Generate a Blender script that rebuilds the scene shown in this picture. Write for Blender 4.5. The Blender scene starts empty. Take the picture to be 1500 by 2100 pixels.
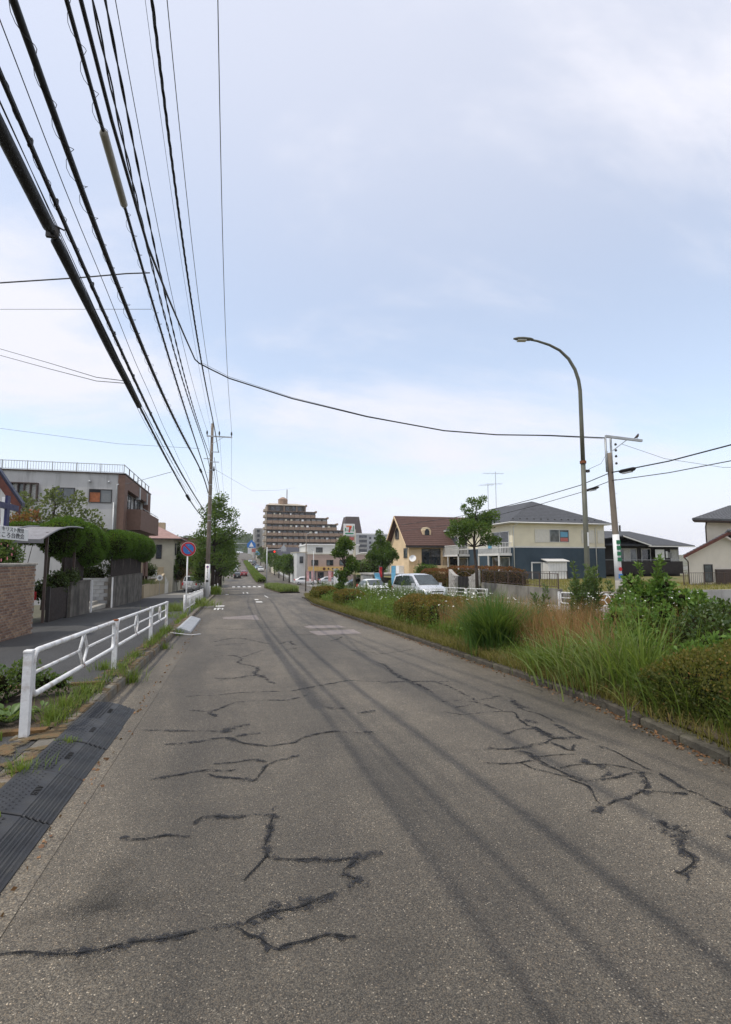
import bpy, math, random
import numpy as np
from mathutils import Vector, Matrix

# ------------------------------------------------------------------ camera, sky, sun, exposure
SC = bpy.context.scene
COL = SC.collection
cam_data = bpy.data.cameras.new('camera')
cam = bpy.data.objects.new('camera', cam_data)
COL.objects.link(cam)
cam_data.sensor_fit = 'HORIZONTAL'
cam_data.sensor_width = 36.0
cam_data.lens = 36.0 * 1050.0 / 1500.0
cam_data.clip_start = 0.05
cam_data.clip_end = 6000.0
cam.location = (0, 0, 1.62)
cam.rotation_euler = (math.radians(90) + math.atan(100 / 1050.0), 0, math.radians(-14.5))
SC.camera = cam

SUN_EL = math.radians(60)
SUN_DIR = Vector((-0.97 * math.cos(SUN_EL), -0.243 * math.cos(SUN_EL), math.sin(SUN_EL)))   # towards the sun
world = bpy.data.worlds.new('World')
SC.world = world
world.use_nodes = True
wn, wl = world.node_tree.nodes, world.node_tree.links
wn.clear()


def wnode(t, **kw):
    n = wn.new(t)
    for k, v in kw.items():
        setattr(n, k, v)
    return n


w_out = wnode('ShaderNodeOutputWorld')
w_bg = wnode('ShaderNodeBackground')
w_bg.inputs['Strength'].default_value = 0.15
w_sky = wnode('ShaderNodeTexSky', sky_type='NISHITA', sun_disc=False)
w_sky.sun_elevation = SUN_EL
w_sky.sun_rotation = math.atan2(SUN_DIR.x, SUN_DIR.y)
w_sky.air_density = 1.0
w_sky.dust_density = 1.6
w_sky.ozone_density = 1.0
# thin high cloud: a sheet projected from the viewing direction, with streaks, and haze low down
w_tc = wnode('ShaderNodeTexCoord')
w_sep = wnode('ShaderNodeSeparateXYZ')
wl.new(w_tc.outputs['Generated'], w_sep.inputs[0])


def wmath(op, a, b=None, c=None, clamp=False):
    n = wnode('ShaderNodeMath', operation=op)
    n.use_clamp = clamp
    for i, x in enumerate((a, b, c)):
        if x is None:
            continue
        if isinstance(x, (int, float)):
            n.inputs[i].default_value = x
        else:
            wl.new(x, n.inputs[i])
    return n.outputs[0]


zz = wmath('ADD', wmath('MAXIMUM', w_sep.outputs['Z'], 0.0), 0.16)
px_ = wmath('DIVIDE', w_sep.outputs['X'], zz)
py_ = wmath('DIVIDE', w_sep.outputs['Y'], zz)
w_cmb = wnode('ShaderNodeCombineXYZ')
wl.new(px_, w_cmb.inputs[0])
wl.new(py_, w_cmb.inputs[1])
w_map = wnode('ShaderNodeMapping')
w_map.inputs['Rotation'].default_value = (0, 0, math.radians(62))
w_map.inputs['Location'].default_value = (7.9, 3.4, 0)
w_map.inputs['Scale'].default_value = (0.6, 0.95, 1)
wl.new(w_cmb.outputs[0], w_map.inputs[0])
w_n1 = wnode('ShaderNodeTexNoise')
w_n1.inputs['Scale'].default_value = 0.75
w_n1.inputs['Detail'].default_value = 9
w_n1.inputs['Roughness'].default_value = 0.58
w_n1.inputs['Distortion'].default_value = 0.5
wl.new(w_map.outputs[0], w_n1.inputs['Vector'])
w_r1 = wnode('ShaderNodeMapRange', interpolation_type='SMOOTHSTEP')
w_r1.inputs['From Min'].default_value = 0.42
w_r1.inputs['From Max'].default_value = 0.66
w_r1.inputs['To Min'].default_value = 0.0
w_r1.inputs['To Max'].default_value = 0.7
wl.new(w_n1.outputs['Fac'], w_r1.inputs[0])
# the sheet thickens overhead, thins out lower down, and ground haze whitens the horizon
w_r2 = wnode('ShaderNodeMapRange', interpolation_type='SMOOTHSTEP')
w_r2.inputs['From Min'].default_value = 0.38
w_r2.inputs['From Max'].default_value = 0.85
w_r2.inputs['To Min'].default_value = 0.34
w_r2.inputs['To Max'].default_value = 0.72
wl.new(w_sep.outputs['Z'], w_r2.inputs[0])
w_r3 = wnode('ShaderNodeMapRange', interpolation_type='SMOOTHSTEP')
w_r3.inputs['From Min'].default_value = 0.0
w_r3.inputs['From Max'].default_value = 0.36
w_r3.inputs['To Min'].default_value = 0.97
w_r3.inputs['To Max'].default_value = 0.0
wl.new(w_sep.outputs['Z'], w_r3.inputs[0])
cl = wmath('MAXIMUM', wmath('ADD', w_r1.outputs[0], w_r2.outputs[0], clamp=True), w_r3.outputs[0])
w_mix = wnode('ShaderNodeMix', data_type='RGBA')
w_mix.inputs['B'].default_value = (6.25, 6.3, 6.95, 1)
wl.new(cl, w_mix.inputs['Factor'])
w_gain = wnode('ShaderNodeMix', data_type='RGBA', blend_type='MULTIPLY')
w_gain.inputs['Factor'].default_value = 1.0
w_gain.inputs['B'].default_value = (1.8, 1.75, 1.62, 1)
wl.new(w_sky.outputs[0], w_gain.inputs['A'])
wl.new(w_gain.outputs['Result'], w_mix.inputs['A'])
wl.new(w_mix.outputs['Result'], w_bg.inputs['Color'])
wl.new(w_bg.outputs[0], w_out.inputs[0])

sun_data = bpy.data.lights.new('sun', 'SUN')
sun_data.energy = 2.7
sun_data.angle = math.radians(0.6)
sun_data.color = (1.0, 0.95, 0.87)
sun = bpy.data.objects.new('sun', sun_data)
COL.objects.link(sun)
sun.location = (-30, -8, 60)
sun.rotation_euler = (-SUN_DIR).to_track_quat('-Z', 'Y').to_euler()

SC.view_settings.view_transform = 'Standard'
SC.view_settings.look = 'None'
SC.view_settings.gamma = 1.0
SC.view_settings.exposure = 0.0
SC.view_settings.use_curve_mapping = False
SC.render.engine = 'CYCLES'
SC.cycles.max_bounces = 6
SC.cycles.diffuse_bounces = 3
SC.cycles.transparent_max_bounces = 12
SC.cycles.use_denoising = True

R = math.radians
rnd = random.Random(11)
rng = np.random.default_rng(7)
RIGHT = np.array((math.cos(R(14.5)), -math.sin(R(14.5)), 0.0))   # across the view, for crown shapes


def G(y):
    """height of the road surface: down to the crossing, then up the far hill"""
    if y < 70:
        return -0.033 * y
    if y < 140:
        t = (y - 70) / 70.0
        return -2.31 + 70 * (-0.033 * t + 0.0315 * t * t)
    return -2.415 + 0.03 * (y - 140)


# ------------------------------------------------------------------ helpers
def tag(o, label=None, cat=None, group=None, kind=None):
    if label: o['label'] = label
    if cat: o['category'] = cat
    if group: o['group'] = group
    if kind: o['kind'] = kind
    return o


ORI = {}


def thing(name, label, cat, loc=(0, 0, 0), group=None, rz=0.0):
    o = bpy.data.objects.new(name, None)
    o.empty_display_size = 0.2
    COL.objects.link(o)
    o.location = loc
    o.rotation_euler = (0, 0, rz)
    ORI[o.name] = Vector(loc)
    return tag(o, label, cat, group)


def origin(o):
    while o is not None:
        if o.name in ORI:
            return ORI[o.name]
        o = o.parent
    return Vector((0, 0, 0))


def link(o, parent=None):
    COL.objects.link(o)
    if parent is not None:
        o.parent = parent
    return o


class MB:
    """collects shapes in world coordinates; build() links them as one mesh object"""
    def __init__(s):
        s.v = []; s.f = []

    def add(s, vs, fs):
        b = len(s.v)
        s.v.extend([tuple(map(float, p)) for p in vs])
        s.f.extend([tuple(i + b for i in f) for f in fs])
        return s

    def box(s, x0, x1, y0, y1, z0, z1):
        vs = [(x0, y0, z0), (x1, y0, z0), (x1, y1, z0), (x0, y1, z0), (x0, y0, z1), (x1, y0, z1), (x1, y1, z1), (x0, y1, z1)]
        return s.add(vs, [(3, 2, 1, 0), (4, 5, 6, 7), (0, 1, 5, 4), (1, 2, 6, 5), (2, 3, 7, 6), (3, 0, 4, 7)])

    def cbox(s, x0, x1, y0, y1, z0, z1, c=0.01):
        """box with chamfered top edges"""
        vs = [(x0, y0, z0), (x1, y0, z0), (x1, y1, z0), (x0, y1, z0), (x0, y0, z1 - c), (x1, y0, z1 - c), (x1, y1, z1 - c), (x0, y1, z1 - c),
              (x0 + c, y0 + c, z1), (x1 - c, y0 + c, z1), (x1 - c, y1 - c, z1), (x0 + c, y1 - c, z1)]
        fs = [(3, 2, 1, 0), (8, 9, 10, 11)]
        for i in range(4):
            j = (i + 1) % 4
            fs += [(i, j, j + 4, i + 4), (i + 4, j + 4, j + 8, i + 8)]
        return s.add(vs, fs)

    def obox(s, c, size, rz=0.0, rx=0.0, ry=0.0):
        m = Matrix.Rotation(rz, 3, 'Z') @ Matrix.Rotation(ry, 3, 'Y') @ Matrix.Rotation(rx, 3, 'X')
        hx, hy, hz = [q / 2 for q in size]
        vs = [Vector(c) + m @ Vector(p) for p in [(-hx, -hy, -hz), (hx, -hy, -hz), (hx, hy, -hz), (-hx, hy, -hz), (-hx, -hy, hz), (hx, -hy, hz), (hx, hy, hz), (-hx, hy, hz)]]
        return s.add(vs, [(3, 2, 1, 0), (4, 5, 6, 7), (0, 1, 5, 4), (1, 2, 6, 5), (2, 3, 7, 6), (3, 0, 4, 7)])

    def tube(s, pts, r, n=8, cap=True, squash=None):
        pts = [Vector(p) for p in pts]
        k = len(pts)
        rs = r if isinstance(r, (list, tuple)) else [r] * k
        rings = []
        ref = None
        for i, p in enumerate(pts):
            t = (pts[min(i + 1, k - 1)] - pts[max(i - 1, 0)])
            if t.length < 1e-9: t = Vector((0, 0, 1))
            t.normalize()
            if ref is None:
                ref = t.orthogonal().normalized()
                if abs(t.z) < 0.98:
                    ref = Vector((0, 0, 1)).cross(t).normalized()
            ref = (ref - t * ref.dot(t)).normalized()
            b = t.cross(ref)
            rings.append([p + (ref * math.cos(a) + b * math.sin(a)) * rs[i] for a in [2 * math.pi * j / n for j in range(n)]])
        vs = [v for rg in rings for v in rg]
        fs = []
        for i in range(k - 1):
            for j in range(n):
                a, b2 = i * n + j, i * n + (j + 1) % n
                fs.append((a, b2, b2 + n, a + n))
        if cap:
            fs.append(tuple(range(n - 1, -1, -1)))
            fs.append(tuple((k - 1) * n + j for j in range(n)))
        return s.add(vs, fs)

    def lathe(s, c, prof, n=12):
        """prof: (radius, z) from bottom to top round the vertical through c"""
        vs = []
        for r_, z_ in prof:
            for j in range(n):
                a = 2 * math.pi * j / n
                vs.append((c[0] + r_ * math.cos(a), c[1] + r_ * math.sin(a), c[2] + z_))
        fs = []
        for i in range(len(prof) - 1):
            for j in range(n):
                a, b = i * n + j, i * n + (j + 1) % n
                fs.append((a, b, b + n, a + n))
        fs.append(tuple(range(n - 1, -1, -1)))
        fs.append(tuple((len(prof) - 1) * n + j for j in range(n)))
        return s.add(vs, fs)

    def prism(s, pts, d):
        """closed polygon (3D points) pushed along vector d"""
        n = len(pts)
        vs = [Vector(p) for p in pts] + [Vector(p) + Vector(d) for p in pts]
        fs = [tuple(range(n - 1, -1, -1)), tuple(range(n, 2 * n))]
        for i in range(n):
            j = (i + 1) % n
            fs.append((i, j, j + n, i + n))
        return s.add(vs, fs)

    def disc(s, c, r, nrm, th, n=20):
        """thick disc centred on c facing nrm"""
        nrm = Vector(nrm).normalized()
        u = nrm.orthogonal().normalized() if abs(nrm.z) > .9 else Vector((0, 0, 1)).cross(nrm).normalized()
        w = nrm.cross(u)
        pts = [Vector(c) + (u * math.cos(2 * math.pi * j / n) + w * math.sin(2 * math.pi * j / n)) * r for j in range(n)]
        return s.prism(pts, nrm * th)

    def strip(s, prof, ys, zf=None, close=False):
        """cross-section [(x, z)] swept along y over the ground"""
        zf = zf or G
        vs = [(x, y, zf(y) + z) for y in ys for x, z in prof]
        n = len(prof)
        fs = []
        for i in range(len(ys) - 1):
            for j in range(n - 1 + (1 if close else 0)):
                a, b = i * n + j, i * n + (j + 1) % n
                fs.append((a, b, b + n, a + n))
        return s.add(vs, fs)

    def build(s, name, mat, parent=None, smooth=False, kind=None):
        o_ = origin(parent) if parent is not None else Vector((0, 0, 0))
        me = bpy.data.meshes.new(name)
        me.from_pydata([(x - o_.x, y - o_.y, z - o_.z) for x, y, z in s.v], [], s.f)
        if mat: me.materials.append(mat)
        if smooth:
            me.polygons.foreach_set('use_smooth', [True] * len(me.polygons))
        me.update()
        o = bpy.data.objects.new(name, me)
        link(o, parent)
        if kind: o['kind'] = kind
        return o


def fix_normals(o):
    import bmesh
    bm = bmesh.new()
    bm.from_mesh(o.data)
    bmesh.ops.recalc_face_normals(bm, faces=bm.faces)
    bm.to_mesh(o.data)
    bm.free()
    return o


def numesh(name, V, F, mat, parent=None, smooth=False):
    """V (n,3) array in world coordinates, F (m,4) or (m,3) index array"""
    o_ = origin(parent) if parent is not None else Vector((0, 0, 0))
    V = np.asarray(V, dtype=np.float32) - np.array(o_[:], dtype=np.float32)
    F = np.asarray(F, dtype=np.int32)
    me = bpy.data.meshes.new(name)
    me.vertices.add(len(V))
    me.vertices.foreach_set('co', V.ravel())
    m, k = F.shape
    me.loops.add(m * k)
    me.loops.foreach_set('vertex_index', F.ravel())
    me.polygons.add(m)
    me.polygons.foreach_set('loop_start', np.arange(0, m * k, k, dtype=np.int32))
    me.polygons.foreach_set('loop_total', np.full(m, k, dtype=np.int32))
    if smooth:
        me.polygons.foreach_set('use_smooth', np.ones(m, dtype=bool))
    me.materials.append(mat)
    me.update(calc_edges=True)
    o = bpy.data.objects.new(name, me)
    return link(o, parent)


def copy_tree(o, parent=None):
    c = o.copy()
    COL.objects.link(c)
    c.parent = parent
    if o.name in ORI: ORI[c.name] = Vector(ORI[o.name])
    for ch in list(o.children):
        copy_tree(ch, c)
    return c


def text(parent, name, body, size, loc, xd, yd, material, extrude=.002, align='CENTER', sx=1.0):
    fc = bpy.data.curves.new(name, 'FONT')
    fc.body = body
    fc.size = size
    fc.extrude = extrude
    fc.align_x = align
    fc.align_y = 'CENTER'
    tmp = bpy.data.objects.new(name, fc)
    COL.objects.link(tmp)
    dg = bpy.context.evaluated_depsgraph_get()
    me = bpy.data.meshes.new_from_object(tmp.evaluated_get(dg))
    bpy.data.objects.remove(tmp)
    me.materials.clear()
    me.materials.append(material)
    xd = Vector(xd).normalized(); yd = Vector(yd).normalized()
    m4 = Matrix((xd * sx, yd, xd.cross(yd))).transposed().to_4x4()
    me.transform(m4)
    o = link(bpy.data.objects.new(name, me), parent)
    o.location = Vector(loc) - (origin(parent) if parent is not None else Vector((0, 0, 0)))
    return o


# facades: F = (side, plane); side S faces -y, N +y, W faces -x, E +x; u runs along the wall, w up, n outwards
def fbox(mb, F, u0, u1, w0, w1, n0, n1):
    s_, p = F
    if s_ == 'S': return mb.box(u0, u1, p - n1, p - n0, w0, w1)
    if s_ == 'N': return mb.box(u0, u1, p + n0, p + n1, w0, w1)
    if s_ == 'E': return mb.box(p + n0, p + n1, u0, u1, w0, w1)
    return mb.box(p - n1, p - n0, u0, u1, w0, w1)


def window(parent, F, u0, u1, w0, w1, fm, panes, th=.05, sill=False, depth=.06, name='window'):
    """frame as a part, every pane a sub-part; panes: list of pane materials side by side"""
    f = MB()
    fbox(f, F, u0 - th, u1 + th, w1, w1 + th, .004, depth)
    fbox(f, F, u0 - th, u1 + th, w0 - th, w0, .004, depth + (.05 if sill else 0))
    fbox(f, F, u0 - th, u0, w0, w1, .004, depth)
    fbox(f, F, u1, u1 + th, w0, w1, .004, depth)
    n = len(panes)
    for k in range(1, n):
        uu = u0 + (u1 - u0) * k / n
        fbox(f, F, uu - th * .45, uu + th * .45, w0, w1, .006, depth * .8)
    fo = f.build(name, fm, parent)
    for k, pm in enumerate(panes):
        a, c = u0 + (u1 - u0) * k / n, u0 + (u1 - u0) * (k + 1) / n
        fbox(MB(), F, a + .001, c - .001, w0 + .001, w1 - .001, .008, .02 + .006 * (k % 2)).build('pane', pm, fo)
    return fo


# ------------------------------------------------------------------ materials
MATS = {}


class NT:
    def __init__(s, name):
        s.m = bpy.data.materials.new(name)
        s.m.use_nodes = True
        s.t = s.m.node_tree
        s.n, s.l = s.t.nodes, s.t.links
        s.b = s.n['Principled BSDF']
        s.out = s.n['Material Output']
        s.tc = s.n.new('ShaderNodeTexCoord')

    def node(s, t, ins=None, **kw):
        n = s.n.new(t)
        for k, v in kw.items(): setattr(n, k, v)
        for k, v in (ins or {}).items():
            if hasattr(v, 'is_output') or isinstance(v, bpy.types.NodeSocket): s.l.new(v, n.inputs[k])
            else: n.inputs[k].default_value = v
        return n

    def noise(s, scale, detail=4, rough=.55, vec=None, dist=0.0):
        n = s.node('ShaderNodeTexNoise', {'Scale': scale, 'Detail': detail, 'Roughness': rough, 'Distortion': dist})
        s.l.new(vec if vec is not None else s.tc.outputs['Object'], n.inputs['Vector'])
        return n.outputs['Fac']

    def rng(s, v, a, b, c=0., d=1., smooth=True):
        return s.node('ShaderNodeMapRange', {0: v, 1: a, 2: b, 3: c, 4: d}, interpolation_type='SMOOTHSTEP' if smooth else 'LINEAR').outputs[0]

    def mix(s, f, a, b, mode='MIX'):
        n = s.n.new('ShaderNodeMix')
        n.data_type = 'RGBA'
        n.blend_type = mode
        for k, v in (('Factor', f), ('A', a), ('B', b)):
            sock = [i for i in n.inputs if i.name == k and i.enabled][0] if k == 'Factor' else [i for i in n.inputs if i.name == k and i.type == 'RGBA'][0]
            if isinstance(v, bpy.types.NodeSocket): s.l.new(v, sock)
            elif isinstance(v, (int, float)): sock.default_value = v
            else: sock.default_value = (v[0], v[1], v[2], 1)
        return [o for o in n.outputs if o.type == 'RGBA'][0]

    def math(s, op, a, b=0., clamp=False):
        n = s.node('ShaderNodeMath', operation=op)
        n.use_clamp = clamp
        for i, x in enumerate((a, b)):
            if isinstance(x, (int, float)): n.inputs[i].default_value = x
            else: s.l.new(x, n.inputs[i])
        return n.outputs[0]

    def color(s, c):
        s.l.new(c, s.b.inputs['Base Color']) if isinstance(c, bpy.types.NodeSocket) else setattr(s.b.inputs['Base Color'], 'default_value', (*c, 1))

    def bump(s, h, strength=.3, dist=.01):
        n = s.node('ShaderNodeBump', {'Strength': strength, 'Distance': dist, 'Height': h})
        s.l.new(n.outputs[0], s.b.inputs['Normal'])

    def rough(s, v):
        if isinstance(v, bpy.types.NodeSocket): s.l.new(v, s.b.inputs['Roughness'])
        else: s.b.inputs['Roughness'].default_value = v


def mat(name, col, rough=.8, var=.18, scale=2.5, fine=0.08, fscale=40, bump=0.0, bscale=30, metal=0.0, spec=.4, stain=None, sfac=.5, sscale=1.2, streak=False, randobj=0.0, emit=0):
    if name in MATS: return MATS[name]
    t = NT(name)
    dark = [c * (1 - var) for c in col]
    light = [min(1, c * (1 + var)) for c in col]
    c = t.mix(t.rng(t.noise(scale, 5), .3, .7), dark, light)
    if fine:
        c = t.mix(t.rng(t.noise(fscale, 3), .3, .7, 0, fine * 2), c, [q * .45 for q in col])
    if stain:
        vec = None
        if streak:
            vec = t.node('ShaderNodeMapping', {'Vector': t.tc.outputs['Object'], 'Scale': (1, 1, .12)}).outputs[0]
        c = t.mix(t.rng(t.noise(sscale, 6, .65, vec), .48, .72, 0, sfac), c, stain)
    if randobj:
        oi = t.node('ShaderNodeObjectInfo')
        hsv = t.node('ShaderNodeHueSaturation', {'Color': c, 'Value': t.rng(oi.outputs['Random'], 0, 1, 1 - randobj, 1 + randobj, False), 'Hue': t.rng(oi.outputs['Random'], 0, 1, .49, .51, False)})
        c = hsv.outputs[0]
    t.color(c)
    t.rough(t.rng(t.noise(scale * 3, 3), .3, .7, max(0.02, rough - .08), min(1, rough + .08)))
    t.b.inputs['Metallic'].default_value = metal
    t.b.inputs['Specular IOR Level'].default_value = spec
    if bump: t.bump(t.noise(bscale, 5, .6), bump, .02)
    if emit:
        t.b.inputs['Emission Color'].default_value = (*col, 1)
        t.b.inputs['Emission Strength'].default_value = emit
    MATS[name] = t.m
    return t.m


def glass_mat(name, col=(.02, .025, .03), rough=.06):
    if name in MATS: return MATS[name]
    t = NT(name)
    c = t.mix(t.rng(t.noise(1.3, 3), .35, .65), [q * .6 for q in col], [q * 1.5 for q in col])
    t.color(c)
    t.rough(rough)
    t.b.inputs['Specular IOR Level'].default_value = .8
    t.bump(t.noise(.8, 2), .05, .05)
    MATS[name] = t.m
    return t.m


def leaf_mat(name, dark, mid, light, dry=None, trans=.42, rough=.55):
    """leaves: every leaf gets its own tone"""
    if name in MATS: return MATS[name]
    t = NT(name)
    geo = t.node('ShaderNodeNewGeometry')
    r_ = geo.outputs['Random Per Island']
    cr = t.node('ShaderNodeValToRGB')
    e = cr.color_ramp.elements
    e[0].position = 0; e[0].color = (*dark, 1)
    e[1].position = 1; e[1].color = (*light, 1)
    m_ = e.new(.5); m_.color = (*mid, 1)
    if dry:
        d_ = e.new(.93); d_.color = (*light, 1)
        e[-1].color = (*dry, 1)
    t.l.new(r_, cr.inputs[0])
    big = t.noise(1.1, 3)
    c = t.mix(t.rng(big, .35, .65, 0, .5), cr.outputs[0], t.mix(.5, mid, light))
    t.color(c)
    t.rough(rough)
    t.b.inputs['Specular IOR Level'].default_value = .3
    tr = t.node('ShaderNodeBsdfTranslucent')
    t.l.new(t.mix(.35, c, (.35, .42, .05)), tr.inputs['Color'])
    mx = t.node('ShaderNodeMixShader', {0: trans})
    t.l.new(t.b.outputs[0], mx.inputs[1])
    t.l.new(tr.outputs[0], mx.inputs[2])
    t.l.new(mx.outputs[0], t.out.inputs[0])
    MATS[name] = t.m
    return t.m


def patchy(name, col, col2, scale=4.0, cover=.5):
    """thin growth that covers a surface only in patches"""
    t = NT(name)
    n_ = t.noise(scale, 6, .65)
    t.color(t.mix(t.rng(t.noise(scale * 4, 4), .3, .7), col, col2))
    t.rough(.95)
    t.bump(t.noise(60, 4), .6, .01)
    tr_ = t.node('ShaderNodeBsdfTransparent')
    mx_ = t.node('ShaderNodeMixShader', {0: t.rng(n_, .62 - cover * .3, .68 - cover * .3)})
    t.l.new(tr_.outputs[0], mx_.inputs[1])
    t.l.new(t.b.outputs[0], mx_.inputs[2])
    t.l.new(mx_.outputs[0], t.out.inputs[0])
    return t.m


# asphalt with visible aggregate
def asphalt(name, base, light, dark, vscale=165., warm=(1.09, 1.0, .87), patch=.36):
    t = NT(name)
    vec = t.tc.outputs['Object']
    v = t.node('ShaderNodeTexVoronoi', {'Vector': vec, 'Scale': vscale}, feature='F1')
    sep = t.node('ShaderNodeSeparateColor', {0: v.outputs['Color']})
    cr = t.node('ShaderNodeValToRGB', {0: sep.outputs[0]})
    e = cr.color_ramp.elements
    e[0].color = (*[q for q in dark], 1)
    e[1].color = (*[q * 1.0 for q in light], 1)
    a = e.new(.3); a.color = (*[q * .72 for q in base], 1)
    b = e.new(.7); b.color = (*[q * 1.12 for q in base], 1)
    c_ = e.new(.955); c_.color = (*[q * 1.38 for q in base], 1)
    tint = t.mix(t.rng(sep.outputs[1], .6, 1.0, 0, .5), (1, 1, 1), (1.2, .98, .74))
    c = t.mix(1.0, cr.outputs[0], tint, 'MULTIPLY')
    # bitumen between stones, wear patches and darker bands where water and dirt collect
    edge = t.rng(v.outputs['Distance'], .35, .75, 0, .75)
    c = t.mix(edge, c, [q * .35 for q in base])
    st = t.node('ShaderNodeMapping', {'Vector': vec, 'Scale': (1, .18, 1)})
    big = t.rng(t.noise(.55, 6, .6, st.outputs[0]), .35, .65, 1 - patch, 1 + patch * .8)
    blot = t.rng(t.noise(2.2, 5, .6), .3, .7, .88, 1.1)
    m1 = t.node('ShaderNodeVectorMath', {0: c}, operation='SCALE')
    t.l.new(t.math('MULTIPLY', big, blot), m1.inputs['Scale'])
    c2 = t.mix(1.0, m1.outputs[0], warm, 'MULTIPLY')
    t.color(c2)
    t.rough(t.rng(sep.outputs[2], 0, 1, .6, .85))
    t.b.inputs['Specular IOR Level'].default_value = .6
    hh = t.math('SUBTRACT', t.math('MULTIPLY', sep.outputs[0], .3), v.outputs['Distance'])
    t.bump(hh, .55, .006)
    return t


m_road = asphalt('road_asphalt', (.121, .112, .094), (.46, .43, .37), (.028, .026, .022)).m
m_path = asphalt('pavement_asphalt', (.05, .049, .047), (.15, .15, .14), (.016, .016, .016), 170., (1.0, .99, .96), .3).m
m_gutter = asphalt('gutter_concrete', (.135, .123, .102), (.34, .32, .27), (.045, .04, .033), 110., (1.05, .98, .86), .45).m
m_kerb = mat('kerb_concrete', (.17, .155, .125), .9, .3, 3, .15, 60, .5, 50, stain=(.15, .085, .03), sfac=.8, sscale=2.2, randobj=.12)
m_conc = mat('concrete', (.34, .33, .31), .9, .2, 1.5, .1, 60, .25, 40, stain=(.1, .095, .085), sfac=.7, sscale=1.4, streak=True)
m_soil = mat('soil', (.07, .052, .035), .95, .4, 5, .2, 60, .8, 40)
m_moss = mat('moss_soil', (.17, .095, .035), .95, .45, 6, .2, 70, .7, 60, stain=(.06, .055, .03), sfac=.7, sscale=3)
m_white = mat('white_rail_paint', (.74, .74, .73), .5, .08, 3, .10, 25, .1, 40, stain=(.30, .22, .16), sfac=.75, sscale=5)
m_whitep = mat('white_paint', (.78, .77, .75), .6, .06, 2, .03)
m_rust = mat('rust', (.2, .07, .03), .9, .3, 20)
m_rubber = mat('rubber', (.032, .033, .036), .6, .25, 4, .1, 60, .2, 90, stain=(.07, .068, .06), sfac=.5, sscale=3)
m_greyplastic = mat('grey_ramp_metal', (.36, .37, .38), .55, .12, 4, .06, 60, .2, 60)
m_mark = mat('road_marking_paint', (.72, .71, .68), .8, .12, 12, .2, 60)
m_galv = mat('galvanised_steel', (.42, .43, .43), .5, .12, 4, .05, metal=.4)
m_pole = mat('pole_concrete', (.2, .165, .13), .9, .2, 1.2, .1, 50, .2, 50, stain=(.1, .075, .055), sfac=.6, sscale=1.5, streak=True)
m_olive = mat('olive_lamp_paint', (.10, .102, .075), .5, .15, 1.5, .05, stain=(.13, .09, .04), sfac=.5, sscale=1.2)
m_black = mat('black_cable', (.012, .012, .013), .55, .2, 5, 0)
m_cable = mat('grey_cable', (.055, .054, .052), .6, .2, 5, 0)
m_sleeve = mat('grey_sleeve', (.30, .28, .23), .5, .1, 3, 0)
m_insul = mat('insulator_ceramic', (.05, .05, .052), .3, .2, 5, 0)
m_glass = glass_mat('window_glass')
m_glass2 = glass_mat('window_glass_pale', (.10, .115, .12), .1)
m_carglass = glass_mat('car_glass', (.03, .04, .042), .03)
m_curtain = mat('curtain_behind_glass', (.42, .41, .37), .35, .25, 12, 0, spec=.7)
m_dark = mat('dark_frame', (.035, .03, .028), .5, .2, 3, 0)
m_brownf = mat('brown_frame', (.07, .045, .035), .5, .2, 3, 0)
m_tyre = mat('tyre_rubber', (.02, .02, .02), .8, .2, 6, 0)
m_rim = mat('wheel_rim', (.5, .5, .51), .3, .1, 6, 0, metal=.7)
m_red = mat('red_paint', (.5, .025, .03), .5, .1, 4, 0)
m_blue = mat('sign_blue', (.04, .17, .46), .5, .1, 4, 0)
m_bark = mat('bark', (.055, .042, .032), .95, .35, 8, .2, 40, .8, 25)
m_barkp = mat('bark_pale', (.13, .11, .085), .95, .3, 8, .2, 40, .6, 25)

# ================================================================== the setting
YS = [-12, -8, -4] + [y * 1.0 for y in range(-2, 60, 2)] + list(range(60, 150, 5)) + list(range(150, 560, 15))
m_ground = mat('far_ground', (.13, .125, .085), .95, .35, .05, .15, 3, .3, 10, stain=(.08, .1, .04), sfac=.7, sscale=.03)
b = MB()
gx = [-900, -300, -60, -20, -6.25, 13.4, 24, 60, 300, 900]
gys = [-60, -20] + YS[1:] + [700, 1000, 1600, 2600]
b.strip([(x, -.05) for x in gx], gys, lambda y: G(min(y, 520)))
tag(b.build('ground', m_ground), kind='structure')
b = MB().strip([(-1.56, 0), (1, 0), (4.6, 0), (8.5, 0), (13.0, 0)], YS)
road = tag(b.build('road', m_road), kind='structure')
b = MB().strip([(-1.555, .006), (-.985, .004)], [y for y in YS if y < 75])
tag(b.build('gutter', m_gutter), kind='structure')
# left pavement
b = MB().strip([(-6.6, .14), (-1.745, .12)], [y for y in YS if y <= 75] )
pave = tag(b.build('pavement', m_path), kind='structure')
m_apron = mat('pale_concrete_apron', (.33, .31, .27), .9, .15, 1.5, .1, 60)
b = MB().strip([(-6.65, .146), (-3.4, .136)], [43, 45, 48, 52, 56])
tag(b.build('driveway_apron', m_apron), kind='structure')
# far pavement on the right and the shop's forecourt
m_pave2 = mat('grey_pavement', (.27, .26, .245), .9, .15, 1.0, .12, 40)
b = MB().strip([(13.0, -.02), (13.0, .12), (16.2, .13)], [y for y in YS if y < 76])
tag(b.build('far_pavement', m_pave2), kind='structure')
b = MB().strip([(13.0, .02), (60, .02)], [78, 84, 90, 96, 104, 112, 120])
tag(b.build('shop_forecourt', m_pave2), kind='structure')

# kerbs: single stones
kst = MB().cbox(-.09, .09, -.295, .295, -.08, .132, .018).build('kerb_stone', m_kerb)


m_kerb2 = mat('dirty_kerb_concrete', (.085, .073, .055), .95, .35, 4, .2, 60, .7, 45, stain=(.045, .05, .02), sfac=.8, sscale=2.5, randobj=.15)


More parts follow.
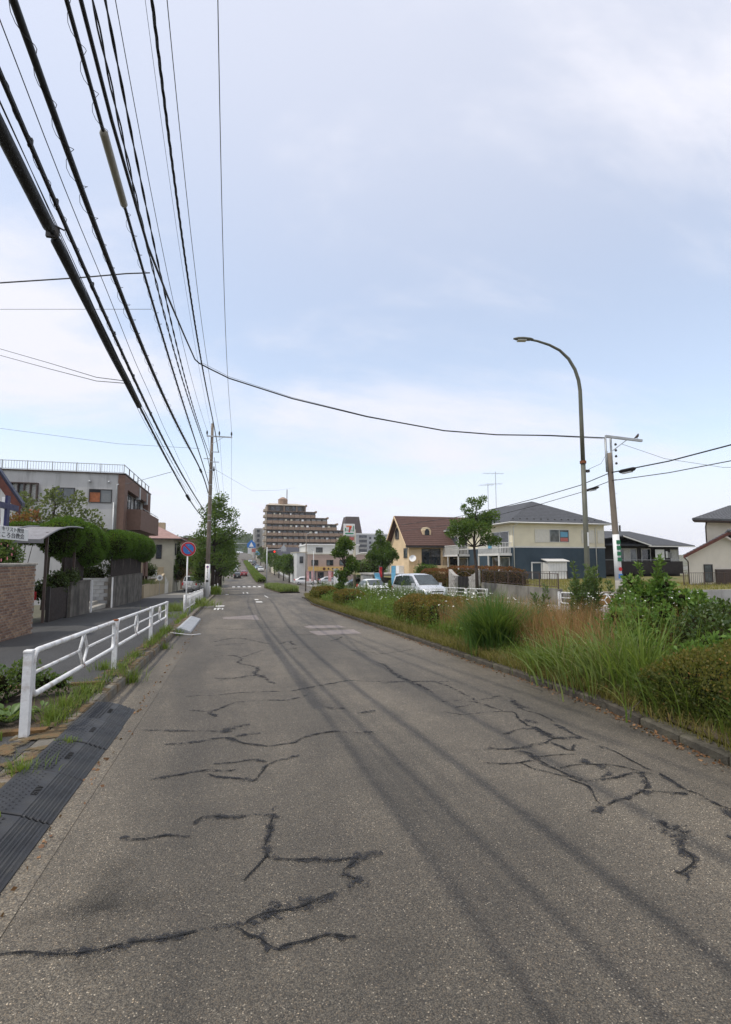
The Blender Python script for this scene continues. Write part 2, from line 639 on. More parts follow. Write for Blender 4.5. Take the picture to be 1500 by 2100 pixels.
def kerb(name, pts, label, y0, y1, first=None):
    root = thing(name, label, 'kerb', (pts[0][0], y0, G(y0)))
    tag(root, kind='structure')
    y = y0
    i = 0
    while y < y1:
        step = .6 if y < 60 else 1.2
        yc = y + step / 2
        x = np.interp(yc, [p[1] for p in pts], [p[0] for p in pts])
        x2 = np.interp(yc + .3, [p[1] for p in pts], [p[0] for p in pts])
        o = bpy.data.objects.new('kerb_stone', kst.data)
        link(o, root)
        if name == 'median_kerb':
            o.material_slots[0].link = 'OBJECT'
            o.material_slots[0].material = m_kerb2
        o.location = Vector((x + rnd.uniform(-.008, .008), yc, G(yc) + rnd.uniform(-.006, .004) - (.04 if name == 'median_kerb' else 0))) - ORI[root.name]
        o.scale = (1, step / .6, 1)
        o.rotation_euler = (math.atan((G(yc + .3) - G(yc - .3)) / .6), rnd.uniform(-.01, .01), -math.atan((x2 - x) / .3) + rnd.uniform(-.006, .006))
        y += step
    return root


kerb('left_kerb', [(-1.65, -4), (-1.65, 80)], 'mossy concrete kerb along the left pavement', 1.6, 60)
kerb('median_kerb', [(4.12, 1.5), (4.2, 3.54), (4.54, 5.6), (4.6, 9.6), (4.82, 31), (5.6, 40)], 'dirty concrete kerb edging the weedy central strip', 1.8, 42)
bpy.data.objects.remove(kst)

# planted central strip, near and far
b = MB()
mys = [1.6] + [2 + i * 1.0 for i in range(0, 45)]
MEDX = lambda y: float(np.interp(y, [1.5, 3.54, 5.6, 9.6, 31, 40, 44, 46.4], [4.2, 4.28, 4.62, 4.68, 4.9, 5.66, 6.2, 7.2]))
vs, fs = [], []
for y in mys:
    x0 = MEDX(y)
    for k_, (dx, z) in enumerate([(0, .11), (.35, .16), (1.2, .2), (2.4, .16), (3.1, .1), (3.2, -.02)]):
        xx = x0 + dx * (8.1 - x0) / 3.2
        vs.append((xx, y, G(y) + z))
for i in range(len(mys) - 1):
    for j in range(5):
        a = i * 6 + j
        fs.append((a, a + 1, a + 7, a + 6))
tag(MB().add(vs, fs).build('central_strip_soil', m_soil), kind='structure')


def MEDZ(x, y):
    x0 = MEDX(y)
    u = (x - x0) / (8.1 - x0) * 3.2
    return G(y) + float(np.interp(u, [0, .35, 1.2, 2.4, 3.1], [.11, .16, .2, .16, .1]))


b = MB().strip([(4.95, 0), (5.0, .12), (6, .18), (7.1, .12), (7.15, 0)], [56, 60, 64, 68, 72, 76, 80, 84])
tag(b.build('central_strip_soil', m_soil), kind='structure')
b = MB().strip([(4.9, 0), (4.95, .12), (6, .2), (6.85, .12), (6.9, 0)], [106, 115, 130, 150, 180, 210, 240, 270, 300])
tag(b.build('central_strip_soil', m_soil), kind='structure')

# ---- tar seams over cracks
t = NT('tar_seal')
at = t.node('ShaderNodeAttribute', attribute_name='edge')
n1 = t.noise(24, 5, .7)
n2 = t.noise(105, 3, .65)
n3 = t.noise(9, 4, .6)
v_ = t.math('ADD', at.outputs['Fac'], t.math('ADD', t.math('ADD', t.rng(n1, .25, .75, -.6, .45), t.rng(n3, .3, .7, -.5, .3)), t.rng(n2, .28, .72, -.65, .5)))
alpha = t.rng(v_, .42, .55, 0, .86)
t.color(t.mix(t.rng(n2, .3, .7), (.014, .0145, .0165), (.042, .043, .047)))
t.rough(.8)
t.b.inputs['Specular IOR Level'].default_value = .15
t.bump(n2, .5, .004)
tr = t.node('ShaderNodeBsdfTransparent')
mx = t.node('ShaderNodeMixShader', {0: alpha})
t.l.new(tr.outputs[0], mx.inputs[1])
t.l.new(t.b.outputs[0], mx.inputs[2])
t.l.new(mx.outputs[0], t.out.inputs[0])
m_tar = t.m
m_crack = mat('open_crack', (.008, .008, .008), .95, .2, 8, 0)
CRACKS=[(0.05,[(-0.94,2.72),(-0.82,2.7),(-0.53,2.64),(-0.48,2.63),(-0.36,2.66),(-0.24,2.64),(-0.12,2.65)]),
(0.03,[(-0.12,2.65),(-0.02,2.67),(0.1,2.65)]),
(0.07,[(0.1,2.65),(0.15,2.66),(0.26,2.71),(0.45,2.73),(0.56,2.77)]),
(0.035,[(0.56,2.77),(0.67,2.84),(0.7,2.86)]),
(0.06,[(0.67,2.89),(0.73,2.77)]),
(0.05,[(0.69,2.86),(0.63,2.93),(0.67,3.0),(0.74,3.07)]),
(0.09,[(0.9,3.08),(0.81,3.08),(0.71,3.07)]),
(0.045,[(0.71,3.07),(0.56,3.09),(0.43,3.12),(0.28,3.17),(0.24,3.22)]),
(0.035,[(0.24,3.22),(0.26,3.47),(0.29,3.61)]),
(0.06,[(0.27,3.55),(0.31,3.71),(0.31,3.76)]),
(0.03,[(0.31,3.76),(0.13,3.79)]),
(0.05,[(0.13,3.78),(-0.01,3.8),(-0.16,3.84),(-0.21,3.75)]),
(0.012,[(0.24,3.24),(0.16,3.1),(0.1,3.0)]),
(0.012,[(0.32,3.78),(0.35,3.88)]),
(0.05,[(-0.64,3.7),(-0.57,3.64)]),
(0.03,[(-0.57,3.64),(-0.48,3.62),(-0.41,3.64),(-0.33,3.63),(-0.22,3.58)]),
(0.015,[(0.05,2.63),(0.09,2.58),(0.13,2.55),(0.16,2.54),(0.18,2.48),(0.24,2.43)]),
(0.025,[(0.24,2.43),(0.27,2.44),(0.37,2.45),(0.45,2.48),(0.51,2.45),(0.58,2.42)]),
(0.012,[(0.18,2.48),(0.19,2.42)]),
(0.09,[(0.18,2.78),(0.27,2.75)]),
(0.08,[(0.25,2.71),(0.27,2.63)]),
(0.05,[(0.17,2.58),(0.18,2.49)]),
(0.04,[(-0.6,4.64),(-0.44,4.69),(-0.23,4.74),(0.07,4.68)]),
(0.03,[(-0.15,4.64),(-0.02,4.52),(0.12,4.46)]),
(0.09,[(0.12,4.46),(0.21,4.39)]),
(0.03,[(0.21,4.39),(0.32,4.72),(0.43,4.8)]),
(0.05,[(0.43,4.8),(0.64,4.9)]),
(0.03,[(-0.12,4.87),(0.05,4.85),(0.25,4.88),(0.34,4.78)]),
(0.035,[(-0.66,5.57),(-0.36,5.55),(-0.17,5.59),(-0.04,5.62)]),
(0.05,[(-0.04,5.62),(0.08,5.48),(0.24,5.31),(0.36,5.22)]),
(0.03,[(0.36,5.22),(0.58,5.25),(0.77,5.42),(0.95,5.5),(1.08,5.53),(1.34,5.39)]),
(0.07,[(1.34,5.4),(1.47,5.42)]),
(0.04,[(-0.88,6.14),(-0.65,6.04),(-0.25,5.92),(-0.04,5.86)]),
(0.08,[(-0.06,5.79),(-0.0,5.92),(0.08,6.01),(0.23,6.05)]),
(0.05,[(0.08,5.62),(0.16,5.67),(0.33,5.68)]),
(0.03,[(-0.48,6.87),(-0.26,6.76),(-0.17,6.78),(-0.01,7.03),(0.09,7.17),(0.44,7.17),(0.77,7.08),(1.06,7.29)]),
(0.07,[(-0.23,6.72),(-0.19,6.59),(-0.14,6.48)]),
(0.03,[(-0.59,7.69),(-0.25,7.62),(0.09,7.7),(0.33,7.69)]),
(0.025,[(0.33,7.69),(0.82,7.61),(0.97,7.66)]),
(0.045,[(0.97,7.66),(1.35,7.87),(1.8,8.12)]),
(0.03,[(1.8,8.12),(2.16,7.93),(2.57,7.81),(2.83,7.73),(3.04,7.69)]),
(0.04,[(1.17,6.55),(1.42,6.41)]),
(0.06,[(1.49,6.15),(1.73,6.22)]),
(0.03,[(-0.17,8.72),(0.1,8.89),(0.35,8.98),(0.54,8.87)]),
(0.05,[(-0.32,11.35),(-0.08,11.49),(0.13,11.31),(0.22,10.97),(0.13,10.48)]),
(0.05,[(0.13,10.48),(0.29,10.11),(0.44,9.89),(0.48,9.52),(0.41,9.13)]),
(0.08,[(0.41,9.13),(0.56,8.7)]),
(0.05,[(0.56,8.7),(0.64,8.16)]),
(0.05,[(0.25,11.17),(0.48,11.53),(0.73,12.05)]),
(0.05,[(-0.4,13.99),(-0.07,14.56),(0.28,14.62),(0.71,13.62),(0.94,13.08)]),
(0.05,[(-0.38,13.22),(0.04,13.38),(0.41,13.41)]),
(0.05,[(1.15,13.01),(1.46,13.53),(1.51,12.6)]),
(0.05,[(1.19,11.9),(1.53,12.18),(2.02,12.16)]),
(0.05,[(1.63,15.13),(2.02,14.79),(2.58,15.01)]),
(0.05,[(-0.52,17.72),(0.23,16.96),(1.14,17.4),(2.35,17.24)]),
(0.05,[(-0.24,8.92),(0.04,8.83),(0.33,8.94)]),
(0.05,[(2.73,9.7),(2.81,9.4),(2.71,8.71),(2.67,8.1),(2.75,7.76)]),
(0.04,[(2.75,7.76),(2.77,7.3),(2.77,6.94)]),
(0.035,[(2.58,11.45),(2.88,11.0),(3.15,10.68),(3.59,10.88),(3.99,11.12)]),
(0.05,[(2.5,13.19),(2.78,13.6),(2.96,14.09)]),
(0.035,[(2.23,7.76),(2.72,7.78),(3.09,7.63),(3.33,7.59)]),
(0.025,[(2.7,7.72),(2.76,7.4),(2.77,6.98)]),
(0.03,[(3.09,7.63),(3.15,7.28),(3.15,6.84),(3.15,6.5),(3.1,6.21),(3.18,5.9),(3.2,5.74)]),
(0.03,[(3.2,5.74),(3.3,5.71),(3.22,5.44),(3.15,5.1),(3.2,5.05)]),
(0.025,[(2.67,6.39),(2.99,6.42),(3.1,6.21)]),
(0.025,[(2.67,6.05),(2.92,6.15),(3.05,6.17)]),
(0.02,[(2.51,5.94),(2.67,5.74),(2.91,5.77),(3.2,5.74)]),
(0.025,[(3.13,6.32),(3.48,6.47),(3.68,6.47)]),
(0.08,[(3.65,6.35),(3.55,6.08),(3.48,5.81)]),
(0.012,[(3.48,5.81),(3.54,5.54),(3.51,5.17)]),
(0.06,[(3.46,5.1),(3.45,4.86)]),
(0.03,[(3.45,4.86),(3.44,4.63)]),
(0.08,[(3.27,5.38),(3.29,5.19)]),
(0.05,[(3.22,5.08),(3.01,5.05)]),
(0.025,[(3.01,5.05),(2.75,4.94)]),
(0.05,[(3.2,5.05),(3.19,4.85),(3.17,4.67)]),
(0.04,[(3.17,4.67),(3.03,4.61),(2.8,4.54),(2.59,4.51)]),
(0.05,[(2.41,4.62),(2.4,4.56),(2.59,4.51)]),
(0.02,[(2.23,4.57),(2.38,4.57)]),
(0.05,[(3.17,4.98),(3.13,4.72),(3.21,4.66),(3.36,4.66)]),
(0.09,[(3.37,4.67),(3.44,4.62)]),
(0.02,[(3.44,4.62),(3.47,4.45)]),
(0.05,[(3.44,4.36),(3.46,4.23)]),
(0.015,[(3.46,4.23),(3.44,4.05),(3.43,3.84),(3.42,3.71)]),
(0.08,[(2.59,4.51),(2.66,4.39),(2.66,4.19)]),
(0.04,[(2.66,4.19),(2.68,3.97),(2.7,3.77),(2.76,3.66)]),
(0.035,[(2.76,3.66),(2.89,3.65),(3.02,3.66),(3.22,3.7),(3.35,3.68)]),
(0.02,[(2.19,4.24),(2.3,4.18),(2.49,4.18),(2.66,4.19)]),
(0.02,[(2.47,4.16),(2.5,4.0),(2.6,3.85),(2.67,3.78)]),
(0.015,[(2.71,4.26),(2.93,4.26),(3.06,4.22)]),
(0.06,[(3.06,4.13),(3.04,3.97)]),
(0.09,[(3.08,3.94),(3.09,3.83)]),
(0.04,[(3.09,3.83),(3.02,3.73),(2.92,3.69)]),
(0.04,[(3.05,4.57),(3.06,4.37),(3.1,4.3),(3.23,4.45)]),
(0.015,[(2.72,3.96),(2.96,4.0),(3.13,3.95),(3.27,3.85),(3.32,3.72)]),
(0.05,[(3.29,3.7),(3.37,3.66)]),
(0.035,[(3.31,3.69),(3.21,3.54),(3.09,3.42)]),
(0.09,[(3.02,3.42),(3.09,3.36)]),
(0.03,[(3.06,3.39),(2.84,3.31),(2.68,3.28),(2.57,3.28)]),
(0.05,[(2.57,3.28),(2.5,3.21),(2.42,3.19)]),
(0.02,[(2.57,3.28),(2.65,3.46),(2.71,3.57),(2.64,3.74)]),
(0.02,[(3.1,3.37),(3.15,3.32),(3.32,3.26)]),
(0.05,[(3.19,3.29),(3.32,3.26)]),
(0.03,[(3.43,3.64),(3.39,3.46),(3.37,3.3)]),
(0.02,[(3.37,3.3),(3.37,3.16),(3.37,3.05),(3.4,2.95)]),
(0.07,[(3.33,3.01),(3.3,2.87)]),
(0.05,[(2.81,2.95),(2.78,2.91)]),
(0.13,[(2.78,2.91),(2.78,2.85),(2.71,2.74)]),
(0.07,[(2.7,2.74),(2.62,2.64)]),
(0.05,[(2.62,2.64),(2.6,2.56),(2.53,2.48),(2.44,2.44),(2.39,2.46)]),
(0.01,[(2.44,2.44),(2.36,2.36)]),
(0.04,[(3.0,2.7),(3.04,2.66)])]



def tar_seam(w, pts):
    P = [np.array(p) for p in pts]
    dense = []
    for a, b_ in zip(P[:-1], P[1:]):
        L = np.linalg.norm(b_ - a)
        n = max(2, int(L / .05))
        off = np.array((-(b_ - a)[1], (b_ - a)[0])) / max(L, 1e-6)
        for k in range(n):
            dense.append(a + (b_ - a) * k / n + off * rng.normal(0, .012 + min(.03, L * .02)) * (0 if k == 0 else 1))
    dense.append(P[-1])
    # smooth the wobble a little
    D = np.array(dense)
    if len(D) > 4:
        D[1:-1] = .25 * D[:-2] + .5 * D[1:-1] + .25 * D[2:]
    n = len(D)
    T = np.gradient(D, axis=0)
    T /= np.linalg.norm(T, axis=1)[:, None] + 1e-9
    N = np.stack([-T[:, 1], T[:, 0]], 1)
    ww = np.convolve(np.clip(rng.normal(1, .38, n + 4), .35, 2.0), np.ones(5) / 5, 'valid')[:n] * w * 1.05
    ww[0] *= .5; ww[-1] *= .5
    vs, col = [], []
    for k in range(n):
        for s_, e_ in ((-1, 0), (-.3, .72), (.3, .72), (1, 0)):
            p = D[k] + N[k] * s_ * ww[k]
            vs.append((p[0], p[1], G(p[1]) + .004 + .0002 * (seam_i[0] % 7)))
            col.append(e_)
    fs = [(k * 4 + j, k * 4 + j + 1, k * 4 + j + 5, k * 4 + j + 4) for k in range(n - 1) for j in range(3)]
    o = MB().add(vs, fs).build('tar_seam', m_tar, road)
    ca = o.data.attributes.new('edge', 'FLOAT', 'POINT')
    ca.data.foreach_set('value', col)
    seam_i[0] += 1
    if D[:, 1].mean() < 5.5 and n > 5:       # the open crack itself, in the seal
        W2 = np.clip(rng.normal(.0035, .002, n), .0008, .009)
        vs = []
        for k in range(n):
            for s_ in (-1, 1):
                p = D[k] + N[k] * (s_ * W2[k] + ww[k] * .25 * math.sin(k * .9))
                vs.append((p[0], p[1], G(p[1]) + .0075))
        MB().add(vs, [(2 * k, 2 * k + 1, 2 * k + 3, 2 * k + 2) for k in range(n - 1)]).build('open_crack', m_crack, road)


seam_i = [0]
for w_, p_ in CRACKS:
    tar_seam(w_, p_)

# ---- old oil stain
t = NT('oil_stain')
at = t.node('ShaderNodeAttribute', attribute_name='edge')
t.color((.02, .02, .019))
t.rough(.9)
tr = t.node('ShaderNodeBsdfTransparent')
mx = t.node('ShaderNodeMixShader', {0: t.math('MULTIPLY', at.outputs['Fac'], t.rng(t.noise(7, 5, .65), .3, .7, .1, .8))})
t.l.new(tr.outputs[0], mx.inputs[1])
t.l.new(t.b.outputs[0], mx.inputs[2])
t.l.new(mx.outputs[0], t.out.inputs[0])
for pts_, w_ in (([(-.58, 3.5), (-.6, 3.3), (-.58, 3.1), (-.62, 2.86), (-.6, 2.66), (-.55, 2.4)], .16), ([(-1.0, 3.02), (-.85, 2.95), (-.7, 3.0), (-.56, 2.96), (-.3, 2.93), (-.1, 2.9)], .13)):
    vs, fs, ed_ = [], [], []
    for i, (x_, y_) in enumerate(pts_):
        a, b_ = pts_[max(0, i - 1)], pts_[min(len(pts_) - 1, i + 1)]
        tx_, ty_ = b_[0] - a[0], b_[1] - a[1]
        L_ = math.hypot(tx_, ty_)
        for s_ in (-1, 0, 1):
            vs.append((x_ - ty_ / L_ * w_ * s_, y_ + tx_ / L_ * w_ * s_, G(y_) + .0035))
            ed_.append(0.0 if s_ or i in (0, len(pts_) - 1) else .36)
    for i in range(len(pts_) - 1):
        for j in range(2):
            fs.append((i * 3 + j, i * 3 + j + 1, i * 3 + j + 4, i * 3 + j + 3))
    o = MB().add(vs, fs).build('oil_stain', t.m, road)
    o.data.attributes.new('edge', 'FLOAT', 'POINT').data.foreach_set('value', ed_)

# ---- lighter repair patches and painted markings
m_patch = asphalt('pinkish_repair_patch', (.25, .222, .205), (.6, .55, .52), (.1, .09, .085), 80., (1.03, .98, .96), .12).m
for poly in ([(-.37, 22.45), (.23, 22.91), (1.08, 23.52), (1.07, 20.72), (-.3, 21.68)], [(2.35, 17.24), (2.56, 17.62), (3.55, 17.38), (3.67, 16.51), (2.46, 16.63)], [(2.29, 15.77), (3.72, 15.89), (3.67, 14.64), (2.38, 14.59)]):
    MB().add([(x, y, G(y) + .0055) for x, y in poly], [tuple(range(len(poly)))]).build('repair_patch', m_patch, road)


def mark(x0, x1, y0, y1, name='painted_mark', sk=0.0):
    MB().add([(x0, y0, G(y0) + .007), (x1, y0, G(y0) + .007), (x1 + sk, y1, G(y1) + .007), (x0 + sk, y1, G(y1) + .007)], [(0, 1, 2, 3)]).build(name, m_mark, road)


for k in range(6):
    mark(.05 + k * .86, .5 + k * .86, 88.2, 92.6, 'crossing_stripe')
mark(-.6, 4.6, 84.6, 85.0, 'stop_line')
mark(-.92, -.42, 31.3, 32.3, 'painted_mark', .03)
for x0, x1, y0, y1 in ((-.9, -.8, 28.2, 29.6), (-.78, -.55, 29.1, 29.5), (-.72, -.64, 27.9, 29.9), (-.5, -.42, 28.3, 29.3), (-.6, -.3, 53.6, 55), (1.7, 1.98, 39.6, 41), (1.62, 2.04, 35.5, 36.9), (1.2, 1.3, 57, 61), (1.6, 1.75, 57, 61), (2.9, 3.0, 44, 49)):
    mark(x0, x1, y0, y1)

# ================================================================== left foreground: guard rail, ramps, planting
RAILX = -1.9


def rail_thing(name, label, ys, x=RAILX, z0=.12, group=None):
    """white tube guard rail: posts, rounded panels with a diamond and a middle rail"""
    root = thing(name, label, 'guard rail', (x, ys[0], G(ys[0]) + z0), group)
    for i, y in enumerate(ys):
        z = G(y) + z0
        p = MB().cbox(x - .037, x + .037, y - .037, y + .037, z - .05, z + .80, .006)
        po = p.build('post', m_white, root)
        MB().cbox(x - .041, x + .041, y - .041, y + .041, z + .80, z + .825, .008).build('cap', m_white if i != 1 else m_rust, po)
        MB().cbox(x - .1, x + .1, y - .1, y + .1, z - .03, z + .008, .006).build('base_plate', m_kerb, po)
    for a, b_ in zip(ys[:-1], ys[1:]):
        ya, yb = a + .12, b_ - .12
        zz_ = lambda y, h: G(y) + z0 + h
        r0 = .11
        path = []
        for cy, ch, a0 in ((ya + r0, .795 - r0, 180), (yb - r0, .795 - r0, 90), (yb - r0, .36 + r0, 0), (ya + r0, .36 + r0, -90)):
            for q in range(5):
                an = R(a0 - q * 22.5)
                y_ = cy + r0 * math.cos(an)
                path.append((x, y_, zz_(y_, ch + r0 * math.sin(an))))
        path.append(path[0])
        fr = MB().tube(path, .0285, 10, False).build('panel_frame', m_white, root, True)
        ym = (ya + yb) / 2
        d = [(x, ym, zz_(ym, .785)), (x, ym + .19, zz_(ym + .19, .58)), (x, ym, zz_(ym, .37)), (x, ym - .19, zz_(ym - .19, .58)), (x, ym, zz_(ym, .785))]
        MB().tube(d, .019, 8, False).build('diamond', m_white, fr, True)
        for s0, s1 in ((ya, ym - .19), (ym + .19, yb)):
            MB().tube([(x, s0, zz_(s0, .58)), (x, s1, zz_(s1, .58))], .019, 8).build('middle_rail', m_white, fr, True)
        for yy in (ym, ):
            MB().tube([(x, yy - .03, zz_(yy - .03, .36)), (x, yy + .03, zz_(yy + .03, .36))], .0300, 8).build('rust_patch', m_rust, fr, True)
        for yy, hh in ((ya, .7), (yb, .7), (ya, .45), (yb, .45)):
            MB().tube([(x, yy, zz_(yy, hh)), (x, yy + (-.08 if yy == ya else .08), zz_(yy, hh))], .012, 6).build('bracket', m_white, fr)
            MB().lathe((x, yy + (-.05 if yy == ya else .05), zz_(yy, hh) - .016), [(.014, 0), (.017, .016), (.014, .032)], 8).build('bolt', m_rust, fr)
    return root


rail_thing('guard_rail', 'white tubular guard rail with diamond panels beside the black kerb ramps', [5.76, 9.64, 13.66, 16.74])


def picket_rail(name, label, ys, x=RAILX, z0=.12):
    root = thing(name, label, 'guard rail', (x, ys[0], G(ys[0]) + z0))
    for y in ys:
        z = G(y) + z0
        MB().tube([(x, y, z - .04), (x, y, z + .84)], .038, 10).build('post', m_white, root, True)
    for a, b_ in zip(ys[:-1], ys[1:]):
        A = lambda y, h: (x, y, G(y) + z0 + h)
        f = MB()
        for h in (.8, .62, .22):
            f.tube([A(a, h), A(b_, h)], .018, 8)
        fr = f.build('rails', m_white, root, True)
        n = max(2, int((b_ - a) / .42))
        for k in range(1, n):
            y = a + (b_ - a) * k / n
            MB().tube([A(y, .22), A(y, .8)], .016, 6).build('picket', m_white, fr, True)
    return root


picket_rail('guard_rail', 'white picket guard rail behind the round no-parking sign', [22.7, 25.6, 28.5, 31.4, 34.3, 36.6])
picket_rail('guard_rail', 'short white picket rail beyond the concrete utility pole', [46.2, 48.4])
picket_rail('guard_rail', 'white rail on the pavement edge near the crossing', [55, 58, 61, 64])
picket_rail('guard_rail', 'distant white rail beside the parked car under the trees', [67, 70, 73, 76, 79])

# rubber kerb ramps
joints = [7.08, 6.31, 5.52, 4.75, 3.98, 3.22, 2.45, 1.7]
prof = [(-1.572, .0), (-1.572, .137), (-1.545, .14), (-1.42, .125), (-1.305, .093)]
x, z = -1.305, .093
for k in range(4):
    dz = .0185
    prof += [(x + .006, z - .001), (x + .012, z - .010), (x + .022, z - .011), (x + .030, z - .004)]
    x += .042; z -= dz
    prof.append((x, z))
prof += [(-1.125, .012), (-1.125, .0)]
ramp_lab = ['black rubber kerb ramp at the far end by the gutter', 'black rubber kerb ramp, second from the far end', 'black rubber kerb ramp, third from the far end', 'black rubber kerb ramp, fourth from the far end with a grass tuft at its corner', 'black rubber kerb ramp, fifth from the far end', 'black rubber kerb ramp nearest the camera at the left edge', 'black rubber kerb ramp cut off by the frame edge']
for i in range(6):
    y1, y0 = joints[i] - .006, joints[i + 1] + .006
    jx, jz = rnd.uniform(-.008, .008), rnd.uniform(-.004, .004)
    rt = thing('kerb_ramp', ramp_lab[i], 'kerb ramp', (-1.35, (y0 + y1) / 2, G((y0 + y1) / 2)), 'black rubber ramps along the kerb')
    bb = MB()
    n = len(prof)
    vs = [(xx, yy, G(yy) + zz) for yy in (y0, y0 + .008, y1 - .008, y1) for xx, zz in prof]
    # slightly rounded ends
    vs = [(vx, vy, vz - (.006 if (k // n in (0, 3) and prof[k % n][1] > .01) else 0)) for k, (vx, vy, vz) in enumerate(vs)]
    fs = [(a * n + j, a * n + j + 1, a * n + n + j + 1, a * n + n + j) for a in range(3) for j in range(n - 1)]
    fs += [tuple(range(n)), tuple(range(3 * n + n - 1, 3 * n - 1, -1))]
    vs = [(vx + jx, vy, vz + (jz if prof[k % n][1] > .02 else 0)) for k, (vx, vy, vz) in enumerate(vs)]
    body = bb.add(vs, fs).build('ramp_body', m_rubber, rt)
    tb = MB()
    for r_ in range(6):
        for c_ in range(13):
            u = -1.53 + r_ * .03
            yy = y0 + .04 + c_ * (y1 - y0 - .08) / 12 + (.026 if r_ % 2 else 0)
            if yy > y1 - .03: continue
            zc = G(yy) + float(np.interp(u, [-1.545, -1.42, -1.305], [.14, .125, .093]))
            tb.add([(u - .013, yy, zc - .001), (u, yy - .02, zc - .001), (u + .013, yy, zc - .001), (u, yy + .02, zc - .001), (u, yy - .004, zc + .009)], [(0, 1, 4), (1, 2, 4), (2, 3, 4), (3, 0, 4)])
    tag(tb.build('tread_studs', m_rubber, rt), kind='stuff')
    for yy in (y0 + .18, y1 - .18):
        MB().lathe((-1.15, yy, G(yy) + .014), [(.011, 0), (.011, .010), (.006, .012)], 8).build('bolt', m_dark, rt)
    ym = (y0 + y1) / 2
    ex = Vector((0, -1, .033)).normalized()
    sl = Vector((-.095, 0, .023)).normalized()
    if ex.cross(sl).z < 0: sl = -sl
    text(rt, 'lettering', 'ATLES', .06, (-1.338, ym, G(ym) + .1055), ex, sl, m_tyre, .003)
# pale ramp further on
rt = thing('kerb_ramp', 'pale grey ribbed kerb ramp further up the gutter', 'kerb ramp', (-1.35, 19, G(19)))
y0, y1 = 16.5, 21.6
pr = [(-1.57, 0), (-1.57, .15), (-1.5, .155)]
xx, z = -1.5, .155
for k in range(7):
    pr += [(xx + .02, z - .002), (xx + .026, z - .012), (xx + .036, z - .013), (xx + .042, z - .006)]
    xx += .046; z -= .016
pr += [(-1.165, .02), (-1.165, 0)]
n = len(pr)
vs = [(px, yy, G(yy) + pz) for yy in (y0, y1) for px, pz in pr]
MB().add(vs, [(j, j + 1, n + j + 1, n + j) for j in range(n - 1)] + [tuple(range(n)), tuple(range(2 * n - 1, n - 1, -1))]).build('ramp_body', m_greyplastic, rt)
for q in (18.2, 19.9):
    vs = [(px, yy, G(yy) + pz + .002) for yy in (q - .012, q + .012) for px, pz in ((-1.5, .155), (-1.17, .04))]
    MB().add(vs, [(0, 1, 3, 2)]).build('joint', m_dark, rt)
for q in range(9):
    x_ = -1.55 + q * .04
    MB().box(x_, x_ + .012, y0 - .006, y0 + .002, G(y0) + .01, G(y0) + .15 - q * .014).build('end_rib', m_greyplastic, rt)
tag(MB().tube([(-1.62, 15.35, G(15.35) + .14), (-1.1, 15.7, G(15.7) + .02), (-.86, 15.95, G(15.95) + .018)], .014, 6).build('broken_reflector_stick', m_whitep, smooth=True), 'thin white broken stick lying across the gutter', 'stick')

# planting bed in the pavement with edging
b = MB()
b.strip([(-3.3, .128), (-1.75, .126)], [5.95, 6.6, 7.3, 8.0, 8.25])
bed = tag(b.build('planting_bed_soil', m_soil), kind='structure')
for (xa, xb, ya, yb, lb) in ((-3.4, -1.745, 8.25, 8.36, 'rusty brown edging at the far end of the small planting bed'), (-3.4, -1.745, 5.83, 5.95, 'rusty brown edging by the nearest guard rail post')):
    b = MB()
    b.strip([(xa, .1), (xa, .165), (xb, .16), (xb, .1)], [ya, yb])
    b.add([(xa, ya, G(ya) + .1), (xb, ya, G(ya) + .1), (xb, ya, G(ya) + .16), (xa, ya, G(ya) + .165)], [(0, 1, 2, 3)])
    tag(b.build('bed_edging', m_moss), lb, 'edging')
# rusty moss along the kerb top
b = MB().strip([(-2.0, .126), (-1.742, .139), (-1.57, .138)], [1.6, 3, 4, 5.2, 6, 7, 8, 9, 10.5, 12, 14, 15, 16.5, 19, 22])
tag(b.build('kerb_moss', patchy('kerb_moss_patches', (.15, .085, .032), (.085, .07, .032), 4.5, .48)), 'orange brown moss coating the kerb top below the guard rail', 'moss', kind='stuff')
# garden light
rt = thing('garden_light', 'small black solar garden light on a stake in the bed', 'garden light', (-2.12, 7.95, G(7.95) + .12))
MB().tube([(-2.12, 7.95, G(7.95) + .1), (-2.12, 7.95, G(7.95) + .24)], .008, 6).build('stake', m_dark, rt)
MB().lathe((-2.12, 7.95, G(7.95) + .22), [(.02, 0), (.028, .015), (.028, .05), (.02, .055)], 10).build('lantern', m_whitep, rt, True)
MB().lathe((-2.12, 7.95, G(7.95) + .27), [(.042, 0), (.044, .012), (.03, .024)], 12).build('cap', m_black, rt, True)

# ================================================================== left side: church, carport, walls, grey building
m_brick = mat('brick', (.265, .165, .11), .9, .25, 9, .2, 70, .35, 60, randobj=.32)
m_mortar = mat('mortar', (.3, .27, .235), .95, .2, 8, .1)
m_coping = mat('pale_coping', (.36, .33, .28), .9, .2, 4, .1)
bw = thing('brick_wall', 'low brick wall below the church sign at the left edge', 'wall', (-5.42, 15.3, G(15.3) + .12))
zb, zt = G(16.6) + .10, 1.50
MB().box(-5.64, -5.425, 13.2, 16.55, zb - .1, zt).build('mortar_core', m_mortar, bw)
MB().cbox(-5.68, -5.39, 13.2, 16.6, zt, zt + .06, .02).build('coping', m_coping, bw)
bl, bh = .215, .066
hexm = MB().cbox(-.02, .012, -bl / 2 + .006, bl / 2 - .006, -bh / 2 + .005, bh / 2 - .005, .004)
br0 = hexm.build('brick', m_brick)
ncr = int((zt - zb) / (bh + .008))
cnt = 0
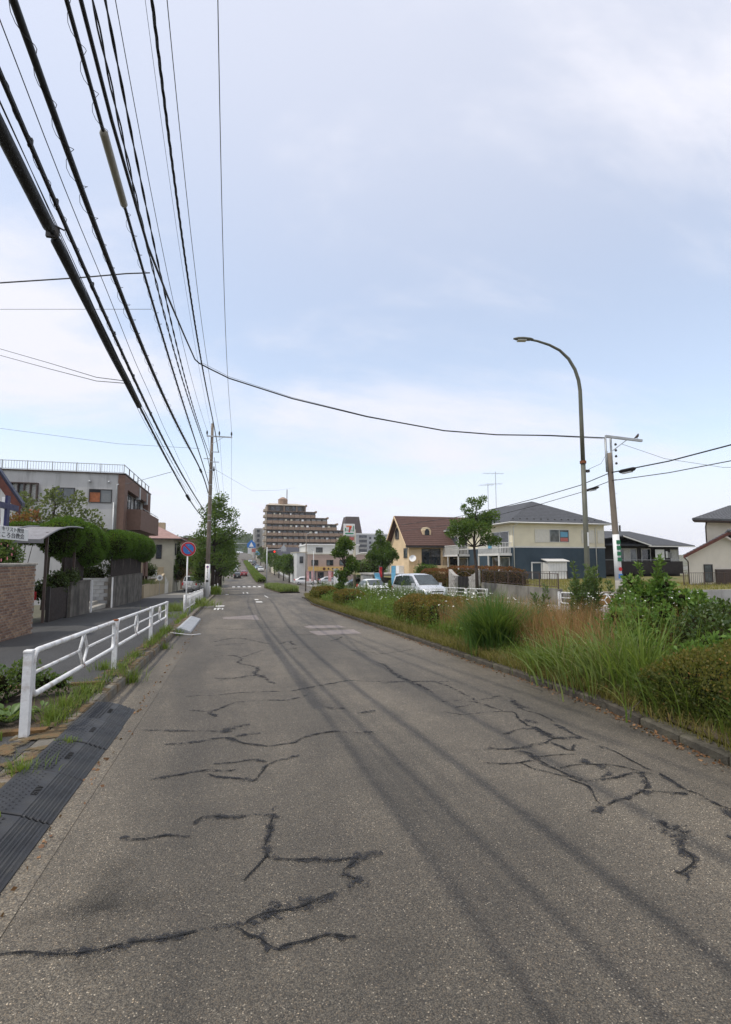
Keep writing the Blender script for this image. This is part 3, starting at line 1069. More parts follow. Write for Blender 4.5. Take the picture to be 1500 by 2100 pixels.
for r_ in range(ncr):
    zc = zb + .035 + r_ * (bh + .008)
    for c_ in range(16):
        yc = 16.55 - .11 - c_ * (bl + .008) + (.11 if r_ % 2 else 0)
        if yc + bl / 2 > 16.56 or yc < 14.0 or cnt >= 296: continue
        o = link(bpy.data.objects.new('brick', br0.data), bw)
        o.location = Vector((-5.425 + rnd.uniform(-.003, .004), yc, zc)) - ORI[bw.name]
        o.rotation_euler = (0, rnd.uniform(-.01, .01), rnd.uniform(-.012, .012))
        cnt += 1
for r_ in range(ncr):      # the wall's end
    zc = zb + .035 + r_ * (bh + .008)
    o = link(bpy.data.objects.new('end_brick', br0.data), bw)
    o.location = Vector((-5.535, 16.55, zc)) - ORI[bw.name]
    o.rotation_euler = (0, 0, R(90))
bpy.data.objects.remove(br0)

# church: steep gable roof with red-brown boards and navy edge, mostly out of frame
m_chwall = mat('church_wall', (.25, .25, .24), .85, .12, 2)
m_redwood = mat('red_brown_board', (.11, .035, .024), .7, .25, 5, .1)
m_navy = mat('navy_metal', (.022, .024, .05), .5, .2, 4)
m_roofdark = mat('dark_roof', (.045, .045, .055), .8, .2, 4, .1)
ch = thing('church', 'church corner with steep dark roof and red-brown verge at the left edge', 'church', (-9.5, 18, G(18)))
MB().box(-12.2, -7.35, 18.35, 18.9, G(18) - .3, 4.6).build('wall', m_chwall, ch)
rb = MB()
ez, ex_, apz, apx = 3.30, -6.37, 7.2, -9.0
for sgn in (1, -1):
    X1, X0 = (ex_, apx) if sgn > 0 else (2 * apx - ex_, apx)
    rb.add([(X1, 17.95, ez), (X0, 17.95, apz), (X0, 18.2, apz), (X1, 18.2, ez), (X1, 17.95, ez + .12), (X0, 17.95, apz + .14), (X0, 18.2, apz + .14), (X1, 18.2, ez + .12)],
           [(0, 1, 2, 3), (4, 5, 6, 7), (0, 1, 5, 4), (3, 2, 6, 7), (0, 3, 7, 4), (1, 2, 6, 5)])
fix_normals(rb.build('roof', m_navy, ch))
vb = MB()
dx, dz = apx - ex_, apz - ez
vb.prism([(ex_ - .02, 17.90, ez + .03), (apx, 17.90, apz + .05), (apx, 17.90, apz - .40), (ex_ - .02, 17.90, ez - .30)], (0, .045, 0))
vb.prism([(ex_ - .06, 17.99, ez - .03), (apx, 17.99, apz - .05), (apx, 18.2, apz - .05), (ex_ - .06, 18.2, ez - .03)], (0, 0, -.03))
fix_normals(vb.build('verge_board', m_redwood, ch))
MB().prism([(-7.3, 18.30, 3.5), (-7.3, 18.30, 4.6), (-9.0, 18.30, 6.9), (-9.0, 18.30, 3.5)], (0, .04, 0)).build('gable_panel', m_chwall, ch)

# church sign: board on two posts with a navy cross
m_signw = mat('sign_white', (.74, .74, .72), .5, .05, 3, .02)
m_ink = mat('sign_ink', (.02, .02, .022), .6, .1, 5, 0)
m_cross = mat('cross_navy', (.016, .016, .075), .5, .15, 5, 0)
sx = -5.62
sg = thing('church_sign', 'white church name board topped by a navy cross above the brick wall', 'sign', (sx, 15, 1.5))
MB().cbox(sx - .06, sx, 12.6, 16.42, 2.17, 2.50, .008).build('board', m_signw, sg)
for yy in (14.55, 13.2):
    MB().box(sx - .12, sx - .065, yy - .06, yy + .03, 1.4, 2.6).build('post', m_whitep, sg)
cr_ = MB()
cr_.box(sx - .1, sx - .04, 15.02, 15.20, 2.505, 3.30)
cr_.box(sx - .105, sx - .035, 14.30, 15.75, 2.95, 3.10)
cr_.build('cross', m_cross, sg)
MB().box(sx - .2, sx - .11, 15.1, 15.3, 2.4, 3.27).build('cross_support', m_whitep, sg)
text(sg, 'lettering', 'キリスト教団', .135, (sx + .004, 15.38, 2.425), (0, 1, 0), (0, 0, 1), m_ink, .002, sx=1.75)
text(sg, 'lettering', 'こころ台教会', .155, (sx + .004, 15.25, 2.27), (0, 1, 0), (0, 0, 1), m_ink, .003, sx=1.9)

# carport with curved smoked roof
m_smoke = mat('smoked_polycarbonate', (.17, .155, .15), .35, .1, 2, .03, spec=.6)
m_alu = mat('carport_aluminium', (.2, .19, .19), .45, .1, 3, 0, metal=.5)
cp = thing('carport', 'carport with curved smoked plastic roof beside the church', 'carport', (-8, 21, G(21) + .1))
arc = [(19.15, 2.30), (19.9, 2.52), (20.8, 2.74), (21.9, 2.90), (23.0, 2.97), (23.9, 2.98)]
for i in range(4):
    xa, xb = -6.18 - i * 1.35, -6.18 - (i + 1) * 1.35 + .02
    vs = [(x_, y, z) for y, z in arc for x_ in (xa, xb)] + [(x_, y, z - .012) for y, z in arc for x_ in (xa, xb)]
    n = len(arc) * 2
    fs = [(2 * k, 2 * k + 1, 2 * k + 3, 2 * k + 2) for k in range(len(arc) - 1)] + [(n + 2 * k, n + 2 * k + 2, n + 2 * k + 3, n + 2 * k + 1) for k in range(len(arc) - 1)]
    MB().add(vs, fs).build('roof_panel', m_smoke, cp)
for x_ in (-6.16, -7.53, -8.88, -10.2, -11.6):
    MB().tube([(x_, y, z + .012) for y, z in arc], .034, 8).build('rafter', m_alu, cp, True)
MB().box(-11.6, -6.1, 19.08, 19.18, 2.2, 2.33).build('gutter_beam', m_alu, cp)
for x_, y_ in ((-6.35, 20.3), (-10.5, 20.3), (-6.35, 23.6)):
    MB().box(x_ - .04, x_ + .04, y_ - .04, y_ + .04, G(20) - .3, 2.62 if y_ < 22 else 2.9).build('post', m_brownf, cp)

# walls along the pavement
m_blockw = mat('stained_concrete_wall', (.15, .135, .115), .95, .4, 2.2, .25, 30, .5, 30, stain=(.03, .027, .022), sfac=.9, sscale=.9, streak=True)
m_block = mat('white_block', (.45, .45, .44), .9, .12, 3, .1, 60, .3, 50, randobj=.08)
m_darkwall = mat('dark_brown_panel', (.03, .02, .016), .8, .2, 3, .05)


def wallbox(name, label, x0, x1, y0, y1, z0, z1, material, cat='wall', cap=None):
    r_ = thing(name, label, cat, ((x0 + x1) / 2, (y0 + y1) / 2, z0))
    MB().box(x0, x1, y0, y1, z0, z1).build('wall_body', material, r_)
    if cap:
        MB().cbox(x0 - .02, x1 + .02, y0 - .02, y1 + .02, z1, z1 + .05, .012).build('coping', cap, r_)
    return r_


wallbox('boundary_wall', 'stained concrete wall under the large clipped tree', -6.4, -6.2, 22.9, 25.7, G(25) - .2, .72, m_blockw, cap=m_blockw)
wallbox('boundary_wall', 'long stained concrete wall under the row of clipped hedge', -6.4, -6.2, 30.1, 39.6, G(38) - .2, .72, m_blockw, cap=m_blockw)
gp = thing('gate_panel', 'dark brown metal gate panel beside the carport', 'gate', (-6.3, 21.6, G(21)))
MB().box(-6.34, -6.28, 20.6, 22.7, G(21.6) + .16, .62).build('panel', m_darkwall, gp)
for yy in (20.62, 22.68):
    MB().box(-6.37, -6.25, yy - .04, yy + .04, G(21.6), .7).build('post', m_dark, gp)
# recessed entrance: white block wall, steps, thin white posts
ent = thing('block_wall', 'white concrete block wall in the recessed entrance with steps', 'wall', (-7.4, 30.4, G(30)))
MB().box(-8.5, -6.42, 30.34, 30.5, G(30) - .1, .70).build('wall_core', m_mortar, ent)
blk = MB().cbox(-.192, .192, -.03, .02, -.092, .092, .008).build('block', m_block)
for r_ in range(9):
    for c_ in range(6):
        xx_ = -6.63 - c_ * .4 - (.2 if r_ % 2 else 0)
        if xx_ < -8.3: continue
        o = link(bpy.data.objects.new('block', blk.data), ent)
        o.location = Vector((xx_, 30.34, -1.0 + r_ * .2)) - ORI[ent.name]
bpy.data.objects.remove(blk)
st = thing('entrance_steps', 'concrete entrance steps between the two stained walls', 'steps', (-6.8, 27.8, G(28)))
for k in range(3):
    MB().cbox(-6.45 - k * .38 - .4, -6.45 - k * .38 + .02, 26.0, 29.9, G(28) - .1, G(28) + .3 + k * .16, .015).build('step', m_apron, st)
for k, yy in enumerate((25.85, 30.0)):
    tag(MB().box(-6.2, -6.13, yy - .035, yy + .035, G(yy) + .05, .74).build('entrance_post', m_whitep), ['thin white post at the near side of the entrance steps', 'thin white post at the far side of the entrance steps'][k], 'post')
# dark slatted fence standing on the long wall, under the hedge
fe = thing('slat_fence', 'dark slatted fence on the long concrete wall under the hedge', 'fence', (-6.3, 35, .77))
for k in range(46):
    yy = 30.2 + k * .2
    MB().box(-6.33, -6.29, yy, yy + .15, .772, 1.95).build('slat', m_darkwall, fe)
fe2 = thing('slat_fence', 'dark slatted fence behind the large clipped tree', 'fence', (-6.5, 24, .77))
for k in range(14):
    yy = 22.9 + k * .2
    MB().box(-6.53, -6.49, yy, yy + .15, .60, 1.75).build('slat', m_darkwall, fe2)
MB().box(-6.55, -6.47, 22.9, 25.7, .6, .72).build('rail', m_dark, fe2)

# grey building with brown wing
m_greyw = mat('grey_stucco', (.50, .49, .475), .92, .08, .6, .08, 50, .2, 60, stain=(.21, .205, .195), sfac=.6, sscale=1.5, streak=True)
m_browntile = mat('brown_tile', (.175, .105, .078), .8, .12, 4, .15, 40, .15, 60)
gb = thing('grey_building', 'two-storey grey stucco building with brown tiled wing and roof railing', 'building', (-11.5, 44, G(44)))
ZT = 7.72
MB().box(-19, -7.95, 39.1, 50.6, G(45) - .5, ZT).build('wall', m_greyw, gb)
MB().box(-7.95, -7.5, 39.0, 40.05, G(45) - .5, ZT - .05).build('corner_pier', m_browntile, gb)
MB().box(-7.95, -7.5, 40.05, 50.7, 6.75, ZT - .05).build('fascia', m_browntile, gb)
MB().box(-7.95, -7.5, 49.4, 50.7, G(45) - .5, 6.75).build('corner_pier', m_browntile, gb)
MB().box(-7.95, -7.62, 40.05, 49.4, G(45) - .5, 2.4).build('lower_wall', m_browntile, gb)
MB().box(-19.05, -7.46, 38.96, 50.75, ZT, ZT + .07).build('parapet_cap', m_brownf, gb)
# roof railing
z0 = ZT + .07
rl = MB()
rl.box(-19, -7.6, 39.14, 39.18, z0 + .6, z0 + .64)
rl.box(-7.64, -7.6, 39.14, 50.5, z0 + .6, z0 + .64)
rl.box(-19, -7.6, 39.145, 39.175, z0 + .06, z0 + .09)
rr_ = rl.build('roof_rail', m_galv, gb)
for k in range(8):
    x_ = -7.63 - k * 1.52
    MB().box(x_ - .022, x_ + .022, 39.13, 39.19, z0, z0 + .66).build('rail_post', m_galv, rr_)
for k in range(66):
    x_ = -7.75 - k * .165
    MB().box(x_ - .009, x_ + .009, 39.15, 39.17, z0 + .06, z0 + .6).build('picket', m_galv, rr_)
for k in range(6):
    y_ = 41 + k * 1.8
    MB().box(-7.65, -7.59, y_ - .03, y_ + .03, z0, z0 + .64).build('rail_post', m_brownf, rr_)
FS = ('S', 39.1)
m_woodsh = mat('orange_wood_shutter', (.33, .11, .04), .6, .2, 6, .1)
m_net = mat('fly_screen', (.2, .21, .21), .6, .1, 20, .1)
w1 = window(gb, FS, -14.5, -13.0, 5.72, 6.82, m_brownf, [m_curtain, m_glass2, m_curtain, m_curtain], .07, True, .28)
w2 = window(gb, FS, -12.05, -10.75, 5.70, 6.60, m_dark, [m_glass, m_glass2], .05)
w3 = window(gb, FS, -9.75, -8.38, 5.70, 6.56, m_dark, [m_woodsh, m_net], .05)
fbox(MB(), FS, -9.75, -9.1, 6.38, 6.56, .03, .035).build('window_gap', m_black, w3)
window(gb, FS, -9.4, -8.25, 2.9, 3.75, m_dark, [m_glass, m_glass], .05)
pb = MB().tube([(-8.02, 38.98, 3.4), (-8.02, 38.98, 6.8), (-8.0, 38.98, 6.95), (-7.9, 39.02, 7.0)], .045, 8).build('drain_pipe', m_galv, gb, True)
MB().tube([(-8.16, 38.97, 1), (-8.16, 38.97, 5.7)], .06, 8).build('drain_pipe', m_galv, gb, True)
for x_ in (-9.78, -8.55):
    MB().lathe((x_, 39.0, 7.05), [(.05, 0), (.08, .05), (.08, .12), (.04, .16)], 10).build('vent_hood', m_galv, gb, True)
FE = ('E', -7.9)
window(gb, FE, 41.4, 43.4, 4.9, 6.6, m_dark, [m_glass, m_glass2], .05)
window(gb, FE, 45.0, 47.6, 4.9, 6.6, m_dark, [m_glass2, m_glass], .05)
window(gb, FE, 41.4, 44.4, 2.5, 3.4, m_dark, [m_glass, m_glass], .05)
# balcony on the wing
bal = MB()
bal.box(-7.5, -6.55, 40.1, 49.3, 3.85, 4.05)
bal.box(-6.66, -6.55, 40.1, 49.3, 4.05, 5.35)
bal.box(-7.5, -6.66, 40.1, 40.2, 4.05, 5.35)
bal.box(-7.5, -6.66, 49.2, 49.3, 4.05, 5.35)
bo = bal.build('balcony', m_browntile, gb)
for y_ in (42.5, 45, 47.5):
    MB().tube([(-6.6, y_, 5.35), (-6.6, y_, 5.5)], .02, 6).build('rail_stub', m_galv, bo)
MB().tube([(-6.6, 40.3, 5.5), (-6.6, 49.2, 5.5)], .022, 6).build('handrail', m_galv, bo)
for y_, s_ in ((44.6, .35), (48.3, .3)):
    MB().box(-7.7, -7.42, y_, y_ + s_, 6.55, 7.55).build('duct', m_galv, gb)

# white car parked under the carport is built with the cars
# beige retaining wall and small yard
m_beige = mat('beige_render', (.45, .37, .25), .9, .08, 1.5, .06, 50, .15, 50, stain=(.3, .24, .16), sfac=.5, sscale=1, streak=True)
bgw = thing('garden_wall', 'curved-top beige rendered garden wall before the white steps', 'wall', (-6.9, 51, G(51)))
top = lambda y: float(np.interp(y, [44.5, 50, 54, 57.5], [-.35, -.30, -.1, .3]))
vs = []
ysg = [44.5, 46, 48, 50, 52, 54, 56, 57.5]
for y in ysg:
    for x_ in (-7.05, -6.8):
        vs += [(x_, y, G(y) - .1), (x_, y, top(y))]
fs = []
for i in range(len(ysg) - 1):
    a = i * 4
    fs += [(a + 2, a + 6, a + 7, a + 3), (a, a + 1, a + 5, a + 4), (a + 1, a + 3, a + 7, a + 5)]
fs += [(0, 2, 3, 1), (len(vs) - 4, len(vs) - 3, len(vs) - 1, len(vs) - 2)]
fix_normals(MB().add(vs, fs).build('wall_body', m_beige, bgw))
MB().add([(-6.78, 44.4, -.40), (-9.5, 44.4, -.40), (-9.5, 57.6, -.2), (-6.9, 57.6, -.2)], [(0, 1, 2, 3)]).build('yard_soil', m_soil, bgw)
MB().box(-9.4, -6.8, 44.35, 44.5, G(45) - .1, -.36).build('return_wall', m_beige, bgw)
tag(MB().box(-7.6, -7.0, 57.5, 58.3, G(58) - .1, .95).build('gate_pillar', m_beige), 'tall beige rendered pillar beside the white steps', 'pillar')
m_timber = mat('dark_timber', (.05, .028, .022), .8, .25, 6, .1)
for k, (y_, h_) in enumerate(((46.2, .95), (47.6, .75), (49.4, .65))):
    p = thing('timber_post', ['tallest dark timber post in the small yard', 'dark timber post with a cream plaque in the yard', 'shortest dark timber post in the yard'][k], 'post', (-7.4, y_, -.4), 'dark timber posts in the yard')
    MB().box(-7.5, -7.3, y_ - .1, y_ + .1, -.45, -.4 + h_).build('shaft', m_timber, p)
    MB().box(-7.29, -7.27, y_ - .08, y_ + .08, -.4 + h_ * .55, -.4 + h_ * .9).build('plaque', [m_galv, m_beige, m_whitep][k], p)
tag(MB().tube([(-7.2, 45.4, -.45), (-7.2, 45.4, 2.2)], .06, 8).build('bamboo_pole', m_beige, smooth=True), 'upright pale bamboo pole in the small yard', 'pole')
# white stuccoed stair with curved parapet
m_stucco = mat('white_stucco', (.56, .56, .54), .9, .06, 1.2, .06, 60, .2, 60, stain=(.35, .35, .33), sfac=.4, sscale=1.2, streak=True)
ws = thing('white_staircase', 'white outdoor staircase with curved parapet beyond the beige wall', 'staircase', (-7.5, 61, G(61)))
for k in range(10):
    MB().box(-7.6 - k * .3 - .3, -7.6 - k * .3, 59.0, 62.2, G(60) - .1, G(60) + .2 + k * .19).build('step', m_apron, ws)
fix_normals(MB().prism([(-7.0, 62.2, G(62)), (-7.0, 62.2, G(62) + 1.3), (-7.5, 62.2, G(62) + 2.1), (-8.4, 62.2, G(62) + 2.6), (-10.6, 62.2, G(62) + 3.8), (-10.6, 62.2, G(62))], (0, .3, 0)).build('parapet', m_stucco, ws))
hs = thing('white_stucco_house', 'low white stucco house corner behind the small yard', 'house', (-12, 60, G(58)))
fix_normals(MB().prism([(-9.6, 57, -1.9), (-9.6, 57, .9), (-10.3, 57, 2.2), (-11.4, 57, 3.1), (-11.9, 57, 3.1), (-11.9, 57, -1.9)], (0, 2.5, 0)).build('stepped_gable', m_stucco, hs))
MB().box(-16, -11.9, 57, 66, -2, 3.0).build('wall', m_stucco, hs)
MB().box(-11.95, -11.2, 56.9, 57.6, 3.1, 3.35).build('cap', m_stucco, hs)
window(hs, ('S', 57.0), -10.9, -10.5, 1.6, 2.1, m_dark, [m_glass], .04)

# pinkish-red roofed house further on
m_cream = mat('cream_wall', (.52, .48, .37), .9, .06, 1.2, .05)
m_pinkroof = mat('pink_red_roof', (.32, .2, .175), .8, .12, 3, .1)
ph = thing('red_roofed_house', 'cream house with faded red hipped roof behind the grey building', 'house', (-9, 66, G(66)))
MB().box(-14, -6.6, 62.5, 72, G(66) - .5, 4.2).build('wall', m_cream, ph)
rf = MB().add([(-14.6, 61.8, 4.15), (-5.7, 61.8, 4.15), (-5.7, 72.7, 4.15), (-14.6, 72.7, 4.15), (-10.3, 66, 6.4), (-10.0, 68.5, 6.4)], [(0, 1, 4), (1, 2, 5, 4), (2, 3, 5), (3, 0, 4, 5), (3, 2, 1, 0)]).build('roof', m_pinkroof, ph)
MB().box(-14.6, -5.7, 61.75, 61.85, 4.02, 4.14).build('eave_board', m_dark, rf)
MB().box(-5.75, -5.65, 61.8, 72.7, 4.02, 4.14).build('eave_board', m_dark, rf)
MB().box(-9.3, -8.2, 67, 68.2, 5.2, 6.3).build('chimney', m_beige, rf)
window(ph, ('E', -6.6), 64, 65, 2.3, 3.6, m_dark, [m_glass], .06)
window(ph, ('S', 62.5), -8.4, -7.9, 1.9, 3.4, m_dark, [m_glass], .06)
bb_ = thing('brown_flat_building', 'plain brown flat-roofed building behind the left trees', 'building', (-10, 90, G(90)))
MB().box(-16, -5.2, 85, 100, G(90) - .5, 5.1).build('wall', m_browntile, bb_)
MB().box(-16.1, -5.1, 84.9, 100.1, 5.1, 5.25).build('parapet_cap', m_brownf, bb_)
for k in range(3):
    window(bb_, ('S', 85.0), -8.6 + k * 1.2, -7.9 + k * 1.2, 2.0, 3.2, m_dark, [m_glass], .05)

# ================================================================== utility poles, cables, lamp, signs
PX, PY = -1.98, 44.4
zb = G(PY) + .12
up = thing('utility_pole', 'tall concrete utility pole with white wrap and steel crossarm on the left pavement', 'utility pole', (PX, PY, zb))
MB().tube([(PX, PY, zb - .2), (PX + .02, PY, 4), (PX + .04, PY, 9), (PX + .06, PY, 13.2)], [.185, .165, .14, .105], 14).build('shaft', m_pole, up, True)
MB().tube([(PX + .06, PY, 13.1), (PX + .07, PY, 13.7)], .025, 6).build('tip', m_galv, up)
MB().tube([(PX, PY, zb + .02), (PX + .01, PY, 1.35)], [.205, .195], 16).build('wrap', m_signw, up, True)
wr = up.children[-1]
MB().disc((PX, PY - .2, 1.12), .1, (0, -1, 0), .012, 16).build('red_mark', m_red, wr)
MB().disc((PX, PY - .213, 1.12), .06, (0, -1, 0), .006, 16).build('blue_mark', m_blue, wr)
for k in range(8):
    MB().box(PX - .05 + .02 * (k % 3), PX + .03 + .02 * (k % 2), PY - .21, PY - .19, .93 - k * .1, .98 - k * .1).build('printed_mark', m_net, wr)
MB().box(PX - .1, PX + .1, PY - .215, PY - .19, -.12, 0.05).build('plate', m_dark, wr)
arm = MB().box(-2.36, -.28, PY - .2, PY - .12, 12.02, 12.12).build('crossarm', m_galv, up)
MB().tube([(PX + .05, PY - .15, 11.4), (-1.0, PY - .16, 12.03)], .018, 6).build('brace', m_galv, arm)
for x_ in (-2.33, -1.34, -.34):
    MB().lathe((x_, PY - .16, 12.12), [(.03, 0), (.03, .12), (.075, .14), (.06, .2), (.085, .23), (.06, .3), (.07, .33), (.03, .42)], 10).build('insulator', m_insul, arm, True)
for z_, x0, x1 in ((9.85, -2.05, -1.3), (10.7, -1.95, -1.3), (10.1, -2.55, -1.95)):
    MB().box(x0, x1, PY - .2, PY - .15, z_, z_ + .06).build('bracket', m_galv, up)
MB().lathe((-1.7, PY - .18, 9.1), [(.05, 0), (.09, .05), (.07, .2), (.03, .42)], 10).build('cutout', m_insul, up, True)
for k in range(18):
    MB().tube([(PX, PY, 1.8 + k * .45), (PX + (.3 if k % 2 else -.28), PY - .02, 1.8 + k * .45)], .01, 5).build('step_bolt', m_galv, up)
for z_ in (4.95, 5.4, 7.0, 7.95, 9.2):
    MB().tube([(PX + .02, PY, z_ - .04), (PX + .02, PY, z_ + .04)], .165, 12).build('band', m_galv, up)


class Cab:
    """a cable in a vertical plane: X linear in Y, Z through measured heights"""
    def __init__(s, xa, xb, ys, zs):
        s.xa, s.xb = xa, xb
        s.ys, s.zs = np.array(ys, float), np.array(zs, float)
        deg = min(3, len(ys) - 1)
        s.c = np.polyfit(s.ys, s.zs, deg)
        s.d = np.polyder(s.c)

    def at(s, y):
        x_ = s.xa + (s.xb - s.xa) * (y + 4) / 48.3
        y_ = max(y, s.ys[0])
        z_ = np.polyval(s.c, y_) + (np.polyval(s.d, s.ys[0]) * (y - y_))
        return (x_, y, float(z_))

    def path(s, y0=-6, y1=44.2, n=60):
        return [s.at(y0 + (y1 - y0) * k / n) for k in range(n + 1)]


CABS = dict(
    hvL=Cab(-2.90, -2.33, [10.9, 17.9, 36.5, 44.2], [13.62, 12.51, 12.08, 12.51]),
    hvM=Cab(-1.75, -1.34, [10.5, 17.2, 36.3, 44.0], [13.46, 12.2, 12.1, 12.53]),
    hvR=Cab(-.70, -.34, [10.4, 15.9, 33.4, 44.2], [13.62, 11.9, 11.6, 12.5]),
    gw=Cab(-2.6, -1.95, [12.2, 19.7, 37.8, 43.8], [15.2, 13.7, 12.48, 12.35]),
    tw=Cab(-1.75, -1.36, [9.0, 13.1, 22.2, 43.7], [11.68, 10.92, 10.32, 10.71]),
    b=Cab(-2.1, -2.0, [7.8, 11.4, 26.2, 43.4], [10.1, 9.57, 9.1, 10.21]),
    c=Cab(-2.1, -2.0, [7.2, 10.5, 25.1, 44.1], [9.41, 8.96, 8.78, 9.23]),
    e=Cab(-2.1, -2.05, [6.3, 9.5, 16.6, 22.9, 43.4], [8.33, 8.11, 7.97, 7.91, 7.93]),
    f=Cab(-2.2, -2.1, [5.2, 7.6, 11.6, 19.5, 45.9], [7.02, 6.77, 6.63, 6.71, 7.07]),
    g=Cab(-2.45, -2.15, [5.5, 7.9, 12.6, 22.6, 44.6], [6.52, 6.23, 5.89, 5.47, 5.35]),
    s=Cab(-2.6, -2.25, [5.9, 7.6, 14.3, 25.4, 41.8], [6.25, 6.09, 5.66, 5.06, 4.96]),
)


def cable(name, label, pts, r, m=None, n=6, group='overhead cables along the left pavement'):
    return tag(MB().tube(pts, r, n).build(name, m or m_black, smooth=True), label, 'cable', group)


def beyond(c, z_end, x_end=None, y_end=88):
    p0 = c.at(44.2)
    x_end = p0[0] if x_end is None else x_end
    return [(p0[0] + (x_end - p0[0]) * k / 12, 44.2 + (y_end - 44.2) * k / 12, p0[2] + (z_end - p0[2]) * k / 12 - 1.0 * math.sin(math.pi * k / 12)) for k in range(1, 13)]


cable('power_line', 'thin high power line to the left insulator of the crossarm', CABS['hvL'].path() + beyond(CABS['hvL'], 11), .010, m_cable)
cable('power_line', 'thin high power line to the middle insulator of the crossarm', CABS['hvM'].path() + beyond(CABS['hvM'], 11), .010, m_cable)
cable('power_line', 'rightmost thin power line to the right insulator of the crossarm', CABS['hvR'].path() + beyond(CABS['hvR'], 11), .011, m_cable)
cable('power_line', 'faintest thin wire running to the top of the left pole', CABS['gw'].path(), .006, m_cable)


def twisted(name, label, c, r, pitch, rad, m, y0=-6, y1=44.0, group='overhead cables along the left pavement', strands=3, extra=None):
    """strands wound round each other"""
    root = thing(name, label, 'cable', c.at(44.0), group)
    n = int((y1 - y0) / (pitch / 7))
    for s_ in range(strands):
        pts = []
        for k in range(n + 1):
            y = y0 + (y1 - y0) * k / n
            p = c.at(y)
            a = 2 * math.pi * (y / pitch + s_ / strands)
            pts.append((p[0] + rad * math.cos(a), y, p[2] + rad * math.sin(a)))
        if extra: pts += extra
        MB().tube(pts, r, 5).build('strand', m, root, True)
    return root


twisted('twisted_cable', 'thick twisted service cable to the right bracket of the pole', CABS['tw'], .017, 1.1, .019, m_black)
twisted('cable_bundle', 'dark cable bundle just left of the twisted service cable', CABS['b'], .015, 1.5, .014, m_black, strands=2)
twisted('cable_bundle', 'dark cable bundle third from the right, with loops', CABS['c'], .0145, 1.5, .018, m_black, strands=2)
for k_, nm in enumerate(('b', 'c')):
    c = CABS[nm]
    p1 = c.at(44.2)
    cable('cable', ['upper dark cable running on beyond the left pole into the trees', 'lower dark cable running on beyond the left pole into the trees'][k_], [(p1[0] + .3, 44.2, p1[2])] + [(p1[0] + .3 + .35 * k / 8, 44.2 + k * 3, p1[2] - .35 * k) for k in range(1, 9)], .018)


def lashed(name, label, c, r, group='overhead cables along the left pavement', spiral=.034, pitch=.62, y1=44.0, sp_to=26, m=None):
    """telephone cable with a lashing wire that loops round it"""
    root = thing(name, label, 'cable', c.at(44.0), group)
    MB().tube(c.path(-6, y1, 70), r, 7).build('cable_core', m or m_black, root, True)
    mes = c.path(-6, y1, 70)
    MB().tube([(x_ + .01, y_, z_ + r + .02) for x_, y_, z_ in mes], .006, 4).build('messenger_wire', m_black, root)
    pts = []
    n = int((sp_to - 3) / pitch * 9)
    for k in range(n + 1):
        y = 3 + (sp_to - 3) * k / n
        p = c.at(y)
        a = 2 * math.pi * y / pitch
        amp = spiral * (1 + .5 * math.sin(y * 1.9)) + r
        pts.append((p[0] + amp * math.cos(a), y, p[2] + .01 + amp * .9 * math.sin(a)))
    MB().tube(pts, .0045, 3, False).build('lashing_wire', m_black, root)
    return root


le = lashed('telephone_cable', 'telephone cable carrying the pale grey sleeve', CABS['e'], .028)
lf = lashed('telephone_cable', 'thick telephone cable with lashing loops, second from the left', CABS['f'], .041)
lg = lashed('telephone_cable', 'telephone cable with clamps just right of the long black sleeve', CABS['g'], .026, spiral=.015)
ls = lashed('telephone_cable', 'lowest telephone cable carrying the long black sleeves', CABS['s'], .024, spiral=.012)
for (c, r_, y0, y1, m, nm, par, rr) in ((CABS['e'], .064, 8.06, 9.7, m_sleeve, 'sleeve', le, .06), (CABS['s'], .078, 5.6, 7.45, m_black, 'sleeve', ls, .05), (CABS['s'], .07, 7.64, 14.2, m_black, 'sleeve', ls, .05)):
    ys_ = [y0, y0 + .05] + [y0 + .05 + (y1 - y0 - .1) * k / 10 for k in range(1, 11)] + [y1]
    MB().tube([c.at(y) for y in ys_], [r_ * .6] + [r_] * (len(ys_) - 2) + [r_ * .55], 14).build(nm, m, par, True)
cc = CABS['s'].at(7.55)
MB().obox((cc[0], cc[1], cc[2] + .03), (.16, .05, .16)).build('clamp', m_dark, ls)
MB().tube([(cc[0] - .12, cc[1], cc[2] + .1), (cc[0], cc[1], cc[2] + .14), (cc[0] + .14, cc[1], cc[2] + .08)], .012, 5).build('clamp_arm', m_dark, ls)
for y in (6.3, 7.2, 9.0, 10.6, 12.6, 15.2):
    p = CABS['g'].at(y)
    MB().obox((p[0], y, p[2] + .03), (.05, .04, .1)).build('clamp', m_dark, lg)
for k in range(5):    # thin companions
    c = CABS['g']
    off = [(-.10, -.05), (-.17, -.10), (.16, .10), (-.24, -.06), (-.06, -.12)][k]
    cable('drop_wire', ['thin drop wire nearest the lowest clamped cable', 'second thin drop wire by the black sleeve', 'thin drop wire above the clamped telephone cable', 'outermost thin drop wire by the black sleeve', 'thin drop wire under the clamped telephone cable'][k], [(x_ + off[0], y_, z_ + off[1] + .02 * math.sin(y_ * 1.3 + k)) for x_, y_, z_ in c.path(-6, 24 + 3 * k, 50)], .006, m_black, 4)
for nm, y, ln in (('s', 27.6, 1.7), ('f', 33.5, 1.3)):
    c = CABS[nm]
    MB().tube([c.at(y), c.at(y + .15), c.at(y + ln), c.at(y + ln + .2)], [.03, .075, .075, .03], 8).build('splice_case', m_black, ls if nm == 's' else lf, True)
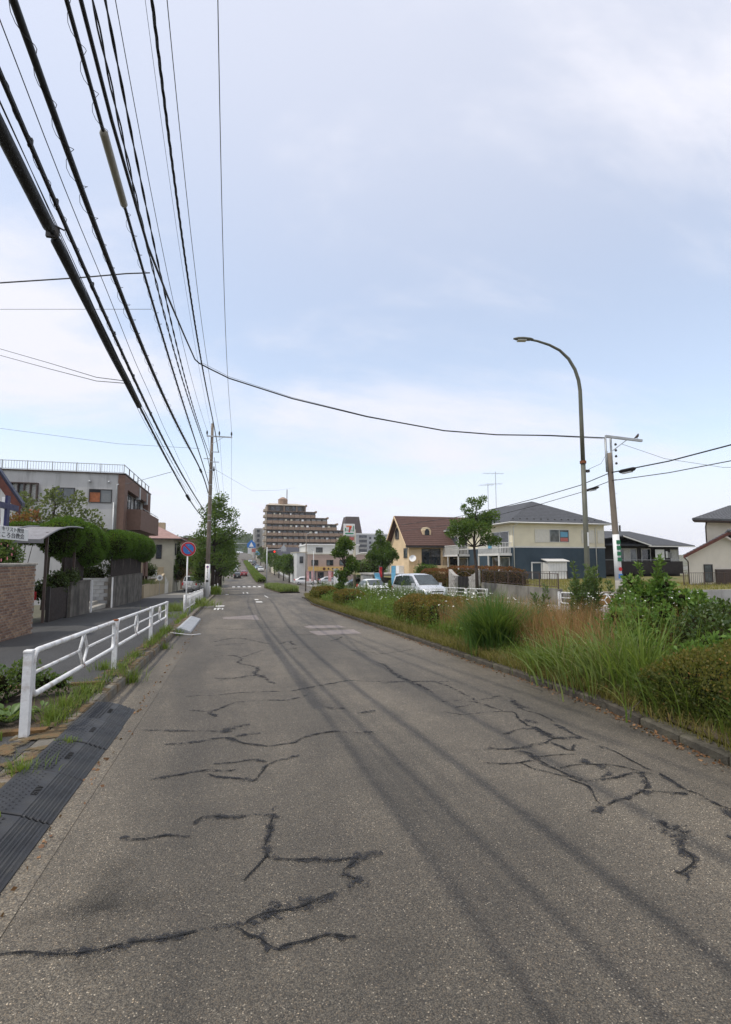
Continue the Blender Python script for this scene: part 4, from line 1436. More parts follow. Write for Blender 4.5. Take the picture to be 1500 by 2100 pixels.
# cable that leaves for the right-hand pole
RPX, RPY = 15.2, 17.85
dpts = [(-1.97, -6, 8.9), (-1.85, 0, 8.2), (-1.76, 5.7, 7.75), (-1.74, 7.1, 7.6), (-1.70, 9.9, 7.56), (-1.66, 12.6, 7.95), (-1.6, 16, 8.5), (-1.52, 19.2, 9.0), (-1.40, 19.6, 9.02), (-1.0, 19.65, 8.85)]
cross = [(-.29, 8.53), (2.07, 7.85), (4.97, 7.25), (8.07, 6.80), (10.26, 6.71), (12.58, 6.76), (14.95, 6.74)]
cs = [(x_, 19.6 - (x_ + .3) / 15.3 * 1.75, z_) for x_, z_ in cross]
cable('crossing_cable', 'dark cable that turns off and sags across the road to the right pole', dpts + cs, .026, m_black, 6, 'cables crossing overhead')
cable('crossing_wire', 'thin wire sagging across the road just above the dark crossing cable', [(-1.4, 20.2, 9.3)] + [(x_, y_ + .1, z_ + .10 - .02 * k) for k, (x_, y_, z_) in enumerate(cs)], .006, m_cable, 4, 'cables crossing overhead')
# house drops on the left
cable('house_drop_wire', 'dark drop wire level across to the left edge, highest of the four', [(-2.1, 12.7, 8.55), (-2.6, 12.6, 8.4), (-3.5, 12.3, 8.0), (-5.2, 12.0, 7.45), (-9, 11.4, 7.0)], .016, m_cable, 5, 'house drop wires at the left')
cable('house_drop_wire', 'faint drop wire level across to the left edge, second highest', [(-2.1, 13.1, 7.83), (-5.8, 14, 7.80), (-10, 15, 8.0)], .006, m_cable, 4, 'house drop wires at the left')
for k in range(2):
    cable('house_drop_wire', ['upper of the paired drop wires meeting the black sleeve', 'lower of the paired drop wires meeting the black sleeve'][k], [(-2.4, 12.6, 5.78 - k * .05), (-3.6, 14.5, 6.45 - k * .1), (-5.6, 17.1, 7.65 - k * .18), (-8.1, 20, 9.03 - k * .23), (-12, 24, 11.2)], .009, m_cable, 4, 'house drop wires at the left')
cable('house_drop_wire', 'long thin drop wire above the grey building', [(-2.1, 32.3, 8.44), (-7, 33.6, 8.75), (-14.3, 36, 9.85), (-20, 38, 10.8)], .009, m_cable, 4, 'house drop wires at the left')
cable('house_drop_wire', 'thin drop wire to the corner of the grey building', [(-2.3, 20.2, 4.94), (-5, 27, 5.4), (-7.6, 38.9, 7.0)], .009, m_cable, 4, 'house drop wires at the left')
cable('crossing_wire', 'thin wire from the left pole towards the brown tower block', [(-1.7, 44.2, 9.3), (2.3, 70, 11.0), (8.2, 100, 15.3), (20, 170, 26)], .012, m_cable, 4, 'cables crossing overhead')

# ---- street lamp on the far pavement
LX, LY = 13.7, 17.65
lz = G(LY) + .12
lp = thing('street_lamp', 'tall olive street lamp with curved arm on the far pavement', 'street lamp', (LX, LY, lz))
MB().tube([(LX, LY, lz - .1), (LX, LY, lz + .5), (LX, LY, 2.5), (LX, LY, 5.6)], [.115, .108, .10, .092], 14).build('lower_pole', m_olive, lp, True)
d = Vector((-.97, .25, 0))
arc = [(0, 5.6), (0, 7.2), (0, 8.6), (-.05, 9.05), (-.18, 9.5), (-.42, 9.95), (-.78, 10.32), (-1.2, 10.55), (-1.7, 10.72), (-1.95, 10.77)]
MB().tube([(LX + -a * d.x * 1.0 if False else LX + (-a) * d.x, LY + (-a) * d.y, z_) for a, z_ in arc], [.086, .082, .075, .07, .066, .062, .055, .05, .046, .044], 12).build('upper_pole', m_olive, lp, True)
MB().tube([(LX, LY, 5.55), (LX, LY, 5.66)], .125, 14).build('collar', m_rust, lp)
hd = Vector((LX, LY, 10.80)) + d * 2.28
e1 = d; 
hm = MB()
sec = [(-.42, .05, .04), (-.3, .11, .07), (0, .15, .085), (.22, .13, .075), (.4, .05, .03)]
side = Vector((-d.y, d.x, 0))
vs = []
for s_, w_, h_ in sec:
    c0 = hd + d * s_ + Vector((0, 0, .04 * s_))
    for q in range(10):
        a = 2 * math.pi * q / 10
        vs.append(c0 + side * w_ * math.cos(a) + Vector((0, 0, h_ * math.sin(a) * (1 if math.sin(a) > 0 else .7))))
fs = [(i * 10 + q, i * 10 + (q + 1) % 10, i * 10 + 10 + (q + 1) % 10, i * 10 + 10 + q) for i in range(4) for q in range(10)] + [tuple(range(9, -1, -1)), tuple(range(40, 50))]
hm.add(vs, fs).build('lamp_head', m_olive, lp, True)
m_lens = glass_mat('lamp_lens', (.35, .33, .26), .15)
MB().obox(hd + d * .06 + Vector((0, 0, -.06)), (.36, .2, .05), math.atan2(d.y, d.x)).build('lens', m_lens, lp)
MB().box(LX + .1, LX + .26, LY - .06, LY + .06, 5.2, 5.3).build('sensor', m_dark, lp)
MB().box(LX - .03, LX + .03, LY - .122, LY - .112, 2.2, 2.75).build('number_plate', m_signw, lp)

# ---- right-hand utility pole
zr = G(RPY) + .12
rp = thing('utility_pole', 'shorter leaning utility pole with white wrap on the right pavement', 'utility pole', (RPX + .1, RPY, zr))
MB().tube([(RPX + .16, RPY, zr - .1), (RPX + .08, RPY, 2.5), (RPX - .04, RPY, 5.4), (RPX - .07, RPY, 6.1)], [.135, .122, .108, .104], 12).build('shaft', m_pole, rp, True)
for dx in (-.14, .12):
    MB().tube([(RPX - .06 + dx, RPY, 5.3), (RPX - .08 + dx, RPY, 6.72)], .045, 8).build('upright', m_galv, rp, True)
MB().obox((RPX + .62, RPY - .1, 6.74), (1.82, .09, .1), 0, 0, R(2.6)).build('crossarm', m_galv, rp)
MB().tube([(RPX + .05, RPY - .1, 6.2), (RPX + .75, RPY - .1, 6.68)], .018, 6).build('brace', m_galv, rp)
for z_ in (6.4, 6.15, 5.9, 5.6):
    MB().lathe((RPX + .14, RPY - .16, z_), [(.03, 0), (.055, .03), (.03, .1)], 8).build('insulator', m_insul, rp, True)
MB().tube([(RPX + .155, RPY, zr + .05), (RPX + .12, RPY, .85)], [.144, .14], 14).build('pale_sheath', m_apron, rp, True)
wrp = MB().tube([(RPX + .12, RPY, .83), (RPX + .08, RPY, 2.7)], [.142, .13], 14).build('wrap', m_signw, rp, True)
m_green = mat('sign_green', (.02, .16, .07), .6, .1, 4, 0)
for k in range(4):
    z_ = 2.3 - k * .235
    gs_ = MB().box(RPX - .01 + .008 * k, RPX + .16 + .008 * k, RPY - .16, RPY - .12, z_, z_ + .16).build('green_panel', m_green, wrp)
MB().disc((RPX + .1, RPY - .15, 1.28), .08, (0, -1, 0), .014, 16).build('red_mark', m_red, wrp)
MB().box(RPX + .02, RPX + .2, RPY - .162, RPY - .13, .9, 1.08).build('blue_sign', m_blue, wrp)
for k in range(9):
    z_ = 2.9 + k * .3
    MB().tube([(RPX + .04, RPY, z_), (RPX + .04 + (.22 if k % 2 else -.22), RPY, z_)], .008, 5).build('step_bolt', m_galv, rp)
# bird on the crossarm
bd = thing('bird', 'small dark bird perched on the right crossarm', 'bird', (RPX + 1.28, RPY - .1, 6.75))
bx0, by0, bz0 = RPX + 1.28, RPY - .1, 6.75
m_bird = mat('bird_feathers', (.06, .045, .04), .9, .3, 20)
MB().tube([(bx0 - .16, by0, bz0 + .02), (bx0 - .07, by0, bz0 + .07), (bx0, by0, bz0 + .11), (bx0 + .05, by0, bz0 + .16), (bx0 + .065, by0, bz0 + .2), (bx0 + .075, by0, bz0 + .23), (bx0 + .075, by0, bz0 + .25)], [.008, .03, .055, .05, .032, .03, .012], 10).build('body', m_bird, bd, True)
MB().tube([(bx0 + .09, by0, bz0 + .225), (bx0 + .13, by0, bz0 + .218)], [.01, .002], 5).build('beak', m_dark, bd)
for q in (-.015, .015):
    MB().tube([(bx0 + .01, by0 + q, bz0 - .005), (bx0 + .01, by0 + q, bz0 + .08)], .005, 4).build('leg', m_dark, bd)
# its cables
gR = 'cables at the right pole'
cable('cable', 'upper dark cable from the right pole towards the right edge', [(RPX - .05, RPY, 5.27), (15.25, 15, 5.22), (15.3, 12.6, 5.30), (15.4, 5, 5.9), (15.4, -6, 7)], .024, m_black, 6, gR)
cable('cable', 'lower dark cable from the right pole towards the right edge', [(RPX - .05, RPY, 4.93), (15.25, 15, 4.80), (15.3, 12.6, 4.79), (15.4, 5, 5.1), (15.4, -6, 6)], .016, m_black, 6, gR)
cable('cable', 'upper dark cable from the right pole away past the lamp', [(RPX - .05, RPY, 5.27), (15.3, 20, 5.05), (15.3, 23.5, 4.87), (15.3, 27, 4.77), (15.3, 34, 4.7), (15.4, 46, 5.0)], .018, m_black, 6, gR)
cable('cable', 'lower dark cable from the right pole away past the lamp', [(RPX - .05, RPY, 4.93), (15.3, 20, 4.72), (15.3, 23.5, 4.5), (15.3, 27, 4.36), (15.3, 34, 4.2), (15.4, 46, 4.4)], .014, m_black, 6, gR)
cable('cable', 'thin sagging wire from the right pole brace to the right edge', [(RPX + .5, RPY - .1, 6.5), (17.5, 17.4, 5.9), (20, 16.9, 5.55), (24, 16, 5.6), (30, 14.5, 6.2)], .008, m_cable, 4, gR)
cable('cable', 'thin wire from the right pole down to the lamp column', [(RPX - .1, RPY, 6.2), (14.6, 17.7, 5.6), (14.0, 17.66, 5.35), (13.85, 17.65, 5.25)], .008, m_cable, 4, gR)
cA = thing('cable_closure', 'grey splice closure on the upper cable right of the right pole', 'closure', (15.3, 17.2, 5.2))
MB().tube([(15.25, 17.45, 5.24), (15.25, 17.35, 5.24), (15.28, 16.7, 5.24), (15.28, 16.6, 5.25)], [.03, .08, .08, .03], 10).build('case', m_dark, cA, True)
MB().obox((15.26, 17.02, 5.15), (.1, .5, .05)).build('bracket', m_galv, cA)
cB = thing('cable_closure', 'grey splice closure on the lower cable left of the right pole', 'closure', (15.3, 19, 4.7))
MB().tube([(15.3, 18.75, 4.80), (15.3, 18.85, 4.80), (15.3, 19.5, 4.76), (15.3, 19.6, 4.75)], [.025, .06, .06, .025], 10).build('case', m_dark, cB, True)
MB().obox((15.3, 19.15, 4.71), (.08, .4, .04)).build('bracket', m_galv, cB)

# ---- no-parking sign
sx, sy = -1.88, 23.3
sz = G(sy) + .12
ns = thing('no_parking_sign', 'round blue and red no-parking sign on a white post', 'road sign', (sx, sy, sz))
MB().tube([(sx, sy, sz - .05), (sx, sy, 2.3)], .03, 10).build('post', m_whitep, ns, True)
nv = Vector((.2, -1, 0)).normalized()
c0 = Vector((sx + .02, sy, 2.12)) + nv * .035
pl = MB().disc(c0, .30, nv, .012, 32).build('disc', m_red, ns)
MB().disc(c0 - nv * .012, .312, nv, .012, 32).build('white_rim', m_signw, pl)
MB().disc(c0 + nv * .012, .225, nv, .004, 32).build('blue_field', m_blue, pl)
u = Vector((0, 0, 1)).cross(nv).normalized()
dg_ = (u * 1 + Vector((0, 0, -1))).normalized(); pr_ = nv.cross(dg_).normalized()
cb = c0 + nv * .0165
fix_normals(MB().prism([cb + dg_ * .225 + pr_ * .028, cb - dg_ * .225 + pr_ * .028, cb - dg_ * .225 - pr_ * .028, cb + dg_ * .225 - pr_ * .028], nv * .003).build('slash', m_red, pl))
for z_ in (2.0, 2.25):
    MB().box(sx - .05, sx + .05, sy - .05, sy + .01, z_, z_ + .04).build('bracket', m_galv, ns)
# small oval sign on a thin post by the beige wall
ov = thing('oval_sign', 'small white oval sign on a thin post before the beige wall', 'sign', (-6.3, 49.5, G(49.5)))
MB().tube([(-6.3, 49.5, G(49.5) + .1), (-6.3, 49.5, .25)], .02, 6).build('post', m_galv, ov)
n_ = Vector((.5, -1, .1)).normalized()
o = MB().disc((-6.3, 49.46, .1), .27, n_, .02, 18).build('board', m_signw, ov)
MB().disc(Vector((-6.3, 49.46, .1)) + n_ * .02, .13, n_, .008, 16).build('ring', m_net, o)

# ================================================================== cars
def make_car(name, label, paint, kind='minivan', group=None, cat='car', rear_lights=False):
    root = thing(name, label, cat, (0, 0, 0), group)
    if kind == 'minivan':
        L, W, Hh, belt, wr = 4.6, 1.72, 1.84, 1.02, .66
        S = [(-2.30, .34, .60, .62), (-2.22, .26, .80, .78), (-1.95, .22, .98, .85), (-1.45, .22, 1.10, .86), (-.95, .22, 1.47, .86), (-.50, .22, 1.74, .86), (.2, .22, 1.84, .86), (1.6, .22, 1.83, .86), (2.1, .24, 1.76, .85), (2.26, .28, 1.1, .82), (2.30, .4, .8, .78)]
        ws = (-1.40, 1.13, -.56, 1.72)
        side = [[(-1.2, 1.12), (-.5, 1.66), (-.28, 1.70), (-.28, 1.10)], [(-.2, 1.10), (-.2, 1.71), (.75, 1.72), (.75, 1.10)], [(.85, 1.10), (.85, 1.72), (1.75, 1.66), (2.0, 1.16)]]
        rw = (2.20, 1.2, 2.12, 1.68)
        wy = (-1.42, 1.38)
    else:
        L, W, Hh, belt, wr = 4.2, 1.68, 1.48, .90, .60
        S = [(-2.10, .34, .52, .6), (-2.02, .24, .68, .76), (-1.7, .2, .82, .83), (-1.0, .2, .94, .84), (-.55, .2, 1.2, .84), (-.1, .2, 1.42, .84), (.4, .2, 1.48, .84), (1.1, .2, 1.44, .84), (1.6, .2, 1.22, .83), (1.95, .24, .98, .8), (2.08, .28, .88, .76), (2.1, .4, .7, .7)]
        ws = (-.97, .96, -.15, 1.38)
        side = [[(-.75, .95), (-.1, 1.34), (.3, 1.38), (.3, .94)], [(.38, .94), (.38, 1.38), (1.05, 1.33), (1.5, .98)]]
        rw = (1.68, 1.14, 1.2, 1.36)
        wy = (-1.3, 1.27)
    vs = []
    for y, z0, zt, w in S:
        bl_ = min(belt, zt - .04)
        f = max(0., min(1., (zt - belt) / (Hh - belt)))
        wt = w - .03 - (w - wr) * f if zt > belt else w - .08
        half = [(w * .8, z0), (w, z0 + .12), (w * 1.005, (z0 + bl_) / 2 + .1), (w - .02, bl_), (wt, zt - .06 if zt > belt + .1 else zt - .02), (wt - .1, zt), (0, zt + .01)]
        ring = [(x_, y, z_) for x_, z_ in half] + [(-x_, y, z_) for x_, z_ in half[-2::-1]]
        vs += ring
    n = 13
    fs = [(i * n + j, i * n + j + 1, i * n + n + j + 1, i * n + n + j) for i in range(len(S) - 1) for j in range(n - 1)]
    fs += [(i * n + n - 1, i * n, i * n + n, i * n + 2 * n - 1) for i in range(len(S) - 1)]
    fs += [tuple(range(n)), tuple(range(len(S) * n - 1, (len(S) - 1) * n - 1, -1))]
    body = fix_normals(MB().add(vs, fs).build('body', paint, root, True))
    sxat = lambda z_: W / 2 - .01 - (max(z_, belt) - belt) / (Hh - belt) * (W / 2 - wr - .03)
    for s_ in (-1, 1):
        for poly in side:
            ps = [(s_ * (sxat(z_) + .002), y, z_) for y, z_ in poly]
            fix_normals(MB().prism(ps, (s_ * .016, 0, 0)).build('side_window', m_carglass, body))
    yb, zb_, yt, zt_ = ws
    fix_normals(MB().prism([(-W * .41, yb, zb_ + .01), (W * .41, yb, zb_ + .01), (W * .36, yt, zt_), (-W * .36, yt, zt_)], (0, -.022, .022)).build('windscreen', m_carglass, body))
    yb, zb_, yt, zt_ = rw
    fix_normals(MB().prism([(-W * .38, yb, zb_), (W * .38, yb, zb_), (W * .34, yt, zt_), (-W * .34, yt, zt_)], (0, .05, .025)).build('rear_window', m_carglass, body))
    yf, yr = S[0][0], S[-1][0]
    zl = S[1][2]
    for s_ in (-1, 1):
        fix_normals(MB().prism([(s_ * .45, yf - .005, zl - .16), (s_ * .75, yf + .12, zl - .08), (s_ * .84, yf + .38, zl + .08), (s_ * .8, yf + .3, zl + .10), (s_ * .5, yf + .06, zl + .02)], (0, -.03, .015)).build('headlight', m_headl, root))
        MB().box(s_ * .78 - .07, s_ * .78 + .07, yr - .10, yr + .012, .75, 1.05).build('tail_light', m_red, root)
        MB().obox((s_ * (W / 2 + .1), S[3][0] + .38, belt + .14), (.2, .12, .16)).build('mirror', paint, root)
        for wyy in wy:
            wo = MB()
            cx = s_ * (W / 2 - .1)
            wo.tube([(cx - .1, wyy, .31), (cx - .08, wyy, .31), (cx + .08, wyy, .31), (cx + .1, wyy, .31)], [.27, .31, .31, .27], 18)
            w_ = wo.build('wheel', m_tyre, root, True)
            MB().disc((cx + s_ * .085, wyy, .31), .19, (s_, 0, 0), .022, 14).build('rim', m_rim, w_)
        MB().box(s_ * W / 2 - .004 if s_ < 0 else W / 2 - .012, s_ * W / 2 + .012 if s_ < 0 else W / 2 + .004, -.1, .08, belt - .14, belt - .1).build('door_handle', m_galv, root)
    MB().box(-.42, .42, yf - .018, yf + .05, .42, .56).build('grille', m_dark, root)
    MB().box(-.6, .6, yf + .03, yf + .08, .64, .76).build('upper_grille', m_dark, root)
    MB().box(-.17, .17, yf - .03, yf, .36, .52).build('number_plate', m_signw, root)
    MB().box(-.17, .17, yr, yr + .02, .55, .71).build('number_plate', m_signw, root)
    return root


def car_paint(name, col, metal=.3):
    t = NT(name)
    t.color(t.mix(t.rng(t.noise(3, 3), .3, .7), [q * .92 for q in col], [min(1, q * 1.05) for q in col]))
    t.b.inputs['Metallic'].default_value = metal
    t.rough(t.rng(t.noise(6, 3), .3, .7, .22, .36))
    t.b.inputs['Coat Weight'].default_value = .5
    return t.m


m_headl = glass_mat('headlight_glass', (.55, .56, .56), .08)
cp_silver = car_paint('silver_paint', (.62, .63, .64), .5)
cp_white = car_paint('white_car_paint', (.8, .8, .79), 0)
cp_black = car_paint('black_car_paint', (.02, .02, .022), .2)
cp_red = car_paint('dark_red_paint', (.22, .03, .035), .2)
cp_blue = car_paint('pale_blue_paint', (.35, .45, .55), .2)


def place(o, x, y, rz=0.0, dz=0.0):
    o.location = (x, y, G(y) + dz)
    o.rotation_euler = (math.atan((G(y + 1) - G(y - 1)) / 2) * math.cos(rz), 0, rz)
    return o


place(make_car('minivan', 'silver minivan facing the camera behind the weeds', cp_silver, 'minivan', cat='minivan'), 11.6, 31.2, R(8))
place(make_car('parked_car', 'white car behind the minivan, next to the blue banners', cp_white, 'sedan'), 11.5, 41.8, R(4))
place(make_car('parked_car', 'silver car in the shop lot right of the sign pole', cp_silver, 'sedan'), 18.6, 78, R(-75))
place(make_car('parked_car', 'dark car deep in the shop lot behind the sign pole', cp_black, 'sedan'), 23.6, 92, R(10))
place(make_car('parked_car', 'white car parked sideways before the shop, leftmost', cp_white, 'sedan'), 13.4, 97, R(88), .02)
place(make_car('parked_car', 'white car parked sideways before the shop, next to the flags', cp_silver, 'sedan'), 18.2, 97.5, R(90), .02)
place(make_car('moving_car', 'black car driving away ahead with red tail lights', cp_black, 'sedan', 'cars driving on the road ahead'), 1.2, 131, R(180))
place(make_car('moving_car', 'dark red car driving away right of the black car', cp_red, 'sedan', 'cars driving on the road ahead'), 3.0, 141, R(180))
place(make_car('moving_car', 'white car driving away furthest ahead on the left side', cp_white, 'minivan', 'cars driving on the road ahead'), 1.0, 165, R(180))
place(make_car('moving_car', 'white car coming towards the camera beyond the strip', cp_white, 'sedan', 'cars driving on the road ahead'), 8.6, 164, 0)
place(make_car('moving_car', 'pale blue car coming down right behind a white car', cp_blue, 'sedan', 'cars driving on the road ahead'), 8.2, 178, 0)
place(make_car('moving_car', 'dark van coming down the hill beyond the strip', cp_black, 'minivan', 'cars driving on the road ahead'), 8.6, 214, 0)
place(make_car('moving_car', 'silver car far up the hill, smallest of the oncoming ones', cp_silver, 'sedan', 'cars driving on the road ahead'), 8.0, 250, 0)
place(make_car('parked_car', 'white car under the carport beside the church', cp_white, 'sedan'), -9.0, 20.4, R(-90), .12)
place(make_car('parked_car', 'pale car parked beside the left pole under the trees', cp_silver, 'minivan'), -4.1, 64, R(165), .14)

# ================================================================== right side: field, retaining wall, houses
m_field = mat('dry_lawn', (.17, .15, .05), .95, .35, .8, .25, 25, .6, 25, stain=(.10, .13, .035), sfac=.8, sscale=.35)
b = MB().add([(16.35, 23.2, -.02), (60, 23.2, -.2), (60, 44, -.2), (60, 80, -.3), (16.35, 80, -.3), (16.35, 44, -.15)], [(0, 1, 2, 5), (5, 2, 3, 4)])
tag(b.build('raised_lawn', m_field), kind='structure')
m_retw = mat('stained_retaining_wall', (.21, .195, .165), .95, .3, 1.2, .2, 40, .5, 30, stain=(.05, .045, .038), sfac=.85, sscale=1.1, streak=True)
rw_ = thing('retaining_wall', 'stained concrete retaining wall with brown railing along the far pavement', 'wall', (16.25, 27.5, G(27)))
for k in range(5):
    ya = 23.1 + k * 1.7
    MB().box(16.2, 16.4, ya + .006, ya + 1.694, G(31) - .1, .17).build('wall_panel', m_retw, rw_)
rw2 = thing('retaining_wall', 'grey concrete retaining wall at the right edge of the lawn', 'wall', (28, 24, G(24)))
for k in range(10):
    xa = 16.42 + k * 2.2
    MB().box(xa + .006, xa + 2.194, 23.0, 23.2, G(24) - .3, .0).build('wall_panel', m_conc, rw2)


def railing(name, label, pts, h, m, step=.14, z0=.17):
    root = thing(name, label, 'railing', (pts[0][0], pts[0][1], z0))
    for (xa, ya), (xb, yb) in zip(pts[:-1], pts[1:]):
        Lh = math.hypot(xb - xa, yb - ya)
        for hh in (h, .1):
            MB().tube([(xa, ya, z0 + hh), (xb, yb, z0 + hh)], .018, 6).build('rail', m, root)
        n = max(1, round(Lh / 1.8))
        for k in range(n + 1):
            t_ = k / n
            x_, y_ = xa + (xb - xa) * t_, ya + (yb - ya) * t_
            MB().box(x_ - .025, x_ + .025, y_ - .025, y_ + .025, z0 - .02, z0 + h + .02).build('post', m, root)
        n2 = int(Lh / step)
        for k in range(1, n2):
            t_ = k / n2
            x_, y_ = xa + (xb - xa) * t_, ya + (yb - ya) * t_
            MB().box(x_ - .007, x_ + .007, y_ - .007, y_ + .007, z0 + .1, z0 + h).build('bar', m, root)
    return root


railing('railing', 'brown steel railing on the retaining wall beside the lawn', [(16.3, 31.6), (16.3, 23.3)], .78, m_brownf, .15)
railing('railing', 'brown railing along the back of the lawn before the blue apartment', [(17, 41.5), (30, 41.5)], .8, m_brownf, .3, -.15)
railing('railing', 'thin railing before the cream house at the right edge', [(29.6, 28.4), (40, 28.4)], .9, m_brownf, .16, -.1)
# red-brown hedge fence with stone gate
m_stone = mat('pale_gate_stone', (.36, .34, .31), .9, .2, 5, .15, 40, .5, 25, randobj=.2)
gt = thing('stone_gate', 'pale stone gate pillars with a dark iron gate', 'gate', (16.35, 34.5, G(34)))
zg = G(35) - .0
stn = MB().cbox(-.04, .03, -.17, .17, -.075, .075, .012).build('stone', m_stone)
for (ya, yb, side_) in ((35.7, 37.0, 1), (32.3, 33.5, -1)):
    tp = lambda y: .5 + .45 * ((y - ya) / (yb - ya) if side_ > 0 else (yb - y) / (yb - ya)) ** 1.6
    ny = 7
    vs = []
    for k in range(ny):
        y = ya + (yb - ya) * k / (ny - 1)
        vs += [(16.22, y, zg - .2), (16.22, y, tp(y)), (16.5, y, zg - .2), (16.5, y, tp(y))]
    fs = []
    for k in range(ny - 1):
        a = k * 4
        fs += [(a, a + 4, a + 5, a + 1), (a + 2, a + 3, a + 7, a + 6), (a + 1, a + 5, a + 7, a + 3)]
    fs += [(0, 1, 3, 2), (len(vs) - 4, len(vs) - 2, len(vs) - 1, len(vs) - 3)]
    p = fix_normals(MB().add(vs, fs).build('pillar', m_stone, gt))
    for r_ in range(11):
        for c_ in range(4):
            y = ya + .17 + c_ * .35 + (.12 if r_ % 2 else 0)
            z_ = zg + .1 + r_ * .165
            if y > yb - .1 or z_ + .08 > tp(y): continue
            o = link(bpy.data.objects.new('stone', stn.data), p)
            o.location = Vector((16.2 + rnd.uniform(-.015, .012), y, z_)) - ORI[gt.name]
bpy.data.objects.remove(stn)
ig = MB().box(16.34, 16.38, 33.6, 35.6, zg + .1, .45).build('iron_gate', m_dark, gt)
for k in range(9):
    MB().box(16.31, 16.34, 33.65 + k * .23, 33.69 + k * .23, zg + .1, .5).build('gate_bar', m_black, ig)
MB().tube([(16.36, 33.5, .62), (16.36, 34.2, .85), (16.36, 34.9, .85), (16.36, 35.7, .62)], .02, 6).build('arch', m_brownf, gt)

# ---- blue and cream apartment house
m_blueside = mat('blue_grey_siding', (.04, .064, .086), .75, .06, 1.0, .04, 60)
m_creamside = mat('cream_siding', (.72, .655, .49), .8, .05, 1.0, .03, 60)
m_slate = mat('grey_slate_roof', (.075, .078, .085), .85, .15, 3, .2, 30, .4, 25)
m_fasc = mat('white_fascia', (.66, .65, .62), .7, .05, 3)
ap = thing('apartment_house', 'two-storey apartment house, blue below and cream above, with grey hipped roof', 'apartment house', (31.7, 53, -.15))
ax0, ax1, ay0, ay1, az = 26.4, 36.95, 44.8, 62.5, -.25
MB().box(ax0, ax1, ay0, ay1, az, 2.9).build('lower_wall', m_blueside, ap)
MB().box(ax0, ax1, ay0, ay1, 3.02, 5.28).build('upper_wall', m_creamside, ap)
MB().box(ax0 - .05, ax1 + .05, ay0 - .05, ay1 + .05, 2.9, 3.02).build('belt_course', m_fasc, ap)
for k in range(9):     # siding boards, lower and upper
    z_ = az + .15 + k * .35
    if z_ + .34 < 2.9:
        MB().box(ax0 + .05, ax1 - .05, ay0 - .016, ay0 - .002, z_, z_ + .335).build('siding_board', m_blueside, ap)
for k in range(6):
    z_ = 3.05 + k * .37
    MB().box(ax0 + .05, ax1 - .05, ay0 - .016, ay0 - .002, z_, min(5.27, z_ + .355)).build('siding_board', m_creamside, ap)
ov_ = .55
ex0, ex1, ey0, ey1, eze = ax0 - ov_, ax1 + ov_, ay0 - ov_, ay1 + ov_, 5.32
MB().box(ex0, ex1, ey0, ey1, 5.26, 5.40).build('eave', m_fasc, ap)
rcx = (ex0 + ex1) / 2
rf = MB().add([(ex0, ey0, 5.41), (ex1, ey0, 5.41), (ex1, ey1, 5.41), (ex0, ey1, 5.41), (rcx, ey0 + 5.3, 8.1), (rcx, ey1 - 5.3, 8.1)], [(0, 1, 4), (1, 2, 5, 4), (2, 3, 5), (3, 0, 4, 5)]).build('roof', m_slate, ap)
for k in range(14):   # courses of slates on the two visible slopes
    t_ = k / 14
    x0_, x1_ = ex0 + (rcx - ex0) * t_, ex1 - (ex1 - rcx) * t_
    y0_ = ey0 + 5.3 * t_
    z_ = 5.41 + 2.69 * t_
    MB().add([(x0_, y0_ - .01, z_ + .012), (x1_, y0_ - .01, z_ + .012), (x1_ - .37, y0_ + .37, z_ + .2), (x0_ + .37, y0_ + .37, z_ + .2), (x0_, y0_ - .01, z_ + .03), (x1_, y0_ - .01, z_ + .03), (x1_ - .37, y0_ + .37, z_ + .205), (x0_ + .37, y0_ + .37, z_ + .205)], [(4, 5, 6, 7), (0, 1, 5, 4)]).build('slate_course', m_slate, rf)
    y1_ = ey1 - 5.3 * t_
    MB().add([(x0_ - .01, y0_, z_ + .012), (x0_ - .01, y1_, z_ + .012), (x0_ + .37, y1_ - .37, z_ + .205), (x0_ + .37, y0_ + .37, z_ + .205), (x0_ - .01, y0_, z_ + .03), (x0_ - .01, y1_, z_ + .03)], [(4, 3, 2, 5), (0, 4, 5, 1)]).build('slate_course', m_slate, rf)
for k in range(14):
    MB().box(ex0 + .6 + k * .78, ex0 + .72 + k * .78, ey0 + .5, ey0 + .6, 5.7, 5.78).build('snow_guard', m_dark, rf)
gu = MB().tube([(ex0 - .04, ey0 - .06, 5.33), (ex1 + .04, ey0 - .06, 5.31)], .06, 8).build('gutter', m_fasc, ap, True)
MB().tube([(ex0 - .06, ey0 - .04, 5.33), (ex0 - .06, ey1, 5.31)], .06, 8).build('gutter', m_fasc, ap, True)
for x_ in (ax0 + .1, ax1 - 1.1):
    MB().tube([(x_ + .3, ey0, 5.28), (x_, ay0 - .08, 4.95), (x_, ay0 - .08, az)], .04, 8).build('downpipe', m_fasc, ap, True)
FSA = ('S', ay0 - .016)
m_post1 = mat('sky_blue_print', (.13, .33, .47), .6, .1, 5, 0)
m_post2 = mat('red_print', (.45, .13, .11), .6, .1, 5, 0)
w = window(ap, FSA, 30.55, 32.7, 3.5, 4.68, m_fasc, [m_glass2, m_glass2], .05)
fbox(MB(), FSA, 31.75, 32.6, 4.0, 4.5, .03, .034).build('window_poster', m_post1, w)
fbox(MB(), FSA, 31.75, 32.6, 3.55, 3.9, .03, .034).build('window_poster', m_post2, w)
m_shut = mat('pale_shutter', (.63, .60, .52), .7, .05, 4, .03)
